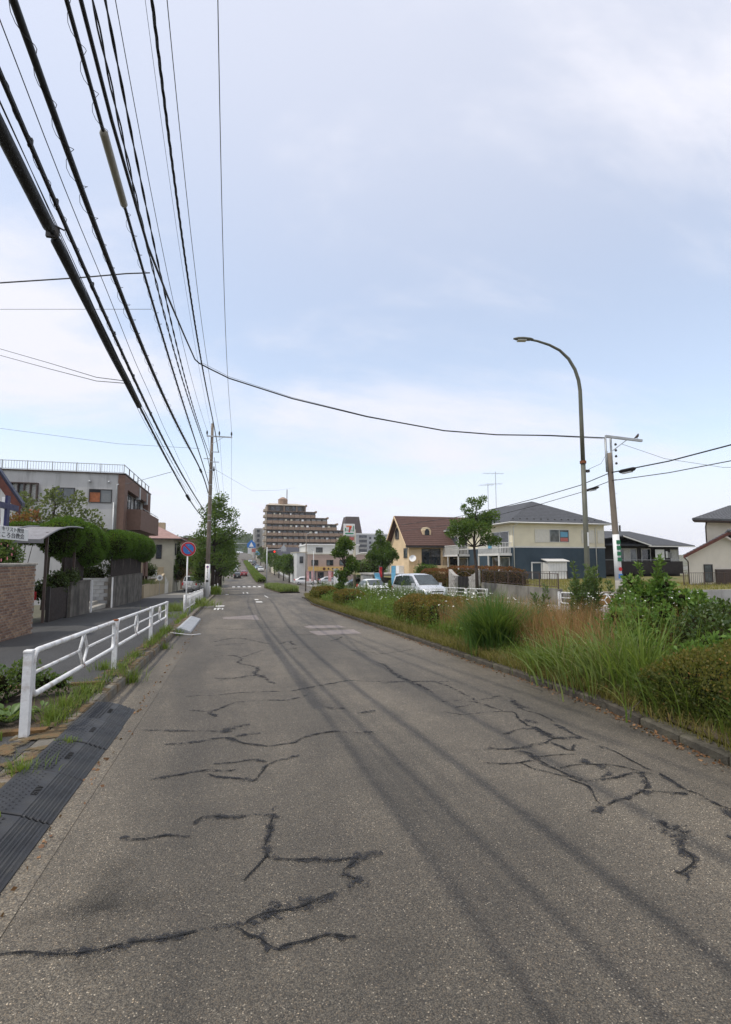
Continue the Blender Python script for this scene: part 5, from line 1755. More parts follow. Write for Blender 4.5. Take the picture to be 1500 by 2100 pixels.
for (u0, u1, v0, v1) in ((28.85, 30.45, 3.42, 4.72), (34.2, 35.7, 3.38, 4.72), (36.1, 36.85, 3.38, 4.72)):
    s_ = fbox(MB(), FSA, u0, u1, v0, v1, .004, .06).build('shutter', m_shut, ap)
    for k in range(1, 4):
        fbox(MB(), FSA, u0 + (u1 - u0) * k / 4 - .01, u0 + (u1 - u0) * k / 4 + .01, v0 + .03, v1 - .03, .061, .068).build('shutter_rib', m_fasc, s_)
# lean-to shed with door
sh = thing('meter_shed', 'small white lean-to shed against the blue apartment wall', 'shed', (30.3, 44, -.2))
MB().box(29.6, 31.75, 43.9, 44.76, -.25, 1.5).build('shed_body', m_fasc, sh)
for k in range(7):
    MB().box(29.68 + k * .3, 29.94 + k * .3, 43.88, 43.9, -.22, 1.48).build('shed_panel', m_whitep, sh)
fix_normals(MB().prism([(29.45, 43.7, 1.52), (29.45, 44.76, 1.75), (29.45, 44.76, 1.83), (29.45, 43.7, 1.6)], (2.5, 0, 0)).build('shed_roof', m_fasc, sh))
fo = thing('back_door', 'blue door with white frame left of the white shed', 'door', (29, 44.7, -.2))
f = MB()
fbox(f, FSA, 28.35, 28.47, -.2, 1.5, .004, .08); fbox(f, FSA, 29.43, 29.55, -.2, 1.5, .004, .08); fbox(f, FSA, 28.47, 29.43, 1.38, 1.5, .004, .08)
f.build('frame', m_fasc, fo)
fbox(MB(), FSA, 28.48, 29.42, -.2, 1.37, .004, .03).build('leaf', m_blueside, fo)
# balconies and ground-floor terraces on the road side
FW = ('W', ax0)
for i, (ya, yb) in enumerate(((44.95, 49.3), (54.2, 60.2))):
    bx = MB()
    bx.box(24.95, ax0, ya, yb, 2.12, 2.34)
    bo = bx.build('balcony_slab', m_fasc, ap)
    MB().box(24.95, ax0, ya, yb, 2.345, 2.36).build('balcony_floor', m_conc, bo)
    for hh in (3.36,):
        MB().box(24.93, 25.0, ya, yb, hh, hh + .06).build('handrail', m_fasc, bo)
        MB().box(25.0, ax0, ya - .01, ya + .05, hh, hh + .06).build('handrail', m_fasc, bo)
    n = int((yb - ya) / .16)
    for k in range(n):
        y = ya + .05 + k * .16
        MB().box(24.95, 24.98, y, y + .05, 2.34, 3.36).build('baluster', m_fasc, bo)
    for k in range(8):
        MB().box(25.05 + k * .165, 25.1 + k * .165, ya, ya + .03, 2.34, 3.36).build('baluster', m_fasc, bo)
    for y in (ya + .06, (ya + yb) / 2, yb - .06):
        MB().box(24.95, 25.07, y - .06, y + .06, az, 5.25 if (i == 1 and y == ya + .06) else 2.12).build('post', m_fasc, ap)
    window(ap, FW, ya + .5, yb - .6, 2.4, 4.5, m_fasc, [m_glass, m_glass2], .06)
    window(ap, FW, ya + .5, yb - .6, .0, 1.9, m_fasc, [m_glass2, m_glass], .06)
    ac = MB().box(25.5, 25.85, yb - 1.2, yb - .4, -.2, .45).build('air_conditioner', m_whitep, ap)
tw_ = thing('hanging_towel', 'sky blue towel hanging on the near apartment balcony', 'towel', (24.9, 46.6, 3.2))
vs, fs = [], []
for k in range(7):
    y = 46.2 + k * .13
    vs += [(24.90 - .015 * (k % 2), y, 3.44), (24.89 + .015 * ((k + 1) % 2), y, 2.85)]
for k in range(6):
    fs.append((2 * k, 2 * k + 2, 2 * k + 3, 2 * k + 1))
MB().add(vs, fs).build('cloth', m_post1, tw_, True)
an = thing('roof_antenna', 'tall double television antenna on the apartment roof', 'antenna', (31.2, 58, 7.9))
for x_, y_, zt_, arms in ((31.2, 56.5, 12.6, ((12.3, 1.6), (11.0, 1.2))), (30.4, 57, 11.0, ((10.9, 1.1),))):
    MB().tube([(x_, y_, 7.4), (x_, y_, zt_)], .035, 6).build('mast', m_galv, an)
    for z_, ln in arms:
        MB().tube([(x_ - ln, y_, z_), (x_ + ln * .7, y_, z_ + .1)], .02, 5).build('boom', m_galv, an)
        for k in range(5):
            xx = x_ - ln + k * ln * .4
            MB().tube([(xx, y_ - .4, z_ + .02 * k), (xx, y_ + .4, z_ + .02 * k)], .012, 4).build('element', m_galv, an)

# ---- beige gabled house
m_bwall = mat('peach_beige_wall', (.66, .50, .31), .88, .06, 1.2, .05, 50, stain=(.42, .31, .19), sfac=.35, sscale=1, streak=True)
m_brroof = mat('red_brown_shingle', (.105, .058, .047), .9, .18, 5, .2, 20, .5, 20)
bh_ = thing('beige_house', 'beige gabled house with red-brown shingle roof and dormers', 'house', (26, 62.5, -.6))
hx0, hx1, hy0, hy1 = 20.6, 32, 58.7, 66.4
ym = (hy0 + hy1) / 2
MB().box(hx0, hx1, hy0, hy1, -1.6, 3.6).build('wall', m_bwall, bh_)
fix_normals(MB().prism([(hx0, hy0, 3.6), (hx0, hy1, 3.6), (hx0, ym, 7.0)], (.3, 0, 0)).build('gable_wall', m_bwall, bh_))
sl = (7.25 - 3.35) / (ym - hy0 + .6)
for s_, ye in ((1, hy0 - .65), (-1, hy1 + .65)):
    r_ = MB().add([(hx0 - .6, ye, 3.3), (hx1 + .5, ye, 3.3), (hx1 + .5, ym, 7.2), (hx0 - .6, ym, 7.2), (hx0 - .6, ye, 3.46), (hx1 + .5, ye, 3.46), (hx1 + .5, ym, 7.36), (hx0 - .6, ym, 7.36)], [(0, 1, 2, 3), (4, 5, 6, 7), (0, 1, 5, 4), (1, 2, 6, 5), (0, 3, 7, 4), (2, 3, 7, 6)]).build('roof', m_brroof, bh_)
    fix_normals(r_)
    if s_ == 1: rfS = r_
    fix_normals(MB().prism([(hx0 - .62, ye - .02, 3.2), (hx0 - .62, ye - .02, 3.48), (hx0 - .62, ym, 7.38), (hx0 - .62, ym, 7.08)], (-.06, 0, 0)).build('verge_board', m_fasc if False else m_bwall, r_))
for k in range(16):     # shingle courses
    t_ = k / 16
    y_, z_ = hy0 - .65 + t_ * (ym - hy0 + .65), 3.46 + t_ * 3.9
    dy, dz = (ym - hy0 + .65) / 16, 3.9 / 16
    MB().add([(hx0 - .6, y_ - .015, z_ + .004), (hx1 + .5, y_ - .015, z_ + .004), (hx1 + .5, y_ - .015, z_ + .03), (hx0 - .6, y_ - .015, z_ + .03), (hx1 + .5, y_ + dy, z_ + dz + .006), (hx0 - .6, y_ + dy, z_ + dz + .006)], [(0, 1, 2, 3), (3, 2, 4, 5)]).build('shingle_course', m_brroof, rfS)
MB().box(hx0 - .6, hx1 + .5, hy0 - .7, hy0 - .63, 3.18, 3.40).build('eave_board', m_dark, bh_)
for x_ in (23.3, 28.2):
    d_ = thing('tmp', '', '', (0, 0, 0)) if False else None
    dz_ = 4.35
    dm = MB().box(x_ - .55, x_ + .55, 59.6, 61.6, dz_, 5.4).build('dormer', m_bwall, bh_)
    MB().tube([(x_, 59.66, 5.25), (x_, 61.9, 5.25)], .56, 16).build('dormer_roof', m_beige, dm, True)
    MB().prism([(x_ - .3, 59.58, dz_ + .15), (x_ + .3, 59.58, dz_ + .15), (x_ + .3, 59.58, 5.25), (x_ + .15, 59.58, 5.55), (x_ - .15, 59.58, 5.55), (x_ - .3, 59.58, 5.25)], (0, -.05, 0)).build('dormer_window', m_glass, dm)
FWb = ('W', hx0)
wv = MB().prism([(hx0 - .03, ym - .1, 4.4), (hx0 - .03, ym + 1.3, 4.4), (hx0 - .03, ym + 1.3, 5.5), (hx0 - .03, ym + .6, 5.9), (hx0 - .03, ym - .1, 5.5)], (-.06, 0, 0)).build('gable_window', m_glass, bh_)
MB().box(hx0 - .12, hx0 - .03, ym + .56, ym + .64, 4.4, 5.8).build('mullion', m_dark, wv)
window(bh_, FWb, 59.3, 60.5, 2.05, 3.1, m_dark, [m_glass2, m_glass], .06, True)
FSb = ('S', hy0)
window(bh_, FSb, 22.3, 24.6, 1.0, 3.0, m_dark, [m_glass, m_glass], .08)
window(bh_, FSb, 26.0, 27.6, 1.2, 2.8, m_dark, [m_glass, m_glass], .08)
bbx = MB()
bbx.box(21.2, 24.9, hy0 - 1.5, hy0, -1.5, 1.05)
bbx.build('terrace_wall', m_bwall, bh_)
for k in range(9):
    MB().box(21.3 + k * .45, 21.34 + k * .45, hy0 - 1.48, hy0 - 1.44, 1.05, 1.7).build('terrace_bar', m_dark, bh_)
MB().disc((20.9, hy0 - .5, 1.9), .42, (-.6, -1, .4), .05, 18).build('satellite_dish', m_whitep, bh_)
MB().box(19.9, 20.58, 60.5, 61.6, -.1, 1.0).build('air_conditioner', m_whitep, bh_)
gar = thing('grey_garage', 'grey garage wall with door below the beige house', 'garage', (17.8, 62, G(62)))
MB().box(16.4, 20.4, 60, 66, G(62) - .4, -.1).build('wall', m_conc, gar)
MB().box(16.3, 20.5, 59.9, 66.1, -.1, .05).build('roof_slab', m_conc, gar)
fbox(MB(), ('S', 60), 17.2, 18.4, G(62), -.3, .01, .05).build('door', m_galv, gar)
fbox(MB(), ('W', 16.4), 61, 64.5, G(62), -.3, .01, .05).build('shutter_door', m_net, gar)

# ---- dark two-storey house
m_blacks = mat('black_brown_siding', (.024, .019, .018), .8, .2, 2, .05)
dh = thing('dark_house', 'dark-sided house with grey gabled roofs and long balcony', 'house', (47, 54, -.4))
MB().box(41.0, 52.4, 50.8, 62, -.8, 3.6).build('wall', m_blacks, dh)
fix_normals(MB().prism([(40.3, 49.6, 3.35), (53.6, 49.6, 3.35), (49.6, 55.5, 5.3), (40.3, 55.5, 5.3)], (0, 0, .1)).build('roof', m_slate, dh))
fix_normals(MB().prism([(53.6, 49.6, 3.35), (53.6, 62, 3.35), (49.6, 55.5, 5.3)], (0, 0, .1)).build('roof', m_slate, dh))
fix_normals(MB().prism([(39.5, 49.3, 3.9), (43.4, 49.3, 4.45), (46.9, 49.3, 3.45), (46.9, 56, 3.45), (43.4, 56, 4.9), (39.5, 56, 3.9)], (0, 0, .09)).build('porch_roof', m_slate, dh))
fix_normals(MB().prism([(43.2, 49.28, 4.36), (47, 49.28, 3.3), (47, 49.28, 3.44), (43.2, 49.28, 4.52)], (0, -.05, 0)).build('verge_board', m_fasc, dh))
MB().box(46.9, 53.6, 49.5, 49.62, 3.24, 3.37).build('gutter', m_fasc, dh)
MB().box(40.9, 52.0, 49.9, 50.0, .2, 1.55).build('balcony_front', m_blacks, dh)
MB().box(40.9, 52.0, 49.9, 50.8, .1, .22).build('balcony_floor', m_blacks, dh)
MB().tube([(40.9, 49.95, 1.72), (52, 49.95, 1.72)], .03, 6).build('handrail', m_galv, dh)
FSd = ('S', 50.8)
window(dh, FSd, 43.6, 46.2, 1.2, 3.0, m_fasc, [m_glass2, m_curtain, m_glass2], .07)
window(dh, FSd, 47.0, 48.2, 1.2, 3.0, m_fasc, [m_glass], .07)
MB().box(48.4, 49.7, 50.2, 50.24, 1.75, 2.95).build('laundry_sheet', m_signw, dh)
for k in range(3):
    MB().box(49.9 + k * .32, 50.15 + k * .32, 50.18, 50.22, 1.95, 2.75 - .1 * k).build('laundry', [m_signw, m_post2, m_post1][k] if k == 0 else m_chwall, dh)
window(dh, FSd, 51.2, 52.2, 1.3, 2.9, m_fasc, [m_curtain], .06)
MB().box(51.2, 54, 50.3, 50.5, .55, .95).build('side_ledge', m_fasc, dh)
tag(MB().tube([(48.6, 56, 4.2), (48.6, 56, 6.2)], .12, 8).build('vent_pole', m_dark), 'dark vent pole rising behind the dark house roof', 'pole')

# ---- cream house with Japanese tiled roof at the right edge
m_kawara = mat('grey_kawara_tile', (.11, .112, .118), .6, .25, 6, .1, 30)
m_ivory = mat('ivory_wall', (.72, .65, .54), .9, .05, 1.2, .04, 60)
ch2 = thing('tiled_house', 'ivory house with dark tiled gable roofs at the right edge', 'house', (35, 33, -.15))
fix_normals(MB().prism([(31.75, 30.0, -.3), (42, 30.0, -.3), (46, 36, -.3), (38.4, 36, -.3)], (0, 0, 2.45)).build('lower_wall', m_ivory, ch2))
fix_normals(MB().prism([(31.75, 30.0, 2.15), (38, 30.0, 2.15), (34.9, 30.0, 3.5)], (3.2, 3, 0)).build('gable_wall', m_ivory, ch2))
fix_normals(MB().prism([(37.4, 33.5, 2.1), (48, 33.5, 2.1), (52, 38, 2.1), (42.6, 38, 2.1)], (0, 0, 3.0)).build('upper_wall', m_ivory, ch2))


def tiled_slope(parent, A, B, C, D, rows, cols):
    """A-B eave edge, D-C top edge; roof of rounded tiles in rows"""
    A, B, C, D = map(Vector, (A, B, C, D))
    nrm = (B - A).cross(D - A).normalized()
    if nrm.z < 0: nrm = -nrm
    base = fix_normals(MB().prism([A, B, C, D], nrm * -.1).build('roof', m_kawara, parent))
    for r_ in range(rows):
        t0, t1 = r_ / rows, (r_ + 1) / rows
        e0, e1 = A.lerp(D, t0), B.lerp(C, t0)
        f0, f1 = A.lerp(D, t1), B.lerp(C, t1)
        mb = MB()
        k = cols * 4
        for j in range(k + 1):
            u = j / k
            h = .045 * abs(math.sin(u * cols * math.pi)) ** .8
            mb.v.append(tuple(e0.lerp(e1, u) + nrm * (h + .045)))
            mb.v.append(tuple(f0.lerp(f1, u) + nrm * (h + .012)))
            mb.v.append(tuple(e0.lerp(e1, u) + nrm * .0))
        for j in range(k):
            a = j * 3
            mb.f.append((a, a + 3, a + 4, a + 1))
            mb.f.append((a + 2, a + 5, a + 3, a))
        mb.build('tile_course', m_kawara, base, True)
    return base


tiled_slope(ch2, (30.75, 29.4, 1.98), (34.1, 32.4, 1.98), (38.2, 32.4, 3.72), (34.9, 29.4, 3.72), 14, 16)
tiled_slope(ch2, (39.0, 29.4, 1.98), (42.3, 32.4, 1.98), (38.2, 32.4, 3.72), (34.9, 29.4, 3.72), 14, 16)
fix_normals(MB().prism([(30.7, 29.38, 1.80), (30.7, 29.38, 1.98), (34.9, 29.38, 3.73), (39.1, 29.38, 1.98), (39.1, 29.38, 1.8), (34.9, 29.38, 3.5)], (0, -.06, 0)).build('verge_board', m_redwood, ch2))
fix_normals(MB().prism([(30.75, 29.42, 1.86), (31.4, 30.0, 1.86), (35.5, 30.0, 3.56), (34.9, 29.42, 3.56)], (0, 0, -.04)).build('soffit', m_timber, ch2))
MB().tube([(34.7, 29.2, 3.8), (38.2, 32.4, 3.8)], .13, 8).build('ridge_tile', m_kawara, ch2, True)
tiled_slope(ch2, (34.9, 32.4, 4.92), (50, 32.4, 4.92), (52, 38, 6.8), (45.4, 38, 6.8), 12, 34)
MB().box(35.1, 50, 32.45, 32.55, 4.72, 4.9).build('eave_board', m_timber, ch2)
fix_normals(MB().prism([(35.1, 32.5, 4.74), (50, 32.5, 4.74), (50, 33.6, 4.74), (36.4, 33.6, 4.74)], (0, 0, .06)).build('soffit', m_timber, ch2))
MB().tube([(37.2, 33.2, 4.72), (37.3, 33.4, 4.4), (37.3, 33.4, 2.4)], .05, 8).build('downpipe', m_timber, ch2, True)
MB().tube([(31.0, 29.6, 1.85), (31.65, 29.92, 1.55), (31.65, 29.92, -.2)], .04, 8).build('downpipe', m_timber, ch2, True)
window(ch2, ('S', 30.0), 33.15, 33.8, .12, 1.3, m_dark, [m_glass2], .06)
fbox(MB(), ('S', 30.0), 34.1, 37, -.2, 1.0, .01, .12).build('slatted_screen', m_brownf, ch2)
for k in range(8):
    fbox(MB(), ('S', 30.0), 34.1, 37, -.15 + k * .145, -.05 + k * .145, .12, .15).build('screen_slat', m_brownf, ch2)
# pale driveway in front of the right retaining wall
b = MB().add([(16.3, 14, G(14) + .14), (34, 14, G(14) + .1), (34, 23, -.95), (16.3, 23, G(23) + .14)], [(0, 1, 2, 3)])
tag(b.build('pale_driveway', m_apron), kind='structure')
# white guard rails on the far pavement
rail_thing('guard_rail', 'white diamond guard rail end beside the street lamp and tall weeds', [19.2, 17.3, 15.2][::-1], 13.45)
rail_thing('guard_rail', 'white diamond guard rail in front of the stone gate', [25.6, 28.2, 31.0, 33.8], 13.45)
rail_thing('guard_rail', 'white diamond guard rail far along by the banners', [44, 47, 50, 53], 13.45)

# ================================================================== far buildings, shop, signal
m_towerb = mat('tower_brown_tile', (.285, .195, .135), .85, .08, .3, .05, 3)
m_towerc = mat('tower_pale_edge', (.42, .36, .28), .85, .08, .5)
m_towerd = mat('tower_recess', (.115, .098, .08), .85, .1, .5)
tw = thing('apartment_tower', 'brown stepped apartment tower with rows of balconies', 'apartment tower', (38, 285, G(280)))
levels = []
zt = 31.8
xr = [38.5, 44, 50.6, 56, 60, 64, 66, 66, 66]
for k in range(9):
    z1 = zt - 3.3 * k
    z0 = z1 - 3.3
    x0, x1 = 17.4, xr[k]
    MB().box(x0, x1, 281.4, 294, z0, z1 - .01).build('storey', m_towerd, tw)
    sl = MB().box(x0 - .3, x1 + .3, 279.7, 281.4, z1 - .2, z1 - .02).build('slab', m_towerc if k == 0 else m_towerb, tw)
    if k > 0:
        nb = int((x1 - x0) / 2.8)
        wdt = (x1 - x0) / nb
        for i in range(nb):
            xa = x0 + i * wdt
            MB().box(xa + .12, xa + wdt - .12, 279.8, 280.0, z0 + .02, z0 + 1.5).build('balcony_parapet', m_towerb, tw)
            MB().box(xa - .09, xa + .09, 279.9, 281.4, z0 + .02, z1 - .35).build('partition', m_towerd, tw)
            MB().box(xa + .5, xa + wdt - .5, 281.3, 281.38, z0 + .3, z0 + 2.5).build('window', rnd.choice([m_glass, m_glass, m_glass2, m_curtain]), tw)
            if rnd.random() < .3:
                MB().box(xa + .6, xa + .6 + rnd.uniform(.5, 1.4), 279.72, 279.8, z0 + 1.3, z0 + 2.2).build('bedding', rnd.choice([m_signw, m_cream, m_whitep]), tw)
    else:
        for xa in (19.5, 22.4, 27.6, 31, 34.2):
            MB().box(xa, xa + 1.9, 281.3, 281.38, z0 + .4, z0 + 2.6).build('window', m_glass, tw)
        for xa in (17.4, 26.3, 33.2, 37.9):
            MB().box(xa, xa + .6, 280.1, 281.4, z0, z1 - .35).build('pier', m_towerb, tw)
    MB().box(x0 - .5, x0, 280.2, 292, z0, z1 - .4).build('end_wall', m_towerc, tw)
    MB().box(x0 - 1.6, x0 - .5, 283, 290, z0 + .1, z0 + 1.3).build('end_balcony', m_towerc, tw)
    if k < 5:
        MB().box(xr[k] - .2, xr[k] + .6, 279.6, 290, z1 - .5, z1 + .5).build('terrace_parapet', m_towerb, tw)
fix_normals(MB().prism([(16.9, 279.6, 31.8), (38.9, 279.6, 31.8), (34, 284, 33.1), (19, 284, 33.1)], (0, 6, 0)).build('roof', m_towerc, tw))
MB().lathe((26.2, 284, 32.5), [(2.6, 0), (2.6, 2.6), (2.8, 2.7), (1.2, 3.9), (.2, 4.2)], 8).build('penthouse', m_towerb, tw)
MB().box(28.2, 28.6, 283.8, 284.2, 33, 41).build('mast', m_towerd, tw)
# grey slab behind the tower on its left
gy = thing('grey_slab_block', 'grey slab apartment block left of the brown tower', 'apartment block', (15, 330, G(330)))
MB().box(12.6, 17.5, 320, 345, 2, 21.5).build('wall', m_conc, gy)
MB().box(17.5, 21.5, 319, 345, 2, 21).build('wall', m_stucco, gy)
for k in range(6):
    MB().box(14, 15.6, 319.8, 320, 4.5 + k * 2.9, 6.1 + k * 2.9).build('window', m_glass, gy)
    MB().box(18, 21.6, 317.9, 319, 3.6 + k * 2.9, 4.7 + k * 2.9).build('balcony', m_conc, gy)
# block with a flared brown rooftop tower
m_btower = mat('brown_cladding', (.085, .062, .058), .8, .1, .3)
m_whiteb = mat('off_white_block', (.46, .46, .46), .85, .06, .2)
fb = thing('flared_tower_block', 'off-white slab block with a flared dark brown rooftop tower', 'apartment block', (76, 310, G(300)))
MB().box(62, 92, 300, 315, 0, 17.4).build('wall', m_whiteb, fb)
MB().box(61.8, 92.2, 299.7, 315, 17.4, 18.1).build('parapet', m_signw, fb)
fix_normals(MB().add([(64.0, 300.5, 18.1), (75.6, 300.5, 18.1), (75.6, 312, 18.1), (64.0, 312, 18.1), (66, 302, 28.3), (74, 302, 28.3), (74, 310, 28.3), (66, 310, 28.3)], [(0, 1, 5, 4), (1, 2, 6, 5), (2, 3, 7, 6), (3, 0, 4, 7), (4, 5, 6, 7)]).build('rooftop_tower', m_btower, fb))
for r_ in range(5):
    for c_ in range(4):
        MB().box(79.8 + c_ * 2.9, 81.2 + c_ * 2.9, 299.8, 300, 3.4 + r_ * 2.8, 4.9 + r_ * 2.8).build('window', m_glass, fb)
    MB().box(73.6, 78.4, 298.6, 300, 3 + r_ * 2.8, 4.1 + r_ * 2.8).build('balcony', m_conc, fb)
    MB().box(73.6, 78.4, 299.75, 299.95, 4.15 + r_ * 2.8, 5.7 + r_ * 2.8).build('balcony_window', m_glass, fb)
# shop with yellow sign band
m_shop = mat('shop_tan_wall', (.40, .30, .245), .85, .06, .6, .05, 30)
m_yel = mat('yellow_sign_band', (.52, .34, .11), .6, .06, 3, 0)
sp = thing('shop_building', 'tan shop building with yellow sign band and white upper floor', 'shop', (20, 104, G(104)))
g0 = G(104) - .1
MB().box(14.3, 27.0, 100, 114, g0, 2.85).build('wall', m_shop, sp)
MB().box(14.3, 24.9, 102, 114, 2.85, 4.75).build('upper_storey', m_stucco, sp)
MB().box(14.1, 25.1, 101.8, 114, 4.75, 4.95).build('parapet', m_whitep, sp)
MB().box(14.2, 27.1, 99.9, 114.1, 2.85, 3.0).build('parapet', m_cream, sp)
window(sp, ('S', 102), 16.2, 17.4, 3.35, 4.2, m_dark, [m_glass2], .08)
for u0, u1 in ((15.0, 16.2), (18.0, 19.2), (20.6, 22.2), (23.6, 24.8)):
    window(sp, ('S', 100), u0, u1, .75, 1.7, m_dark, [m_glass2, m_glass], .08)
yb_ = fbox(MB(), ('S', 100), 14.3, 22.6, -.35, .45, .01, .35).build('sign_band', m_yel, sp)
for k in range(6):
    MB().disc((17.4 + k * .85, 99.64, .05), .28 if k == 0 else .19, (0, -1, 0), .02, 10 if k == 0 else 5).build('sign_mark', m_redwood if k == 0 else m_timber, yb_)
fbox(MB(), ('S', 100), 14.5, 15.8, g0, -.5, .01, .05).build('shop_window', m_glass2, sp)
fbox(MB(), ('S', 100), 16.2, 17.4, g0, -.6, .01, .05).build('shop_window', m_glass, sp)
fbox(MB(), ('S', 100), 18.2, 19.2, g0 + .4, -.6, .01, .05).build('shop_poster', m_post2, sp)
fbox(MB(), ('S', 100), 19.5, 21.2, g0, -.55, .01, .05).build('shop_door', m_glass, sp)
for k in range(2):
    MB().prism([(24.0 + k * 1.3, 99.98, g0), (24.8 + k * 1.3, 99.98, g0), (24.8 + k * 1.3, 99.98, -1.2), (24.4 + k * 1.3, 99.98, -.9), (24.0 + k * 1.3, 99.98, -1.2)], (0, -.05, 0)).build('arched_window', m_glass, sp)
an_ = thing('white_annex', 'white narrow annex on the left of the tan shop', 'building', (13.2, 104, G(104)))
MB().box(12.2, 14.25, 101, 112, g0, 3.2).build('wall', m_stucco, an_)
window(an_, ('S', 101), 12.8, 13.4, 1.2, 2.4, m_dark, [m_glass], .06)
MB().box(12.1, 14.3, 100.9, 112, 3.2, 3.35).build('parapet', m_cream, an_)
dkh = thing('dark_roofed_house', 'dark low roofed house behind the right street trees', 'house', (12, 150, G(150)))
MB().box(11.5, 22, 150, 165, -2.5, 3).build('wall', m_cream, dkh)
fix_normals(MB().prism([(10.8, 149, 3), (22.5, 149, 3), (19, 157, 5.6), (14, 157, 5.6)], (0, 0, .12)).build('roof', m_roofdark, dkh))
for k in range(3):
    MB().box(13 + k * 3, 14.4 + k * 3, 149.9, 150, .4, 1.8).build('window', m_glass, dkh)
gf = thing('pedestrian_deck', 'pale concrete deck with white rail right of the shop', 'deck', (32, 112, G(112)))
MB().box(27.2, 40, 112, 116, 1.1, 1.9).build('deck_beam', m_conc, gf)
MB().box(27.2, 40, 112, 112.1, 2.6, 2.75).build('handrail', m_whitep, gf)
for k in range(9):
    MB().box(27.4 + k * 1.5, 27.5 + k * 1.5, 112, 112.1, 1.9, 2.6).build('baluster', m_whitep, gf)
for k in range(3):
    MB().box(28 + k * 4, 28.5 + k * 4, 113, 113.5, G(112) - .3, 1.1).build('column', m_conc, gf)

# convenience store sign on a tall cream pole
m_or = mat('logo_orange', (.75, .18, .03), .5, .05, 4, 0)
m_lg = mat('logo_green', (.01, .22, .09), .5, .05, 4, 0)
sv = thing('store_sign', 'convenience store pole sign with an orange, red and green numeral seven', 'sign', (17.1, 73, G(73)))
MB().tube([(17.25, 73.2, G(73) - .1), (17.25, 73.2, 6.2)], .2, 12).build('pole', m_cream, sv, True)
pnl = MB().cbox(15.55, 17.2, 72.75, 72.95, 5.28, 6.98, .02).build('panel', m_signw, sv)
f0 = 72.74
def logo(pts, m):
    fix_normals(MB().prism([(15.55 + u * 1.65, f0, 5.28 + v * 1.7) for u, v in pts], (0, -.02, 0)).build('logo_piece', m, pnl))
logo([(.22, .74), (.72, .74), (.72, .84), (.22, .84)], m_or)
logo([(.50, .74), (.72, .74), (.56, .40), (.46, .50)], m_red)
logo([(.46, .50), (.56, .40), (.54, .28), (.42, .28)], m_red)
logo([(.1, .22), (.9, .22), (.86, .12), (.14, .12)], m_lg)
logo([(.80, .35), (.90, .35), (.90, .84), (.84, .84)], m_lg)
logo([(.1, .35), (.16, .35), (.2, .60), (.1, .66)], m_lg)
text(pnl, 'lettering', 'ELEVEN', .26, (16.375, f0 - .022, 5.28 + .45 * 1.7), (1, 0, 0), (0, 0, 1), m_lg, .004)
MB().box(16.0, 17.1, 72.8, 72.92, 4.6, 5.05).build('lower_panel', m_post2, sv)
MB().tube([(17.2, 73.2, 2.4), (18.2, 73.1, 2.75), (19.1, 73, 2.8)], .07, 6).build('side_arm', m_whitep, sv)

# banners on poles
def nobori(label, x, y, m, w=.55, h=1.75, lean=0.0, z0=None, grp='advertising banners on poles'):
    z0 = G(y) + .12 if z0 is None else z0
    r_ = thing('banner', label, 'banner', (x, y, z0), grp)
    MB().tube([(x, y, z0 - .05), (x + lean * .6, y, z0 + h + .75)], .016, 6).build('pole', m_galv, r_)
    vs, fs = [], []
    for k in range(9):
        z_ = z0 + .6 + (h) * k / 8
        for j in range(4):
            u = j / 3
            vs.append((x + lean * .6 * (z_ - z0) / (h + .6) + u * w, y + .05 * math.sin(k * 1.1 + u * 3), z_))
    for k in range(8):
        for j in range(3):
            a = k * 4 + j
            fs.append((a, a + 1, a + 5, a + 4))
    MB().add(vs, fs).build('cloth', m, r_, True)
    MB().tube([(x + lean * .6, y, z0 + .62 + h), (x + lean * .6 + w, y, z0 + .62 + h)], .012, 5).build('cross_rod', m_galv, r_)
    return r_


m_lblue = mat('light_blue_banner', (.2, .52, .72), .7, .12, 6, 0)
m_pinkb = mat('pink_white_banner', (.62, .36, .35), .7, .3, 4, 0)
nobori('light blue banner closest to the minivan', 13.95, 44.6, m_lblue, .42, 1.9)
nobori('leaning light blue banner beside the red placard', 13.6, 47.4, m_lblue, .55, 1.3, -.9)
nobori('red placard banner between the light blue banners', 13.75, 47.9, m_red, .3, 1.0, 0, G(48) + 1.0)
for k, (x_, y_) in enumerate(((13.2, 95), (14.2, 95.2), (17.0, 93), (19.3, 94))):
    nobori(['pink and white banner furthest left before the shop', 'pink and white banner second from the left before the shop', 'pink and white banner before the shop entrance', 'pink and white banner at the right of the shop entrance'][k], x_, y_, m_pinkb, .6, 1.9)
ps = thing('post_box_sign', 'white standing signboard in front of the shop', 'sign', (17.9, 90, G(90)))
MB().box(17.5, 18.3, 90, 90.15, G(90), .1).build('board', m_signw, ps)
MB().box(17.4, 18.4, 89.9, 90.25, .1, .2).build('cap', m_galv, ps)

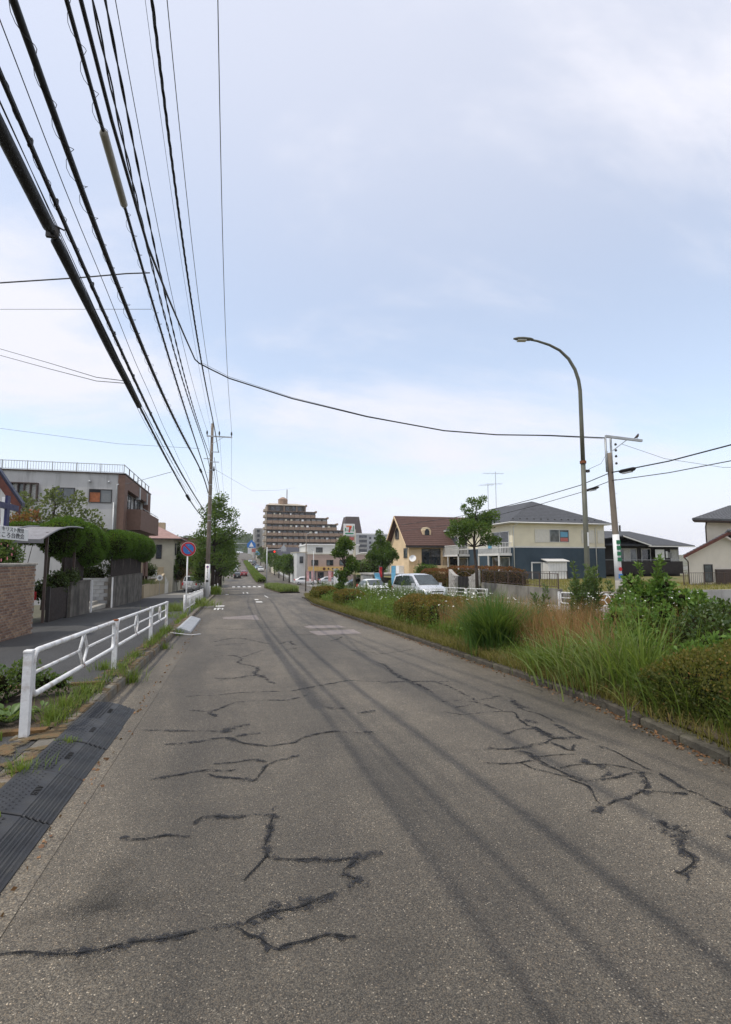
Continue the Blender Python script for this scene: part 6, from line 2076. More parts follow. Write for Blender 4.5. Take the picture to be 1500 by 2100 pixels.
# traffic signal with arm, road signs
tx, ty = 5.6, 88
sgn = thing('traffic_signal', 'traffic signal showing red on a grey pole with arm', 'traffic signal', (tx, ty, G(ty)))
MB().tube([(tx, ty, G(ty) - .1), (tx, ty, 3.9)], [.11, .09], 10).build('pole', m_galv, sgn, True)
MB().tube([(tx, ty, 3.4), (tx + 3, ty, 3.55)], .05, 8).build('arm', m_galv, sgn, True)
hs_ = MB().cbox(tx + .2, tx + 1.45, ty - .35, ty - .12, 2.95, 3.33, .03).build('signal_head', m_dark, sgn)
m_sigred = mat('signal_red', (.9, .04, .02), .4, .05, 4, 0, emit=1.6)
for k in range(3):
    MB().disc((tx + .42 + k * .4, ty - .35, 3.14), .15, (0, -1, 0), .02, 14).build('signal_lens', m_sigred if k == 2 else m_insul, hs_)
cs_ = MB().prism([(tx + 2.3, ty - .1, 3.2), (tx + 3.2, ty - .1, 3.2), (tx + 3.2, ty - .1, 3.8), (tx + 2.75, ty - .1, 4.4), (tx + 2.3, ty - .1, 3.8)], (0, .03, 0)).build('sign_plate', m_galv, sgn)
bs = thing('crossing_sign', 'blue pentagonal pedestrian crossing sign hung over the road', 'road sign', (-1.7, 112, G(112)))
MB().tube([(-1.7, 112, G(112)), (-1.7, 112, 4.9), (-1.2, 112, 5.2), (3.2, 112, 5.3)], .07, 8).build('pole', m_galv, bs, True)
bp = MB().prism([(2.9, 111.9, 4.4), (4.7, 111.9, 4.4), (4.7, 111.9, 5.2), (3.8, 111.9, 6.1), (2.9, 111.9, 5.2)], (0, -.04, 0)).build('plate', m_blue, bs)
MB().prism([(3.3, 111.85, 4.6), (4.3, 111.85, 4.6), (3.8, 111.85, 5.6)], (0, -.02, 0)).build('white_triangle', m_signw, bp)
# slim lamp columns and poles further along
for k, (x_, y_, h_, lb) in enumerate(((8.6, 62, 6.8, 'slim brown pole standing before the shop forecourt'), (-2.2, 70, 4.6, 'slim grey post among the left trees'), (13.2, 86, 6.0, 'slim grey pole by the shop banners'))):
    q = thing('slim_pole', lb, 'pole', (x_, y_, G(y_)))
    MB().tube([(x_, y_, G(y_)), (x_, y_, G(y_) + h_)], [.08, .055], 8).build('shaft', [m_pole, m_galv, m_galv][k], q, True)
    MB().tube([(x_, y_, G(y_) + h_), (x_ + (.5 if k == 0 else -.4), y_, G(y_) + h_ + .35)], .035, 6).build('arm', m_galv, q, True)
picket_rail('guard_rail', 'long white rail beside the oncoming lane before the street trees', [100, 112, 124, 136, 150, 170], 12.6)
picket_rail('guard_rail', 'white rail in front of the shop forecourt', [70, 73, 76], 13.2)

# far end of the street: little houses, signboards and the wooded hill
fcols = [(.5, .48, .44), (.42, .36, .3), (.55, .55, .55), (.35, .3, .28), (.5, .42, .34), (.3, .32, .36)]
froof = [m_roofdark, m_brroof, m_slate]
k = 0
fm = [mat('far_wall_%s' % 'abcdef'[i], c, .9, .1, .5) for i, c in enumerate(fcols)]
side_l = []
for y in (205, 235, 262, 300, 330, 365, 410, 450, 490):
    for sgn_ in (-1, 1):
        if sgn_ > 0 and y < 300: continue
        x_ = -8 - rnd.uniform(0, 3) if sgn_ < 0 else 13 + rnd.uniform(0, 3)
        w_, h_ = rnd.uniform(6, 9), rnd.uniform(5, 9)
        xa, xb = (x_ - w_, x_) if sgn_ < 0 else (x_, x_ + w_)
        hn = thing('distant_house', ('%s distant house on the %s side of the street, %s' % (['pale grey', 'tan', 'white', 'brown', 'beige', 'blue grey'][k % 6], 'left' if sgn_ < 0 else 'right', ['nearest of the far row', 'second of the far row', 'third of the far row', 'fourth of the far row', 'fifth of the far row', 'sixth of the far row', 'seventh of the far row', 'eighth of the far row', 'last of the far row'][(205, 235, 262, 300, 330, 365, 410, 450, 490).index(y)])), 'house', ((xa + xb) / 2, y, G(y)), 'distant houses along the street')
        MB().box(xa, xb, y, y + 10, G(y) - .5, G(y) + h_).build('wall', fm[k % 6], hn)
        mx_ = (xa + xb) / 2
        fix_normals(MB().prism([(xa - .4, y - .4, G(y) + h_), (xb + .4, y - .4, G(y) + h_), (mx_, y - .4, G(y) + h_ + 2)], (0, 11, 0)).build('roof', froof[k % 3], hn))
        for j in range(2):
            MB().box(xa + 1 + j * 2.6, xa + 2.4 + j * 2.6, y - .05, y, G(y) + h_ - 2.4, G(y) + h_ - 1).build('window', m_glass, hn)
        k += 1
for i, (x_, y_, z_, m, lb) in enumerate(((-3.2, 225, 3.2, m_post2, 'small red signboard on a pole far up the left side'), (11.5, 300, 5.5, m_post2, 'small red signboard far up the right side'), (-4, 330, 4.5, m_yel, 'small yellow signboard far up the left side'), (12.2, 262, 4.6, m_post1, 'small blue signboard far up the right side'), (-2.6, 280, 3.4, m_signw, 'small white signboard far up the left side'))):
    q = thing('roadside_signboard', lb, 'sign', (x_, y_, G(y_)), 'distant roadside signboards')
    MB().tube([(x_, y_, G(y_)), (x_, y_, G(y_) + z_)], .12, 6).build('pole', m_galv, q)
    MB().box(x_ - 1.0, x_ + 1.0, y_ - .2, y_ - .05, G(y_) + z_ - 1.4, G(y_) + z_ + .6).build('board', m, q)

# ================================================================== vegetation
def unit(a):
    return a / (np.linalg.norm(a, axis=1)[:, None] + 1e-9)


def leaf_verts(P, O, size, aspect=.35, up=.25, rand=.9, fold=.12, droop=0.0):
    n = len(P)
    d = unit(O * .7 + rng.normal(0, 1, (n, 3)) * rand * .6 + np.array((0, 0, up - droop)))
    s = unit(np.cross(d, rng.normal(0, 1, (n, 3))))
    nr = np.cross(d, s)
    L = (size * rng.uniform(.7, 1.3, n))[:, None]
    m = P + d * L * .5
    V = np.stack([P, m + s * L * aspect - nr * L * fold, P + d * L, m - s * L * aspect - nr * L * fold], 1).reshape(-1, 3)
    F = np.arange(n * 4).reshape(n, 4)
    return V, F


def cloud(clumps, n, shell=.55, squash=1.0):
    """points and outward directions in ellipsoidal clumps (x, y, z, r)"""
    C = np.array([c[:3] for c in clumps], float)
    r = np.array([c[3] for c in clumps], float)
    p = r ** 2.2
    idx = rng.choice(len(clumps), n, p=p / p.sum())
    o = unit(rng.normal(0, 1, (n, 3)))
    rad = r[idx] * (shell + (1 - shell) * rng.random(n) ** .6) * rng.uniform(.82, 1.14, n)
    off = o * rad[:, None]
    off[:, 2] *= squash
    return C[idx] + off, o


def leaves(name, clumps, n, size, m, parent, shell=.55, squash=1.0, **kw):
    P, O = cloud(clumps, n, shell, squash)
    V, F = leaf_verts(P, O, np.full(n, size), **kw)
    return numesh(name, V, F, m, parent)


def blades(name, B, h, w, lean, m, parent=None, seg=3, curl=.55, dirs=None):
    """grass blades: B (n,3) base, h heights, w widths, lean 0..1"""
    n = len(B)
    a = rng.uniform(0, 2 * np.pi, n) if dirs is None else dirs
    dv = np.stack([np.cos(a), np.sin(a), np.zeros(n)], 1)
    sv = np.stack([-np.sin(a), np.cos(a), np.zeros(n)], 1)
    b2 = rng.uniform(0, 2 * np.pi, n)
    sv = np.stack([np.cos(b2), np.sin(b2), np.zeros(n)], 1) * .5 + sv * .7
    rows = []
    for k in range(seg + 1):
        t_ = k / seg
        fwd = lean * h * (t_ ** 1.8)
        z_ = h * (t_ - curl * np.clip(lean, 0, 1.2) * t_ ** 2.2 * .6)
        c = B + dv * fwd[:, None]
        c[:, 2] += z_
        ww = (w * (1 - t_ ** 1.5) * .5 + w * .03)[:, None]
        rows += [c - sv * ww, c + sv * ww]
    V = np.stack(rows, 1).reshape(-1, 3)
    base = (np.arange(n) * (2 * seg + 2))[:, None]
    F = np.concatenate([base + np.array([[2 * k, 2 * k + 1, 2 * k + 3, 2 * k + 2]]) for k in range(seg)], 0)
    return numesh(name, V, F, m, parent)


l_tree = leaf_mat('street_tree_leaf', (.022, .056, .012), (.046, .105, .022), (.105, .175, .036))
l_tree2 = leaf_mat('fresh_tree_leaf', (.03, .07, .014), (.06, .13, .025), (.13, .20, .045))
l_pale = leaf_mat('pale_tree_leaf', (.05, .075, .03), (.10, .13, .05), (.19, .21, .10))
l_clip = leaf_mat('clipped_yew_leaf', (.018, .06, .008), (.038, .11, .012), (.085, .20, .02))
l_azal = leaf_mat('azalea_leaf', (.045, .06, .014), (.10, .105, .022), (.20, .16, .035), (.34, .13, .05))
l_azalg = leaf_mat('azalea_green_leaf', (.028, .045, .012), (.06, .08, .02), (.12, .125, .035), (.22, .1, .04))
l_azal2 = leaf_mat('azalea_orange_leaf', (.06, .055, .014), (.14, .10, .022), (.27, .16, .04), (.42, .16, .06))
l_ever = leaf_mat('evergreen_leaf', (.016, .038, .009), (.038, .068, .016), (.09, .125, .034), None, .2, .35)
l_weed = leaf_mat('broad_weed_leaf', (.05, .11, .02), (.095, .19, .032), (.17, .28, .055))
l_mug = leaf_mat('mugwort_leaf', (.05, .09, .03), (.085, .14, .045), (.14, .2, .075))
l_grass = leaf_mat('grass_blade', (.06, .11, .018), (.11, .18, .028), (.2, .265, .05), (.34, .3, .11))
l_grassd = leaf_mat('dark_grass_blade', (.025, .075, .015), (.05, .12, .022), (.10, .18, .04))
l_grassp = leaf_mat('pale_grass_blade', (.08, .13, .03), (.14, .2, .05), (.26, .3, .11), (.4, .36, .18))
l_verge = leaf_mat('olive_verge_grass', (.085, .075, .022), (.15, .125, .035), (.24, .2, .06), (.32, .2, .08))
l_dry = leaf_mat('dry_red_grass', (.18, .075, .03), (.31, .15, .065), (.44, .26, .13), (.48, .36, .2))
l_straw = leaf_mat('straw_stem', (.2, .14, .06), (.33, .25, .12), (.45, .38, .22))
l_rose = leaf_mat('rose_leaf', (.03, .065, .015), (.06, .115, .03), (.12, .18, .05))
l_redl = leaf_mat('red_leaf', (.10, .03, .02), (.18, .05, .03), (.3, .09, .04))
l_brownh = leaf_mat('red_brown_hedge_leaf', (.05, .025, .015), (.1, .045, .025), (.17, .07, .04))
l_hosta = leaf_mat('hosta_leaf', (.05, .09, .025), (.09, .15, .04), (.16, .24, .07), None, .3, .4)
l_hill = leaf_mat('hill_wood_leaf', (.025, .05, .022), (.042, .075, .03), (.07, .105, .045))
m_core = mat('foliage_shade_core', (.026, .026, .012), 1.0, .5, 10, .3, 30, .8, 30, spec=0.0)  # near-black colour standing in for the shade inside foliage
m_petal = mat('white_petals', (.75, .75, .7), .7, .1, 20, 0)
m_pink = mat('pink_petals', (.72, .27, .30), .7, .25, 20, 0)


def ell(mb, c, r, n=12, m=8):
    vs = []
    for i in range(m + 1):
        th = math.pi * i / m
        for j in range(n):
            ph = 2 * math.pi * j / n
            k = 1 + .06 * math.sin(3 * ph + c[1]) * math.sin(th)
            vs.append((c[0] + r[0] * k * math.sin(th) * math.cos(ph), c[1] + r[1] * k * math.sin(th) * math.sin(ph), c[2] + r[2] * math.cos(th)))
    fs = [(i * n + j, i * n + (j + 1) % n, (i + 1) * n + (j + 1) % n, (i + 1) * n + j) for i in range(m) for j in range(n)]
    mb.add(vs, fs)
    return mb


def boxhedge(name, label, x0, x1, y0, y1, h, n, size, m, m2=None, group=None, wob=.08, base=None, cat='hedge'):
    """clipped hedge: rounded block of leaves over a solid dark core added to block light"""
    yc = (y0 + y1) / 2
    gz_ = (lambda x, y: G(y) + .12) if base is None else base
    root = thing(name, label, cat, ((x0 + x1) / 2, yc, gz_((x0 + x1) / 2, yc)), group)
    ny = max(3, int((y1 - y0) / .7))
    vs, fs = [], []
    pr = [(.1, 0), (.1, .5), (.18, .74), (.32, .84), (.68, .84), (.82, .74), (.9, .5), (.9, 0)]
    for i in range(ny + 1):
        y = y0 + .06 + (y1 - y0 - .12) * i / ny
        for u, v in pr:
            vs.append((x0 + (x1 - x0) * u, y, gz_((x0 + x1) / 2, y) + h * v * .95 * (1 if 0 < i < ny else .8)))
    k = len(pr)
    for i in range(ny):
        for j in range(k - 1):
            a = i * k + j
            fs.append((a, a + 1, a + k + 1, a + k))
    fs += [tuple(range(k)), tuple(range(ny * k + k - 1, ny * k - 1, -1))]
    MB().add(vs, fs).build('light_block_core', m_core, root)  # added solid core, keeps light from passing through the leaves
    # leaves on the skin of the block
    u = rng.uniform(0, 1, n); w_ = rng.uniform(0, 1, n); f = rng.random(n)
    W, Ly = x1 - x0, y1 - y0
    pt, ps, pe = W * Ly * 1.3, 2 * h * Ly, 2 * h * W
    tot = pt + ps + pe
    X = np.where(f < pt / tot, x0 + W * u, 0.); Y = y0 + Ly * w_; Z = np.full(n, h)
    O = np.zeros((n, 3)); O[:, 2] = 1
    sd = (f >= pt / tot) & (f < (pt + ps) / tot)
    sgn_ = np.where(rng.random(n) < .5, 0, 1)
    X = np.where(sd, x0 + W * sgn_, X); Z = np.where(sd, h * (u ** .8), Z)
    O[sd] = np.stack([np.where(sgn_[sd] > 0, 1., -1.), np.zeros(sd.sum()), np.full(sd.sum(), .2)], 1)
    en = f >= (pt + ps) / tot
    X = np.where(en, x0 + W * w_, X); Y = np.where(en, y0 + Ly * sgn_, Y); Z = np.where(en, h * (u ** .8), Z)
    O[en] = np.stack([np.zeros(en.sum()), np.where(sgn_[en] > 0, 1., -1.), np.full(en.sum(), .2)], 1)
    # round the shoulders and make the surface uneven
    ex = np.abs((X - (x0 + x1) / 2) / (W / 2)); ey = np.abs((Y - yc) / (Ly / 2))
    Z = Z * (1 - .16 * np.clip(ex, 0, 1) ** 6 - .14 * np.clip(ey, 0, 1) ** 8)
    bum = wob * (np.sin(X * 5.1 + Y * 3.3) + np.sin(Y * 6.7 - X * 2.1) + rng.normal(0, .5, n))
    P = np.stack([X, Y, Z], 1) + O * bum[:, None] * .6 - O * (rng.random(n) ** 2 * .07)[:, None]
    P[:, 2] = np.maximum(P[:, 2], .02) + np.array([gz_(xx, yy) for xx, yy in zip(P[:, 0], P[:, 1])])
    top = O[:, 2] > .5
    V, F = leaf_verts(P[~top], O[~top], np.full((~top).sum(), size))
    numesh('side_leaves', V, F, m, root)
    V, F = leaf_verts(P[top], O[top], np.full(top.sum(), size), up=.4)
    numesh('top_leaves', V, F, m2 or m, root)
    return root


# ---- azalea hedges of the central strip
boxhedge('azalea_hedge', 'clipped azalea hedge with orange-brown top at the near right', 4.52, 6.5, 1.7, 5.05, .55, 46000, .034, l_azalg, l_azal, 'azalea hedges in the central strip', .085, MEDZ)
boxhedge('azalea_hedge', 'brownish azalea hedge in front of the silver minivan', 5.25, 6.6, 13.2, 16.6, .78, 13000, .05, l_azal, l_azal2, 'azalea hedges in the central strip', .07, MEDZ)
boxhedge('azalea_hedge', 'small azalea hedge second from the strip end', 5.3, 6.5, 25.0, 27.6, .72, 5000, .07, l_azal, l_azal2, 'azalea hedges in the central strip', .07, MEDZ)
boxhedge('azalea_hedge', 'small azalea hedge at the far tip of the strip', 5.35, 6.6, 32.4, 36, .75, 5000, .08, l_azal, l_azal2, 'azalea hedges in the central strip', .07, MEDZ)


def shrub(name, label, clumps, n, size, m, base, stems=5, cat='shrub', core=.72, group=None, squash=1.0, shell=.6, **kw):
    root = thing(name, label, cat, base, group)
    if core:
        c = MB()
        for (x_, y_, z_, r_) in clumps:
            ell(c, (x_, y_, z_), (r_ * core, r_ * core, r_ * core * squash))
        tag(c.build('inner_light_block', m_core, root), kind='stuff')  # added dark lumps that block light inside the shrub
    for k in range(stems):
        cl_ = clumps[k % len(clumps)]
        MB().tube([base, (cl_[0] * .5 + base[0] * .5 + rnd.uniform(-.1, .1), cl_[1] * .5 + base[1] * .5, (cl_[2] + base[2]) / 2), (cl_[0], cl_[1], cl_[2])], [.025, .018, .008], 5).build('stem', m_bark, root)
    leaves('foliage', clumps, n, size, m, root, shell, squash, **kw)
    return root


def G3(x, y): return (x, y, MEDZ(x, y))


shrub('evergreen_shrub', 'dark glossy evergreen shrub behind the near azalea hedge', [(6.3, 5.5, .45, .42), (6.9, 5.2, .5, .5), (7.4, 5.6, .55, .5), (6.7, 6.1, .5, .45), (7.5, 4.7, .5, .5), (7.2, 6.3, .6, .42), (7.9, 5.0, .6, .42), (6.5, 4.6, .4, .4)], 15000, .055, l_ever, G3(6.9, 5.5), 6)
shrub('broad_leaved_weed', 'bushy bright green broad-leaved weed before the right pole', [(7.05, 7.6, .95, .26), (7.35, 7.7, .7, .34), (6.85, 7.3, .45, .36), (7.6, 7.3, .72, .3), (7.1, 8.0, .7, .34), (7.3, 7.4, 1.2, .16), (6.9, 7.75, 1.25, .12), (7.55, 7.8, 1.05, .16), (7.85, 7.6, .7, .26), (7.2, 7.1, .3, .38), (7.45, 7.2, 1.0, .14), (6.75, 7.5, .8, .16), (7.9, 7.3, .95, .13)], 6500, .085, l_weed, G3(7.2, 7.6), 7, 'weed', .4, shell=.35, aspect=.3, droop=.2)
shrub('broad_leaved_weed', 'ragged green weeds between the pale grass and the evergreen shrub', [(6.0, 6.7, .45, .3), (6.3, 6.9, .65, .26), (5.8, 6.4, .3, .3), (6.45, 6.6, .8, .16), (6.1, 7.2, .5, .3), (5.9, 7.0, .75, .13)], 3000, .07, l_weed, G3(6.1, 6.8), 5, 'weed', .4, shell=.3, aspect=.25, droop=.1)
shrub('broad_leaved_weed', 'climbing weed sprawling over the back of the near hedge', [(6.0, 4.9, .55, .26), (6.35, 5.0, .75, .2), (5.7, 5.1, .5, .22), (5.5, 5.2, .35, .26), (6.6, 4.3, .65, .22)], 2400, .065, l_weed, G3(6.0, 5.0), 4, 'weed', .4, shell=.3, aspect=.28)
shrub('broad_leaved_weed', 'lower leafy weed beside the tall green bush at right', [(8.0, 7.0, .55, .4), (7.7, 6.7, .35, .38), (7.9, 7.4, .85, .24), (7.5, 6.6, .5, .35), (8.1, 6.4, .6, .35)], 4200, .08, l_weed, G3(7.9, 6.9), 4, 'weed', .45, aspect=.3, droop=.3)


def tall_weed(label, x, y, stalks, h, seed, m=l_mug, spread=.35):
    root = thing('tall_weed', label, 'weed', (x, y, MEDZ(x, y)), 'tall stalky weeds in the strip')
    r2 = np.random.default_rng(seed)
    Ps, Os = [], []
    for k in range(stalks):
        bx, by = x + r2.normal(0, spread * .4), y + r2.normal(0, spread * .4)
        hh = h * r2.uniform(.7, 1.0)
        lx, ly = r2.normal(0, .08, 2) * hh
        b0 = np.array((bx, by, MEDZ(bx, by)))
        tip = b0 + np.array((lx, ly, hh))
        MB().tube([b0, b0 * .5 + tip * .5 + np.array((lx * .1, 0, 0)), tip], [.008, .006, .002], 4).build('stalk', m_weedstem, root)
        n = int(150 * hh)
        t_ = r2.uniform(.12, 1, n)
        o = unit(np.stack([r2.normal(0, 1, n), r2.normal(0, 1, n), r2.uniform(-.1, .7, n)], 1))
        Ps.append(b0 + (tip - b0) * t_[:, None] + o * (.10 * (1 - t_) + .01)[:, None])
        Os.append(o)
    P, O = np.concatenate(Ps), np.concatenate(Os)
    V, F = leaf_verts(P, O, np.full(len(P), .085), aspect=.16, up=.3, rand=.5)
    numesh('leaves', V, F, m, root)


m_weedstem = mat('weed_stem', (.1, .1, .04), .8, .2, 6, 0)
tall_weed('tallest group of stalky weeds standing before the lamp column', 7.25, 9.4, 16, 1.75, 1)
tall_weed('stalky weeds in front of the right utility pole', 7.8, 9.0, 9, 1.45, 2)
tall_weed('single dark stalky weed before the retaining wall', 7.0, 10.8, 4, 1.35, 3, l_mug, .15)
tall_weed('stalky weeds above the leafy bush near the dark house', 7.3, 7.7, 9, 1.8, 4, l_weed, .4)
tall_weed('stalky weed sticking up over the evergreen shrub', 7.9, 6.2, 6, 1.3, 5, l_mug, .6)
tall_weed('stalky weeds before the white car', 7.2, 24, 14, 1.35, 6, l_grass, 1.2)
tall_weed('stalky weeds left of the minivan among flowers', 7.4, 19.5, 12, 1.0, 7, l_mug, 1.0)


def clump(label, x, y, n, h, w, spread, lean, m, name='grass_clump', zf=MEDZ, group='grass clumps in the strip'):
    root = thing(name, label, 'grass', (x, y, zf(x, y)), group)
    r_ = np.abs(rng.normal(0, spread * .5, n)); a = rng.uniform(0, 2 * np.pi, n)
    bx, by = x + r_ * np.cos(a), y + r_ * np.sin(a)
    B = np.stack([bx, by, [zf(q, e) - .01 for q, e in zip(bx, by)]], 1)
    h_ = h * rng.uniform(.5, 1.08, n)
    blades('blades', B, h_, np.full(n, w) * rng.uniform(.6, 1.2, n), rng.uniform(.1, 1, n) * lean, m, root, 4, .75, a + rng.normal(0, .5, n))
    return root


clump('tall dark green grass clump beside the road, biggest of the strip', 5.12, 9.5, 1500, 1.32, .026, .5, .85, l_grassd)
clump('arching pale grass clump spilling towards the kerb', 4.98, 6.2, 300, 1.0, .026, .8, 1.3, l_grassp)
clump('arching green grass left of the near azalea hedge', 5.25, 5.75, 380, 1.15, .024, .8, 1.1, l_grass)
clump('thin green grass tuft before the near azalea hedge', 4.62, 3.75, 330, .52, .009, .22, .85, l_grass)
clump('arching grass reaching towards the road before the dry patch', 5.0, 7.1, 320, .85, .022, .8, 1.2, l_grass)
clump('loose green grass hanging over the near azalea hedge', 4.75, 4.6, 260, .75, .014, .5, 1.1, l_grass)
clump('dark grass standing in front of the near azalea hedge', 4.5, 3.3, 300, .6, .012, .35, .9, l_grassd)
clump('dead straw-coloured stems among the near grass', 5.3, 6.6, 260, .95, .008, 1.0, .8, l_straw)
clump('low green grass tuft at the kerb below the tall dark clump', 4.9, 7.4, 420, .42, .012, .3, .9, l_grass)
clump('fresh grass clump between the dark clump and the brown hedge', 5.7, 11.4, 900, .62, .016, .6, .7, l_grass)
clump('upright grass behind the dark clump', 6.2, 10.2, 700, .95, .015, .5, .6, l_grassd)

# masses nobody could count
n = 24000
yy = 2.2 + 42 * rng.random(n) ** 1.6
xx = np.array([MEDX(y) for y in yy]) - .14 +  np.abs(rng.normal(.05, .28, n))
kp = (yy > 5.2) | (rng.random(n) < .35)
xx, yy = xx[kp], yy[kp]; n = len(xx)
B = np.stack([xx, yy, [MEDZ(a, b_) - .005 for a, b_ in zip(xx, yy)]], 1)
tag(blades('verge_grass', B, rng.uniform(.06, .24, n) * (1 + yy * .012), .006 + yy * .0007, rng.uniform(.2, 1.3, n), l_verge, None, 2), 'short olive and brown grass along the strip edge', 'grass', kind='stuff')
n = 42000
yy = 10.5 + 35 * rng.random(n) ** 1.25
xx = np.array([MEDX(y) for y in yy]) + .35 + rng.random(n) ** .9 * np.array([7.9 - MEDX(y) - .4 for y in yy])
dens = np.sin(xx * 2.3 + yy * .7) + np.sin(yy * 1.3) + rng.normal(0, .8, n)
hh = (.42 + .18 * np.clip(dens, -1, 2)) * rng.uniform(.6, 1.25, n)
hh *= np.interp(xx - np.array([MEDX(y) for y in yy]), [.3, 1.0, 3], [.55, 1.0, 1.25])
B = np.stack([xx, yy, [MEDZ(a, b_) - .01 for a, b_ in zip(xx, yy)]], 1)
tag(blades('tall_green_grass', B, hh, .009 + yy * .0009, rng.uniform(.1, .8, n), l_grass, None, 3), 'tall green weeds and grass filling the central strip', 'grass', kind='stuff')
n = 11000
yy = rng.uniform(6.6, 13, n)
xx = rng.uniform(5.3, 7.7, n)
B = np.stack([xx, yy, [MEDZ(a, b_) - .01 for a, b_ in zip(xx, yy)]], 1)
tag(blades('dry_reddish_grass', B, rng.uniform(.4, 1.1, n), np.full(n, .009), rng.uniform(.05, .5, n), l_dry, None, 3, .3), 'dry reddish brown grass behind the dark grass clump', 'grass', kind='stuff')
n = 9000
yy = rng.uniform(2.6, 10.5, n)
xx = np.array([MEDX(y) for y in yy]) + rng.uniform(.12, 1.4, n)
B = np.stack([xx, yy, [MEDZ(a, b_) - .01 for a, b_ in zip(xx, yy)]], 1)
tag(blades('low_green_grass', B, rng.uniform(.08, .36, n), np.full(n, .009), rng.uniform(.2, 1.1, n), l_grass, None, 3), 'low mixed green grass under the clumps near the road', 'grass', kind='stuff')
P = np.stack([rng.uniform(4.55, 5.6, 4200), rng.uniform(2.3, 6.5, 4200), np.zeros(4200)], 1)
P[:, 2] = [MEDZ(a, b_) + .01 + rnd.random() * .12 for a, b_ in zip(P[:, 0], P[:, 1])]
V, F = leaf_verts(P, np.tile((0, 0, 1.), (4200, 1)), np.full(4200, .045), up=.2)
tag(numesh('ground_ivy', V, F, leaf_mat('ground_ivy_leaf', (.03, .05, .015), (.07, .09, .025), (.13, .14, .04), (.16, .04, .03))), 'creeping reddish green ground cover under the near hedge', 'ground cover', kind='stuff')
def leafy_mass(name, label, n, x0f, x1f, y0, y1, hmax, size, m):
    yy = rng.uniform(y0, y1, n)
    xx = x0f(yy) + rng.random(n) * (x1f(yy) - x0f(yy))
    hgt = hmax * np.clip(.45 + .35 * np.sin(xx * 3.1 + yy * 1.7) + .3 * np.sin(yy * 2.9 - xx), .08, 1.1)
    P = np.stack([xx, yy, [MEDZ(a, b_) for a, b_ in zip(xx, yy)]], 1)
    P[:, 2] += hgt * rng.random(n) ** .7
    o = unit(np.stack([rng.normal(0, 1, n), rng.normal(0, 1, n), rng.uniform(0, 1, n)], 1))
    V, F = leaf_verts(P, o, np.full(n, size) * (.6 + .8 * rng.random(n)), aspect=.28, up=.3)
    return tag(numesh(name, V, F, m), label, 'weeds', kind='stuff')


MX = lambda q: np.interp(q, [1.5, 3.54, 5.6, 9.6, 31, 40, 44, 46.4], [4.2, 4.28, 4.62, 4.68, 4.9, 5.66, 6.2, 7.2])
leafy_mass('leafy_weeds', 'mixed leafy weeds tangled among the near grass', 5000, lambda q: MX(q) + .3, lambda q: MX(q) + 2.4, 5.3, 13, .5, .05, l_weed)
leafy_mass('leafy_weeds', 'mixed leafy weeds further along the strip', 9000, lambda q: MX(q) + .4, lambda q: q * 0 + 7.9, 11, 44, .75, .085, l_weed)
leafy_mass('pale_leafy_weeds', 'pale grey-green leafy weeds along the strip', 5000, lambda q: MX(q) + .5, lambda q: q * 0 + 7.8, 6, 30, .8, .06, l_mug)
# dead leaves and litter along both kerbs
n = 1500
yy = 2 + 30 * rng.random(n) ** 1.6
xx = np.array([MEDX(y) for y in yy]) - .16 - np.abs(rng.normal(0, .07, n))
P = np.stack([xx, yy, [G(y) + .008 for y in yy]], 1)
n2 = 160
yl = rng.uniform(2, 22, n2)
P2 = np.stack([-1.12 + np.abs(rng.normal(0, .06, n2)), yl, [G(y) + .012 for y in yl]], 1)
P = np.concatenate([P, P2])
V, F = leaf_verts(P, unit(rng.normal(0, 1, (len(P), 3)) * np.array((1, 1, .15))), np.full(len(P), .035), up=.02, rand=.2)
tag(numesh('leaf_litter', V, F, leaf_mat('dead_leaf', (.09, .04, .02), (.17, .08, .035), (.3, .17, .08), None, .1)), 'dead leaves and bits gathered along the kerbs', 'leaf litter', kind='stuff')
# white daisies
n = 420
yy = np.concatenate([rng.uniform(11.5, 24, 300), rng.uniform(6.5, 9.5, 120)])
xx = np.concatenate([rng.uniform(5.4, 7.7, 300), rng.uniform(6.2, 7.4, 120)])
P = np.stack([xx, yy, [MEDZ(a, b_) for a, b_ in zip(xx, yy)]], 1)
P[:, 2] += np.concatenate([rng.uniform(.5, 1.0, 300), rng.uniform(.5, 1.2, 120)])
vs, fs = [], []
for p in P:
    b0 = len(vs)
    r_ = rng.uniform(.010, .018) * (1.0 if p[1] < 11 else 1.7)
    tl = rng.normal(0, .4, 2)
    vs.append(tuple(p))
    for j in range(7):
        a = 2 * math.pi * j / 7
        vs.append((p[0] + r_ * math.cos(a), p[1] + r_ * math.sin(a), p[2] + r_ * .35 * math.cos(a) * tl[0] + r_ * tl[1] * math.sin(a) + .006))
    fs += [(b0, b0 + 1 + j, b0 + 1 + (j + 1) % 7) for j in range(7)]
tag(MB().add(vs, fs).build('white_wildflowers', m_petal), 'tiny white daisies scattered over the weeds', 'flowers', kind='stuff')
st = MB()
for p in P[::2]:
    st.tube([(p[0], p[1], p[2] - .5), tuple(p)], [.004, .003], 3, False)
tag(st.build('flower_stems', m_weedstem), 'thin stems under the white daisies', 'stems', kind='stuff')
tag(MB().tube([(4.05, 4.85, G(4.85) + .03), (4.5, 5.0, G(5) + .2), (4.72, 5.05, G(5) + .32)], [.003, .0045, .003], 5).build('dry_stick', m_barkp, smooth=True), 'thin pale dry stick leaning on the near median kerb', 'stick')

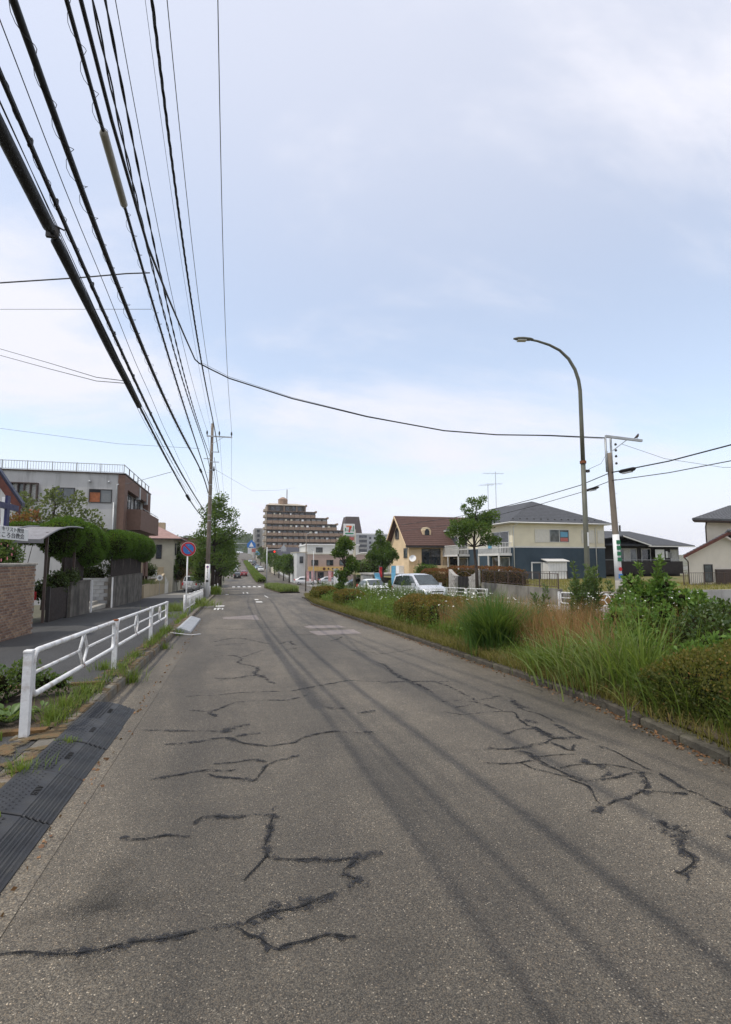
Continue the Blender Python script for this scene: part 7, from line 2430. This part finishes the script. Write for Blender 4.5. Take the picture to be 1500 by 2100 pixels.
n = 7500
yy = rng.uniform(13, 44, n)
xx = 7.95 - np.abs(rng.normal(0, .5, n))
B = np.stack([xx, yy, [MEDZ(a, b_) - .01 for a, b_ in zip(xx, yy)]], 1)
dens = 1 + .25 * np.sin(yy * .9) + .2 * np.sin(yy * 2.3 + 1)
tag(blades('tall_back_weeds', B, rng.uniform(.5, 1.1, n) * dens, .010 + yy * .0008, rng.uniform(.05, .5, n), l_mug, None, 3), 'tallest weeds along the back of the strip hiding the cars', 'weeds', kind='stuff')
# far strip weeds and the long hedge of the median
n = 7000
yy = rng.uniform(56.3, 84, n); xx = rng.uniform(5.0, 7.1, n)
B = np.stack([xx, yy, [G(y) + .1 for y in yy]], 1)
tag(blades('tall_green_grass', B, rng.uniform(.4, .95, n), np.full(n, .07), rng.uniform(.1, .7, n), l_grassp, None, 3), 'bright weeds on the far planted strip beyond the gap', 'grass', kind='stuff')
for k, (y0, y1) in enumerate(((108, 124), (126, 150), (152, 190), (194, 245))):
    boxhedge('median_hedge', ['long clipped median hedge nearest the crossing', 'second clipped median hedge up the road', 'third clipped median hedge up the road', 'furthest clipped median hedge up the road'][k], 5.1, 6.7, y0, y1, .9, 4200, .24, l_grass, l_grass, 'clipped hedges in the far median', .08, lambda x, y: G(y) + .15)


# ---- trees
def tree(name, label, x, y, z, trunk, clumps, n, size, m, bark=None, r0=.12, group=None, shell=.35, squash=.85, **kw):
    """trunk: list of points; clumps: (x, y, z, r) in world coordinates; limbs reach every clump"""
    root = thing(name, label, 'tree', (x, y, z), group)
    bark = bark or m_bark
    k = len(trunk)
    tr_ = MB().tube(trunk, [r0 * (1 - .75 * i / (k - 1)) for i in range(k)], 10).build('trunk', bark, root, True)
    for c in clumps:
        j = min(range(1, k), key=lambda q: abs(trunk[q][2] - (c[2] - .9)) + .3 * math.hypot(trunk[q][0] - c[0], trunk[q][1] - c[1]))
        a = Vector(trunk[j]); e_ = Vector(c[:3])
        md = a.lerp(e_, .5) + Vector((rnd.uniform(-.1, .1), rnd.uniform(-.1, .1), -.08))
        rr = r0 * (1 - .75 * j / (k - 1)) * .55
        MB().tube([a, md, e_, e_ + (e_ - md) * .5], [rr, rr * .7, rr * .4, rr * .12], 6).build('limb', bark, tr_, True)
    leaves('crown', clumps, n, size, m, root, shell, squash, **kw)
    return root


def crown(cx, cy, z0, z1, w, n, seed, taper=.6):
    """clumps spread unevenly through an egg-shaped crown"""
    r2 = random.Random(seed)
    out = []
    for k in range(n):
        t_ = (k + .5) / n
        z_ = z0 + (z1 - z0) * t_
        env = w * math.sin(math.pi * min(1, .12 + .88 * t_) ** taper) ** .7 if t_ < 1 else .2
        a = k * 2.4 + r2.uniform(-.5, .5)
        rr = env * r2.uniform(.35, .9)
        out.append((cx + rr * math.cos(a), cy + rr * math.sin(a), z_ + r2.uniform(-.2, .2), max(.25, w * r2.uniform(.28, .46))))
    return out


LT = 'street trees on the left pavement'
lab = ['large street tree right behind the left utility pole', 'second street tree along the left pavement', 'third street tree along the left pavement', 'fourth street tree along the left pavement', 'last street tree visible along the left pavement']
for k, (y, h, w) in enumerate(((53, 9.6, 2.3), (64, 7.2, 2.2), (76, 6.6, 2.1), (92, 7.0, 2.3), (120, 8, 2.6))):
    x = -1.9
    z = G(y) + .1
    zt_ = z + h
    cl_ = crown(x + .25, y, z + h * (.30 if k == 0 else .36), zt_ - .4, w, 22, 40 + k)
    if k == 0:
        cl_ += [(-1.2, 53, 7.9, .7), (-.2, 52.6, 6.2, .8), (.55, 52.8, 4.3, .7), (-2.9, 53, 4.0, .8), (-3.2, 53, 2.6, .8), (-.6, 53, 2.6, .8)]
    tree('street_tree', lab[k], x, y, z, [(x, y, z - .1), (x + .05, y, z + h * .25), (x + .12, y, z + h * .5), (x + .1, y, z + h * .78), (x, y, zt_ - .6)], cl_, 7500 if k == 0 else 3800, .19 if k == 0 else .24, l_tree2 if k == 0 else l_tree, r0=.2, group=LT)
shrub('roadside_bush', 'leafy bush at the foot of the large left street tree', [(-3.2, 55, .2, .9), (-2.9, 54, 1.2, .8), (-3.6, 56, 1.6, .9), (-3.0, 57, 2.4, .8)], 4200, .15, l_tree2, (-3.2, 55, G(55) + .1), 4, 'bush', .6)
shrub('garden_tree', 'broad garden tree behind the no-parking sign', [(-8.2, 66, 2.0, 1.5), (-7.0, 67, 2.6, 1.4), (-6.0, 66, 1.2, 1.3), (-9.2, 65, 1.4, 1.3), (-7.4, 64, .6, 1.4), (-5.4, 69, 2.0, 1.2)], 5200, .2, l_tree, (-7.4, 66, G(66) + .1), 4, 'tree', .7)
shrub('dark_shrub', 'dark round shrub behind the white staircase', [(-8.4, 54, .9, .8), (-7.9, 55, .6, .7)], 1400, .12, l_ever, (-8.3, 54.5, -.3), 3)
shrub('reddish_shrub', 'reddish brown shrub right of the white staircase', [(-6.6, 66.5, .4, 1.0), (-6.2, 65, .1, .9)], 1500, .16, l_brownh, (-6.4, 66, G(66)), 3)
clump('green weeds in the small yard behind the beige wall', -7.6, 48, 900, .55, .03, 2.0, .4, l_grassp, 'yard_grass', lambda x, y: -.36, None)

# right side street trees
RT = 'street trees on the right side'
q = 32.6 / 1050
bx, by = 15.0, 29.8
bz = G(by) + .13
k_ = lambda px, py, r_, dp=0.0: (bx + (px - 982) * q * .968 + dp * .25, by - (px - 982) * q * .25 + dp * .968, bz + (1228 - py) * q, r_ * q)
cl1 = [k_(945, 1080, 20), k_(960, 1095, 16, .4), k_(930, 1092, 12), k_(975, 1070, 20, .5), k_(1000, 1062, 18), k_(1015, 1058, 15, -.3), k_(990, 1085, 18, -.5), k_(970, 1050, 12), k_(985, 1032, 13), k_(972, 1024, 9), k_(997, 1022, 9), k_(958, 1040, 9), k_(1012, 1106, 15), k_(1026, 1108, 11, .3), k_(950, 1110, 10), k_(1002, 1108, 10, .4), k_(1008, 1078, 13, .6), k_(965, 1078, 16, -.6)]
tree('street_tree', 'irregular street tree with dark trunk before the blue apartment', bx, by, bz, [k_(982, 1232, 0)[:3], k_(981, 1170, 0)[:3], k_(977, 1120, 0)[:3], k_(979, 1080, 0)[:3], k_(984, 1035, 0)[:3]], cl1, 7000, .12, l_tree2, m_bark, .12, RT, .2)
q = 51.0 / 1050
bx2, by2 = 14.4, 49.0
bz2 = G(by2) + .13
k2 = lambda px, py, r_, dp=0.0: (bx2 + (px - 787) * q * .968 + dp * .25, by2 - (px - 787) * q * .25 + dp * .968, bz2 + (1212 - py) * q, r_ * q)
cl2 = [k2(780, 1092, 8), k2(783, 1105, 11), k2(778, 1120, 14, .4), k2(792, 1118, 13), k2(770, 1135, 13), k2(790, 1135, 17, -.5), k2(805, 1132, 13), k2(812, 1140, 9), k2(762, 1140, 9), k2(798, 1148, 12, .5), k2(778, 1148, 11), k2(792, 1157, 7)]
tree('street_tree', 'dense conical street tree left of the beige house', bx2, by2, bz2, [k2(787, 1214, 0)[:3], k2(788, 1170, 0)[:3], k2(786, 1140, 0)[:3], k2(782, 1095, 0)[:3]], cl2, 6500, .15, l_tree, m_bark, .13, RT, .3)
q = 33.9 / 1050
bx3, by3 = 7.0, 33.0
bz3 = MEDZ(bx3, by3)
k3 = lambda px, py, r_, dp=0.0: (bx3 + (px - 703) * q * .968 + dp * .25, by3 - (px - 703) * q * .25 + dp * .968, bz3 + (1222 - py) * q, r_ * q)
cl3 = [k3(706, 1104, 12), k3(700, 1115, 12), k3(715, 1112, 11), k3(690, 1128, 10), k3(702, 1128, 10), k3(722, 1150, 13), k3(728, 1158, 9), k3(712, 1165, 10), k3(703, 1180, 10), k3(695, 1170, 8), k3(697, 1195, 9), k3(718, 1140, 8)]
tree('street_tree', 'slim gnarled tree growing in the central strip', bx3, by3, bz3, [k3(702, 1224, 0)[:3], k3(703, 1180, 0)[:3], k3(707, 1152, 0)[:3], k3(700, 1130, 0)[:3], k3(706, 1105, 0)[:3]], cl3, 4200, .13, l_tree2, m_bark, .11, RT, .25)
labs = ['first street tree beyond the shop on the right', 'second street tree beyond the shop on the right', 'third street tree beyond the shop on the right', 'fourth street tree beyond the shop on the right', 'fifth street tree beyond the shop on the right', 'sixth street tree beyond the shop on the right', 'furthest street tree on the right']
for k, (y, h) in enumerate(((107, 5.4), (117, 5.6), (129, 5.6), (143, 6), (160, 6), (182, 6.5), (215, 7))):
    x = 11.2 if k else 11.4
    z = G(y) + .05
    tree('street_tree', labs[k], x, y, z, [(x, y, z - .1), (x, y, z + h * .35), (x, y, z + h * .7)], crown(x, y, z + h * .38, z + h - .3, 1.9, 11, 70 + k), 1700, .32, l_tree, m_bark, .14, RT)
shrub('clipped_bush', 'round clipped bush before the beige house', [(17.2, 45.2, .55, .85), (18.1, 45.4, .5, .8), (17.6, 44.6, .2, .8)], 3200, .11, l_clip, (17.6, 45, -.4), 3, 'bush')
boxhedge('photinia_hedge', 'red-brown hedge left of the stone gate', 16.3, 17.1, 37.2, 43.6, 2.15, 9000, .10, l_brownh, l_redl, None, .06, lambda x, y: G(40) + .05)
boxhedge('photinia_hedge', 'red-topped hedge behind the brown railing', 17.6, 18.4, 29.5, 41, 1.25, 6500, .10, l_brownh, l_redl, None, .06, lambda x, y: -.12)
shrub('dark_bush', 'dark green bush under the deck right of the shop', [(21, 83, .2, 1.5), (22.5, 84, .6, 1.6), (24, 84, 0, 1.5)], 3000, .2, l_tree, (22.5, 84, G(84)), 3, 'bush')
n = 9000
xx = rng.uniform(16.5, 34, n); yy = rng.uniform(23.3, 41, n)
B = np.stack([xx, yy, np.interp(yy, [23, 44], [-.03, -.16]) - .02], 1)
tag(blades('lawn_grass', B, rng.uniform(.1, .3, n), np.full(n, .035), rng.uniform(.1, .8, n), leaf_mat('yellow_lawn_blade', (.12, .12, .03), (.2, .18, .045), (.3, .25, .07), (.38, .2, .07)), None, 2), 'yellowing rough grass on the raised lawn', 'grass', kind='stuff')
n = 1500
xx = rng.uniform(16.5, 19, n); yy = rng.uniform(20.4, 23.0, n)
B = np.stack([xx, yy, [G(y) + .13 for y in yy]], 1)
tag(blades('orange_dry_grass', B, rng.uniform(.3, .8, n), np.full(n, .03), rng.uniform(.1, .5, n), l_dry, None, 3), 'dry orange grass by the end of the brown railing', 'grass', kind='stuff')

# ---- left gardens
def topiary(name, label, blobs, n, size, base, cat, trunks=()):
    root = thing(name, label, cat, base)
    c = MB()
    for (x_, y_, z_, rx, ry, rz_) in blobs:
        ell(c, (x_, y_, z_), (rx * .93, ry * .93, rz_ * .93), 16, 10)
    tag(c.build('inner_light_block', m_core, root), kind='stuff')  # added dark ellipsoids blocking light behind the clipped leaves
    A = np.array(blobs)
    wgt = A[:, 3] * A[:, 4] + A[:, 4] * A[:, 5]
    idx = rng.choice(len(A), n, p=wgt / wgt.sum())
    o = unit(rng.normal(0, 1, (n, 3)))
    rad = 1 + rng.normal(0, .05, n) + .05 * np.sin(o[:, 0] * 9 + idx) * np.sin(o[:, 2] * 8 + o[:, 1] * 7)
    P = A[idx, :3] + o * A[idx, 3:] * rad[:, None]
    # drop leaves buried in a neighbouring lobe
    keep = np.ones(n, bool)
    for j in range(len(A)):
        d_ = (((P - A[j, :3]) / A[j, 3:]) ** 2).sum(1)
        keep &= ~((d_ < .8) & (idx != j))
    V, F = leaf_verts(P[keep], o[keep], np.full(keep.sum(), size), aspect=.22, rand=.45, up=.35)
    numesh('foliage', V, F, l_clip, root)
    for t_ in trunks:
        MB().tube(t_, [.07, .06, .05], 8).build('trunk', m_barkp, root, True)
    return root


topiary('clipped_tree', 'large cloud-clipped evergreen tree beside the carport', [(-6.9, 23.6, 2.55, .8, .9, .72), (-6.8, 25.2, 2.35, .9, 1.1, .85), (-6.7, 26.9, 2.35, .85, 1.1, .8), (-6.9, 24.6, 3.0, .7, 1.0, .45), (-6.8, 26.3, 2.95, .65, .9, .4), (-6.5, 25.9, 1.85, .7, 1.0, .45)], 30000, .085, (-6.8, 25.2, -.7), 'tree', [[(-6.8, 25.2, -.7), (-6.75, 25.2, .6), (-6.8, 25.3, 1.9)], [(-6.9, 24.2, -.7), (-6.85, 24.2, .8), (-6.9, 24, 2)]])
topiary('clipped_hedge', 'row of lobed clipped hedge along the dark fence', [(-6.25, 30.6, 2.5, .75, 1.1, .72), (-6.25, 32.4, 2.55, .75, 1.2, .72), (-6.2, 34.4, 2.6, .75, 1.2, .72), (-6.2, 36.4, 2.55, .78, 1.25, .75), (-6.15, 38.4, 2.45, .8, 1.2, .8), (-6.2, 39.6, 2.3, .72, .8, .7)], 42000, .09, (-6.3, 35, -1.0), 'hedge', [[(-6.45, y, -1.0), (-6.4, y, .4), (-6.3, y, 1.9)] for y in (31, 33.2, 35.4, 37.6, 39.2)])
tree('garden_tree', 'pale-leaved open garden tree before the grey building', -9.4, 30, -.9, [(-9.4, 30, -.9), (-9.3, 30, 1.5), (-9.2, 30, 3.2), (-9.1, 30, 4.6)], [(-9.2, 30, 4.7, .7), (-10.3, 30, 4.3, .7), (-8.2, 30, 4.5, .6), (-9.8, 29.6, 3.7, .8), (-8.5, 30, 3.7, .8), (-7.5, 30.4, 3.9, .6), (-10.9, 30, 3.5, .7), (-9.2, 30, 5.2, .4), (-8.0, 30, 5.0, .4), (-7.2, 30.3, 3.3, .6), (-10.6, 30, 4.9, .35)], 2300, .16, l_pale, m_bark, .13, None, .2, .8)
shrub('red_leaved_shrub', 'dark red-leaved shrub behind the church cross', [(-9.2, 25.5, 3.2, .55), (-8.7, 25.6, 3.5, .4), (-9.9, 25.5, 3.0, .6), (-8.4, 25.4, 2.9, .4)], 1000, .12, l_redl, (-9.2, 25.5, -.7), 4, 'shrub', 0, shell=.2)
topiary('clipped_bush', 'low bright clipped bush behind the carport roof', [(-8.6, 24.5, 2.75, .9, .7, .45), (-9.8, 24.5, 2.7, .9, .7, .42)], 7000, .08, (-9.2, 24.5, -.7), 'bush', [[(-9.2, 24.5, -.7), (-9.2, 24.5, 1), (-9.2, 24.5, 2.6)]])
shrub('dark_shrub', 'dark shrub spilling over the wall beside the carport post', [(-6.6, 22.4, .75, .45), (-6.5, 23.2, .9, .42), (-6.6, 24.0, .95, .4), (-6.9, 21.9, .5, .4)], 2800, .085, l_ever, (-6.6, 22.8, -.6), 4, 'shrub', .7)
rs = shrub('rose_bush', 'rose bush with pink blooms above the brick wall', [(-6.1, 15.6, 1.65, .38), (-6.0, 16.2, 1.75, .36), (-6.2, 15.0, 1.7, .4), (-6.1, 16.5, 1.5, .3), (-6.0, 15.9, 2.0, .25), (-6.15, 14.5, 1.6, .4)], 3600, .075, l_rose, (-6.1, 15.6, -.35), 5, 'rose bush', .55)
for (x_, y_, z_, r_) in ((-5.72, 15.35, 1.68, .055), (-5.72, 15.62, 1.78, .06), (-5.75, 15.75, 1.95, .045), (-5.78, 15.5, 2.02, .04), (-5.8, 16.05, 1.88, .035), (-5.72, 15.0, 1.64, .05), (-5.75, 16.15, 1.6, .03), (-5.8, 15.15, 2.05, .04)):
    fl = MB()
    for L_ in range(3):
        for j in range(6):
            a = 2 * math.pi * j / 6 + L_ * .5
            rr = r_ * (1 - .28 * L_)
            c0 = Vector((x_, y_, z_))
            d0 = Vector((.3 + .25 * L_, math.cos(a), math.sin(a))).normalized()
            s0 = d0.cross(Vector((1, 0, 0))).normalized()
            fl.add([c0, c0 + d0 * rr * .6 + s0 * rr * .4, c0 + d0 * rr, c0 + d0 * rr * .6 - s0 * rr * .4], [(0, 1, 2, 3)])
    fl.build('bloom', m_pink, rs)

boxhedge('dark_hedge', 'tall dark hedge above the white block wall', -8.8, -6.5, 30.6, 31.6, 2.9, 7500, .10, l_ever, l_ever, None, .08, lambda x, y: G(31))
# bed plants and kerb weeds in the left foreground
PZ = lambda x, y: G(y) + .13
hs2 = thing('hosta', 'broad-leaved hosta plant beside the nearest rail post', 'plant', (-2.25, 6.25, PZ(0, 6.25)))
for (cx, cy, nl, sz) in ((-2.22, 6.3, 46, .15), (-2.5, 6.25, 40, .15), (-2.75, 6.2, 30, .14), (-2.35, 6.6, 34, .13), (-2.05, 6.7, 20, .1)):
    for k in range(nl):
        a = k * 2.4 + rnd.uniform(-.3, .3)
        ln = sz * rnd.uniform(.6, 1.1)
        tl = rnd.uniform(.25, .95)
        d0 = Vector((math.cos(a) * math.cos(tl), math.sin(a) * math.cos(tl), math.sin(tl)))
        s0 = Vector((-math.sin(a), math.cos(a), 0))
        b0 = Vector((cx, cy, PZ(cx, cy) + .02)) + Vector((math.cos(a), math.sin(a), 0)) * .03
        st_ = b0 + d0 * ln * .5
        pts_ = []
        for j, (t_, w_) in enumerate(((0, .03), (.2, .15), (.5, .21), (.8, .13), (1, .005))):
            c0 = st_ + d0 * ln * t_ + Vector((0, 0, -.35 * ln * t_ * t_))
            pts_ += [c0 - s0 * ln * w_ + Vector((0, 0, .06 * ln)), c0, c0 + s0 * ln * w_ + Vector((0, 0, .06 * ln))]
        mb = MB().add(pts_, [(j * 3 + q_, j * 3 + q_ + 1, j * 3 + q_ + 4, j * 3 + q_ + 3) for j in range(4) for q_ in range(2)])
        mb.tube([b0, st_], .004, 4, False)
        mb.build('leaf', l_hosta, hs2, True)
shrub('bed_shrub', 'small leafy shrub behind the hosta in the bed', [(-2.75, 7.35, .12, .22), (-2.5, 7.5, .18, .2), (-2.95, 7.1, .15, .22), (-2.35, 7.65, .05, .16), (-2.15, 7.7, .02, .13)], 1500, .045, l_rose, (-2.7, 7.4, PZ(0, 7.4)), 5, 'shrub', .5)
tl_ = [(-1.86, 6.35, .24, 'weed tuft on the kerb just past the nearest rail post'), (-1.92, 7.0, .2, 'weed tuft on the kerb before the black ramp end'), (-1.85, 7.6, .26, 'weed tuft beside the garden light'), (-1.5, 8.9, .34, 'bushy weed growing in the gutter after the black ramps'), (-2.05, 9.6, .2, 'weed tuft at the foot of the second rail post'), (-1.8, 10.9, .22, 'weed tuft between the second and third rail posts'), (-1.48, 12.9, .2, 'gutter weed opposite the second rail panel'), (-1.8, 13.9, .24, 'weed tuft at the foot of the third rail post'), (-1.82, 16.1, .25, 'weed tuft at the end of the diamond guard rail'), (-1.45, 15.9, .26, 'gutter weed before the pale grey ramp'), (-1.58, 4.76, .15, 'grass tuft growing in the fourth ramp joint'), (-1.56, 3.98, .10, 'grass tuft growing in the fifth ramp joint'), (-1.45, 5.5, .06, 'flat grass tuft on the third ramp joint'), (-2.15, 5.7, .12, 'small weed in front of the nearest rail post')]
for (x_, y_, h_, lb) in tl_:
    zf_ = (lambda x, y: G(y) + (.13 if x < -1.56 else .02)) if y_ > 7.2 or x_ < -1.6 else (lambda x, y: G(y) + .12)
    clump(lb, x_, y_, 150, h_, .009, .2 if h_ > .12 else .1, .8, l_grass, 'weed_tuft', zf_, 'weed tufts along the left kerb')
n = 4200
yy = 6 + 32 * rng.random(n) ** 1.2
xx = -1.78 + rng.normal(0, .06, n) - np.where((yy > 21) & (rng.random(n) < .7), rng.random(n) * .8, 0)
keep = (np.sin(yy * 2.1) + np.sin(yy * .9 + 1) + rng.normal(0, .6, n)) > .2
B = np.stack([xx, yy, [G(y) + .125 for y in yy]], 1)[keep]
tag(blades('kerb_weeds', B, rng.uniform(.05, .22, keep.sum()) * (1 + .02 * yy[keep]), .006 + yy[keep] * .0006, rng.uniform(.2, 1.1, keep.sum()), l_grass, None, 2), 'fine weeds in the joint behind the left kerb', 'weeds', kind='stuff')
clump('bushy weeds with reddish stems at the far kerb corner', -1.75, 30, 500, .6, .03, 1.2, .8, l_grassp, 'weed_clump', PZ, None)
clump('tall green weeds beyond the short white picket rail', -1.5, 50.5, 500, 1.0, .05, .6, .5, l_grass, 'weed_clump', PZ, None)
clump('weeds by the corner before the round sign', -2.6, 26, 500, .5, .025, 1.0, .8, l_grassp, 'weed_clump', PZ, None)

# ---- wooded hill closing the street
hx = np.linspace(-260, 320, 60); hy = np.linspace(560, 900, 24)
XX, YY = np.meshgrid(hx, hy)
HZ = 9 + 19 * np.exp(-((XX - 30) / 190) ** 2) * np.clip((YY - 560) / 120, 0, 1) + 2.5 * np.sin(XX * .07) + 2 * np.sin(XX * .19 + 1)
Vh = np.stack([XX, YY, HZ], -1).reshape(-1, 3)
Fh = np.array([(i * 60 + j, i * 60 + j + 1, i * 60 + 61 + j, i * 60 + 60 + j) for i in range(23) for j in range(59)])
hill = tag(numesh('hill', Vh, Fh, mat('hill_green', (.035, .055, .03), .95, .3, .05)), kind='structure')
P = Vh[rng.integers(0, len(Vh), 900)] + rng.normal(0, 1, (900, 3)) * np.array((7, 7, .5))
clh = [(p[0], p[1], p[2] + 1.5, rng.uniform(3.5, 7)) for p in P if -120 < p[0] < 220]
Pc, Oc = cloud(clh, 30000, .7, .8)
V, F = leaf_verts(Pc, Oc, np.full(len(Pc), 2.2), aspect=.45)
tag(numesh('hillside_wood', V, F, l_hill), 'dense green wood covering the far hill', 'wood', kind='stuff')


# ================================================================== summer haze
hz = NT('haze_air')
hz.n.remove(hz.b)
pv = hz.node('ShaderNodeVolumePrincipled', {'Color': (.9, .93, .97, 1), 'Density': .0002, 'Anisotropy': .2})
hz.l.new(pv.outputs[0], hz.out.inputs['Volume'])
hb = MB().box(-950, 950, -80, 2700, -8, 60).build('haze', hz.m)
tag(hb, 'thin pale summer haze filling the street', 'haze', kind='stuff')
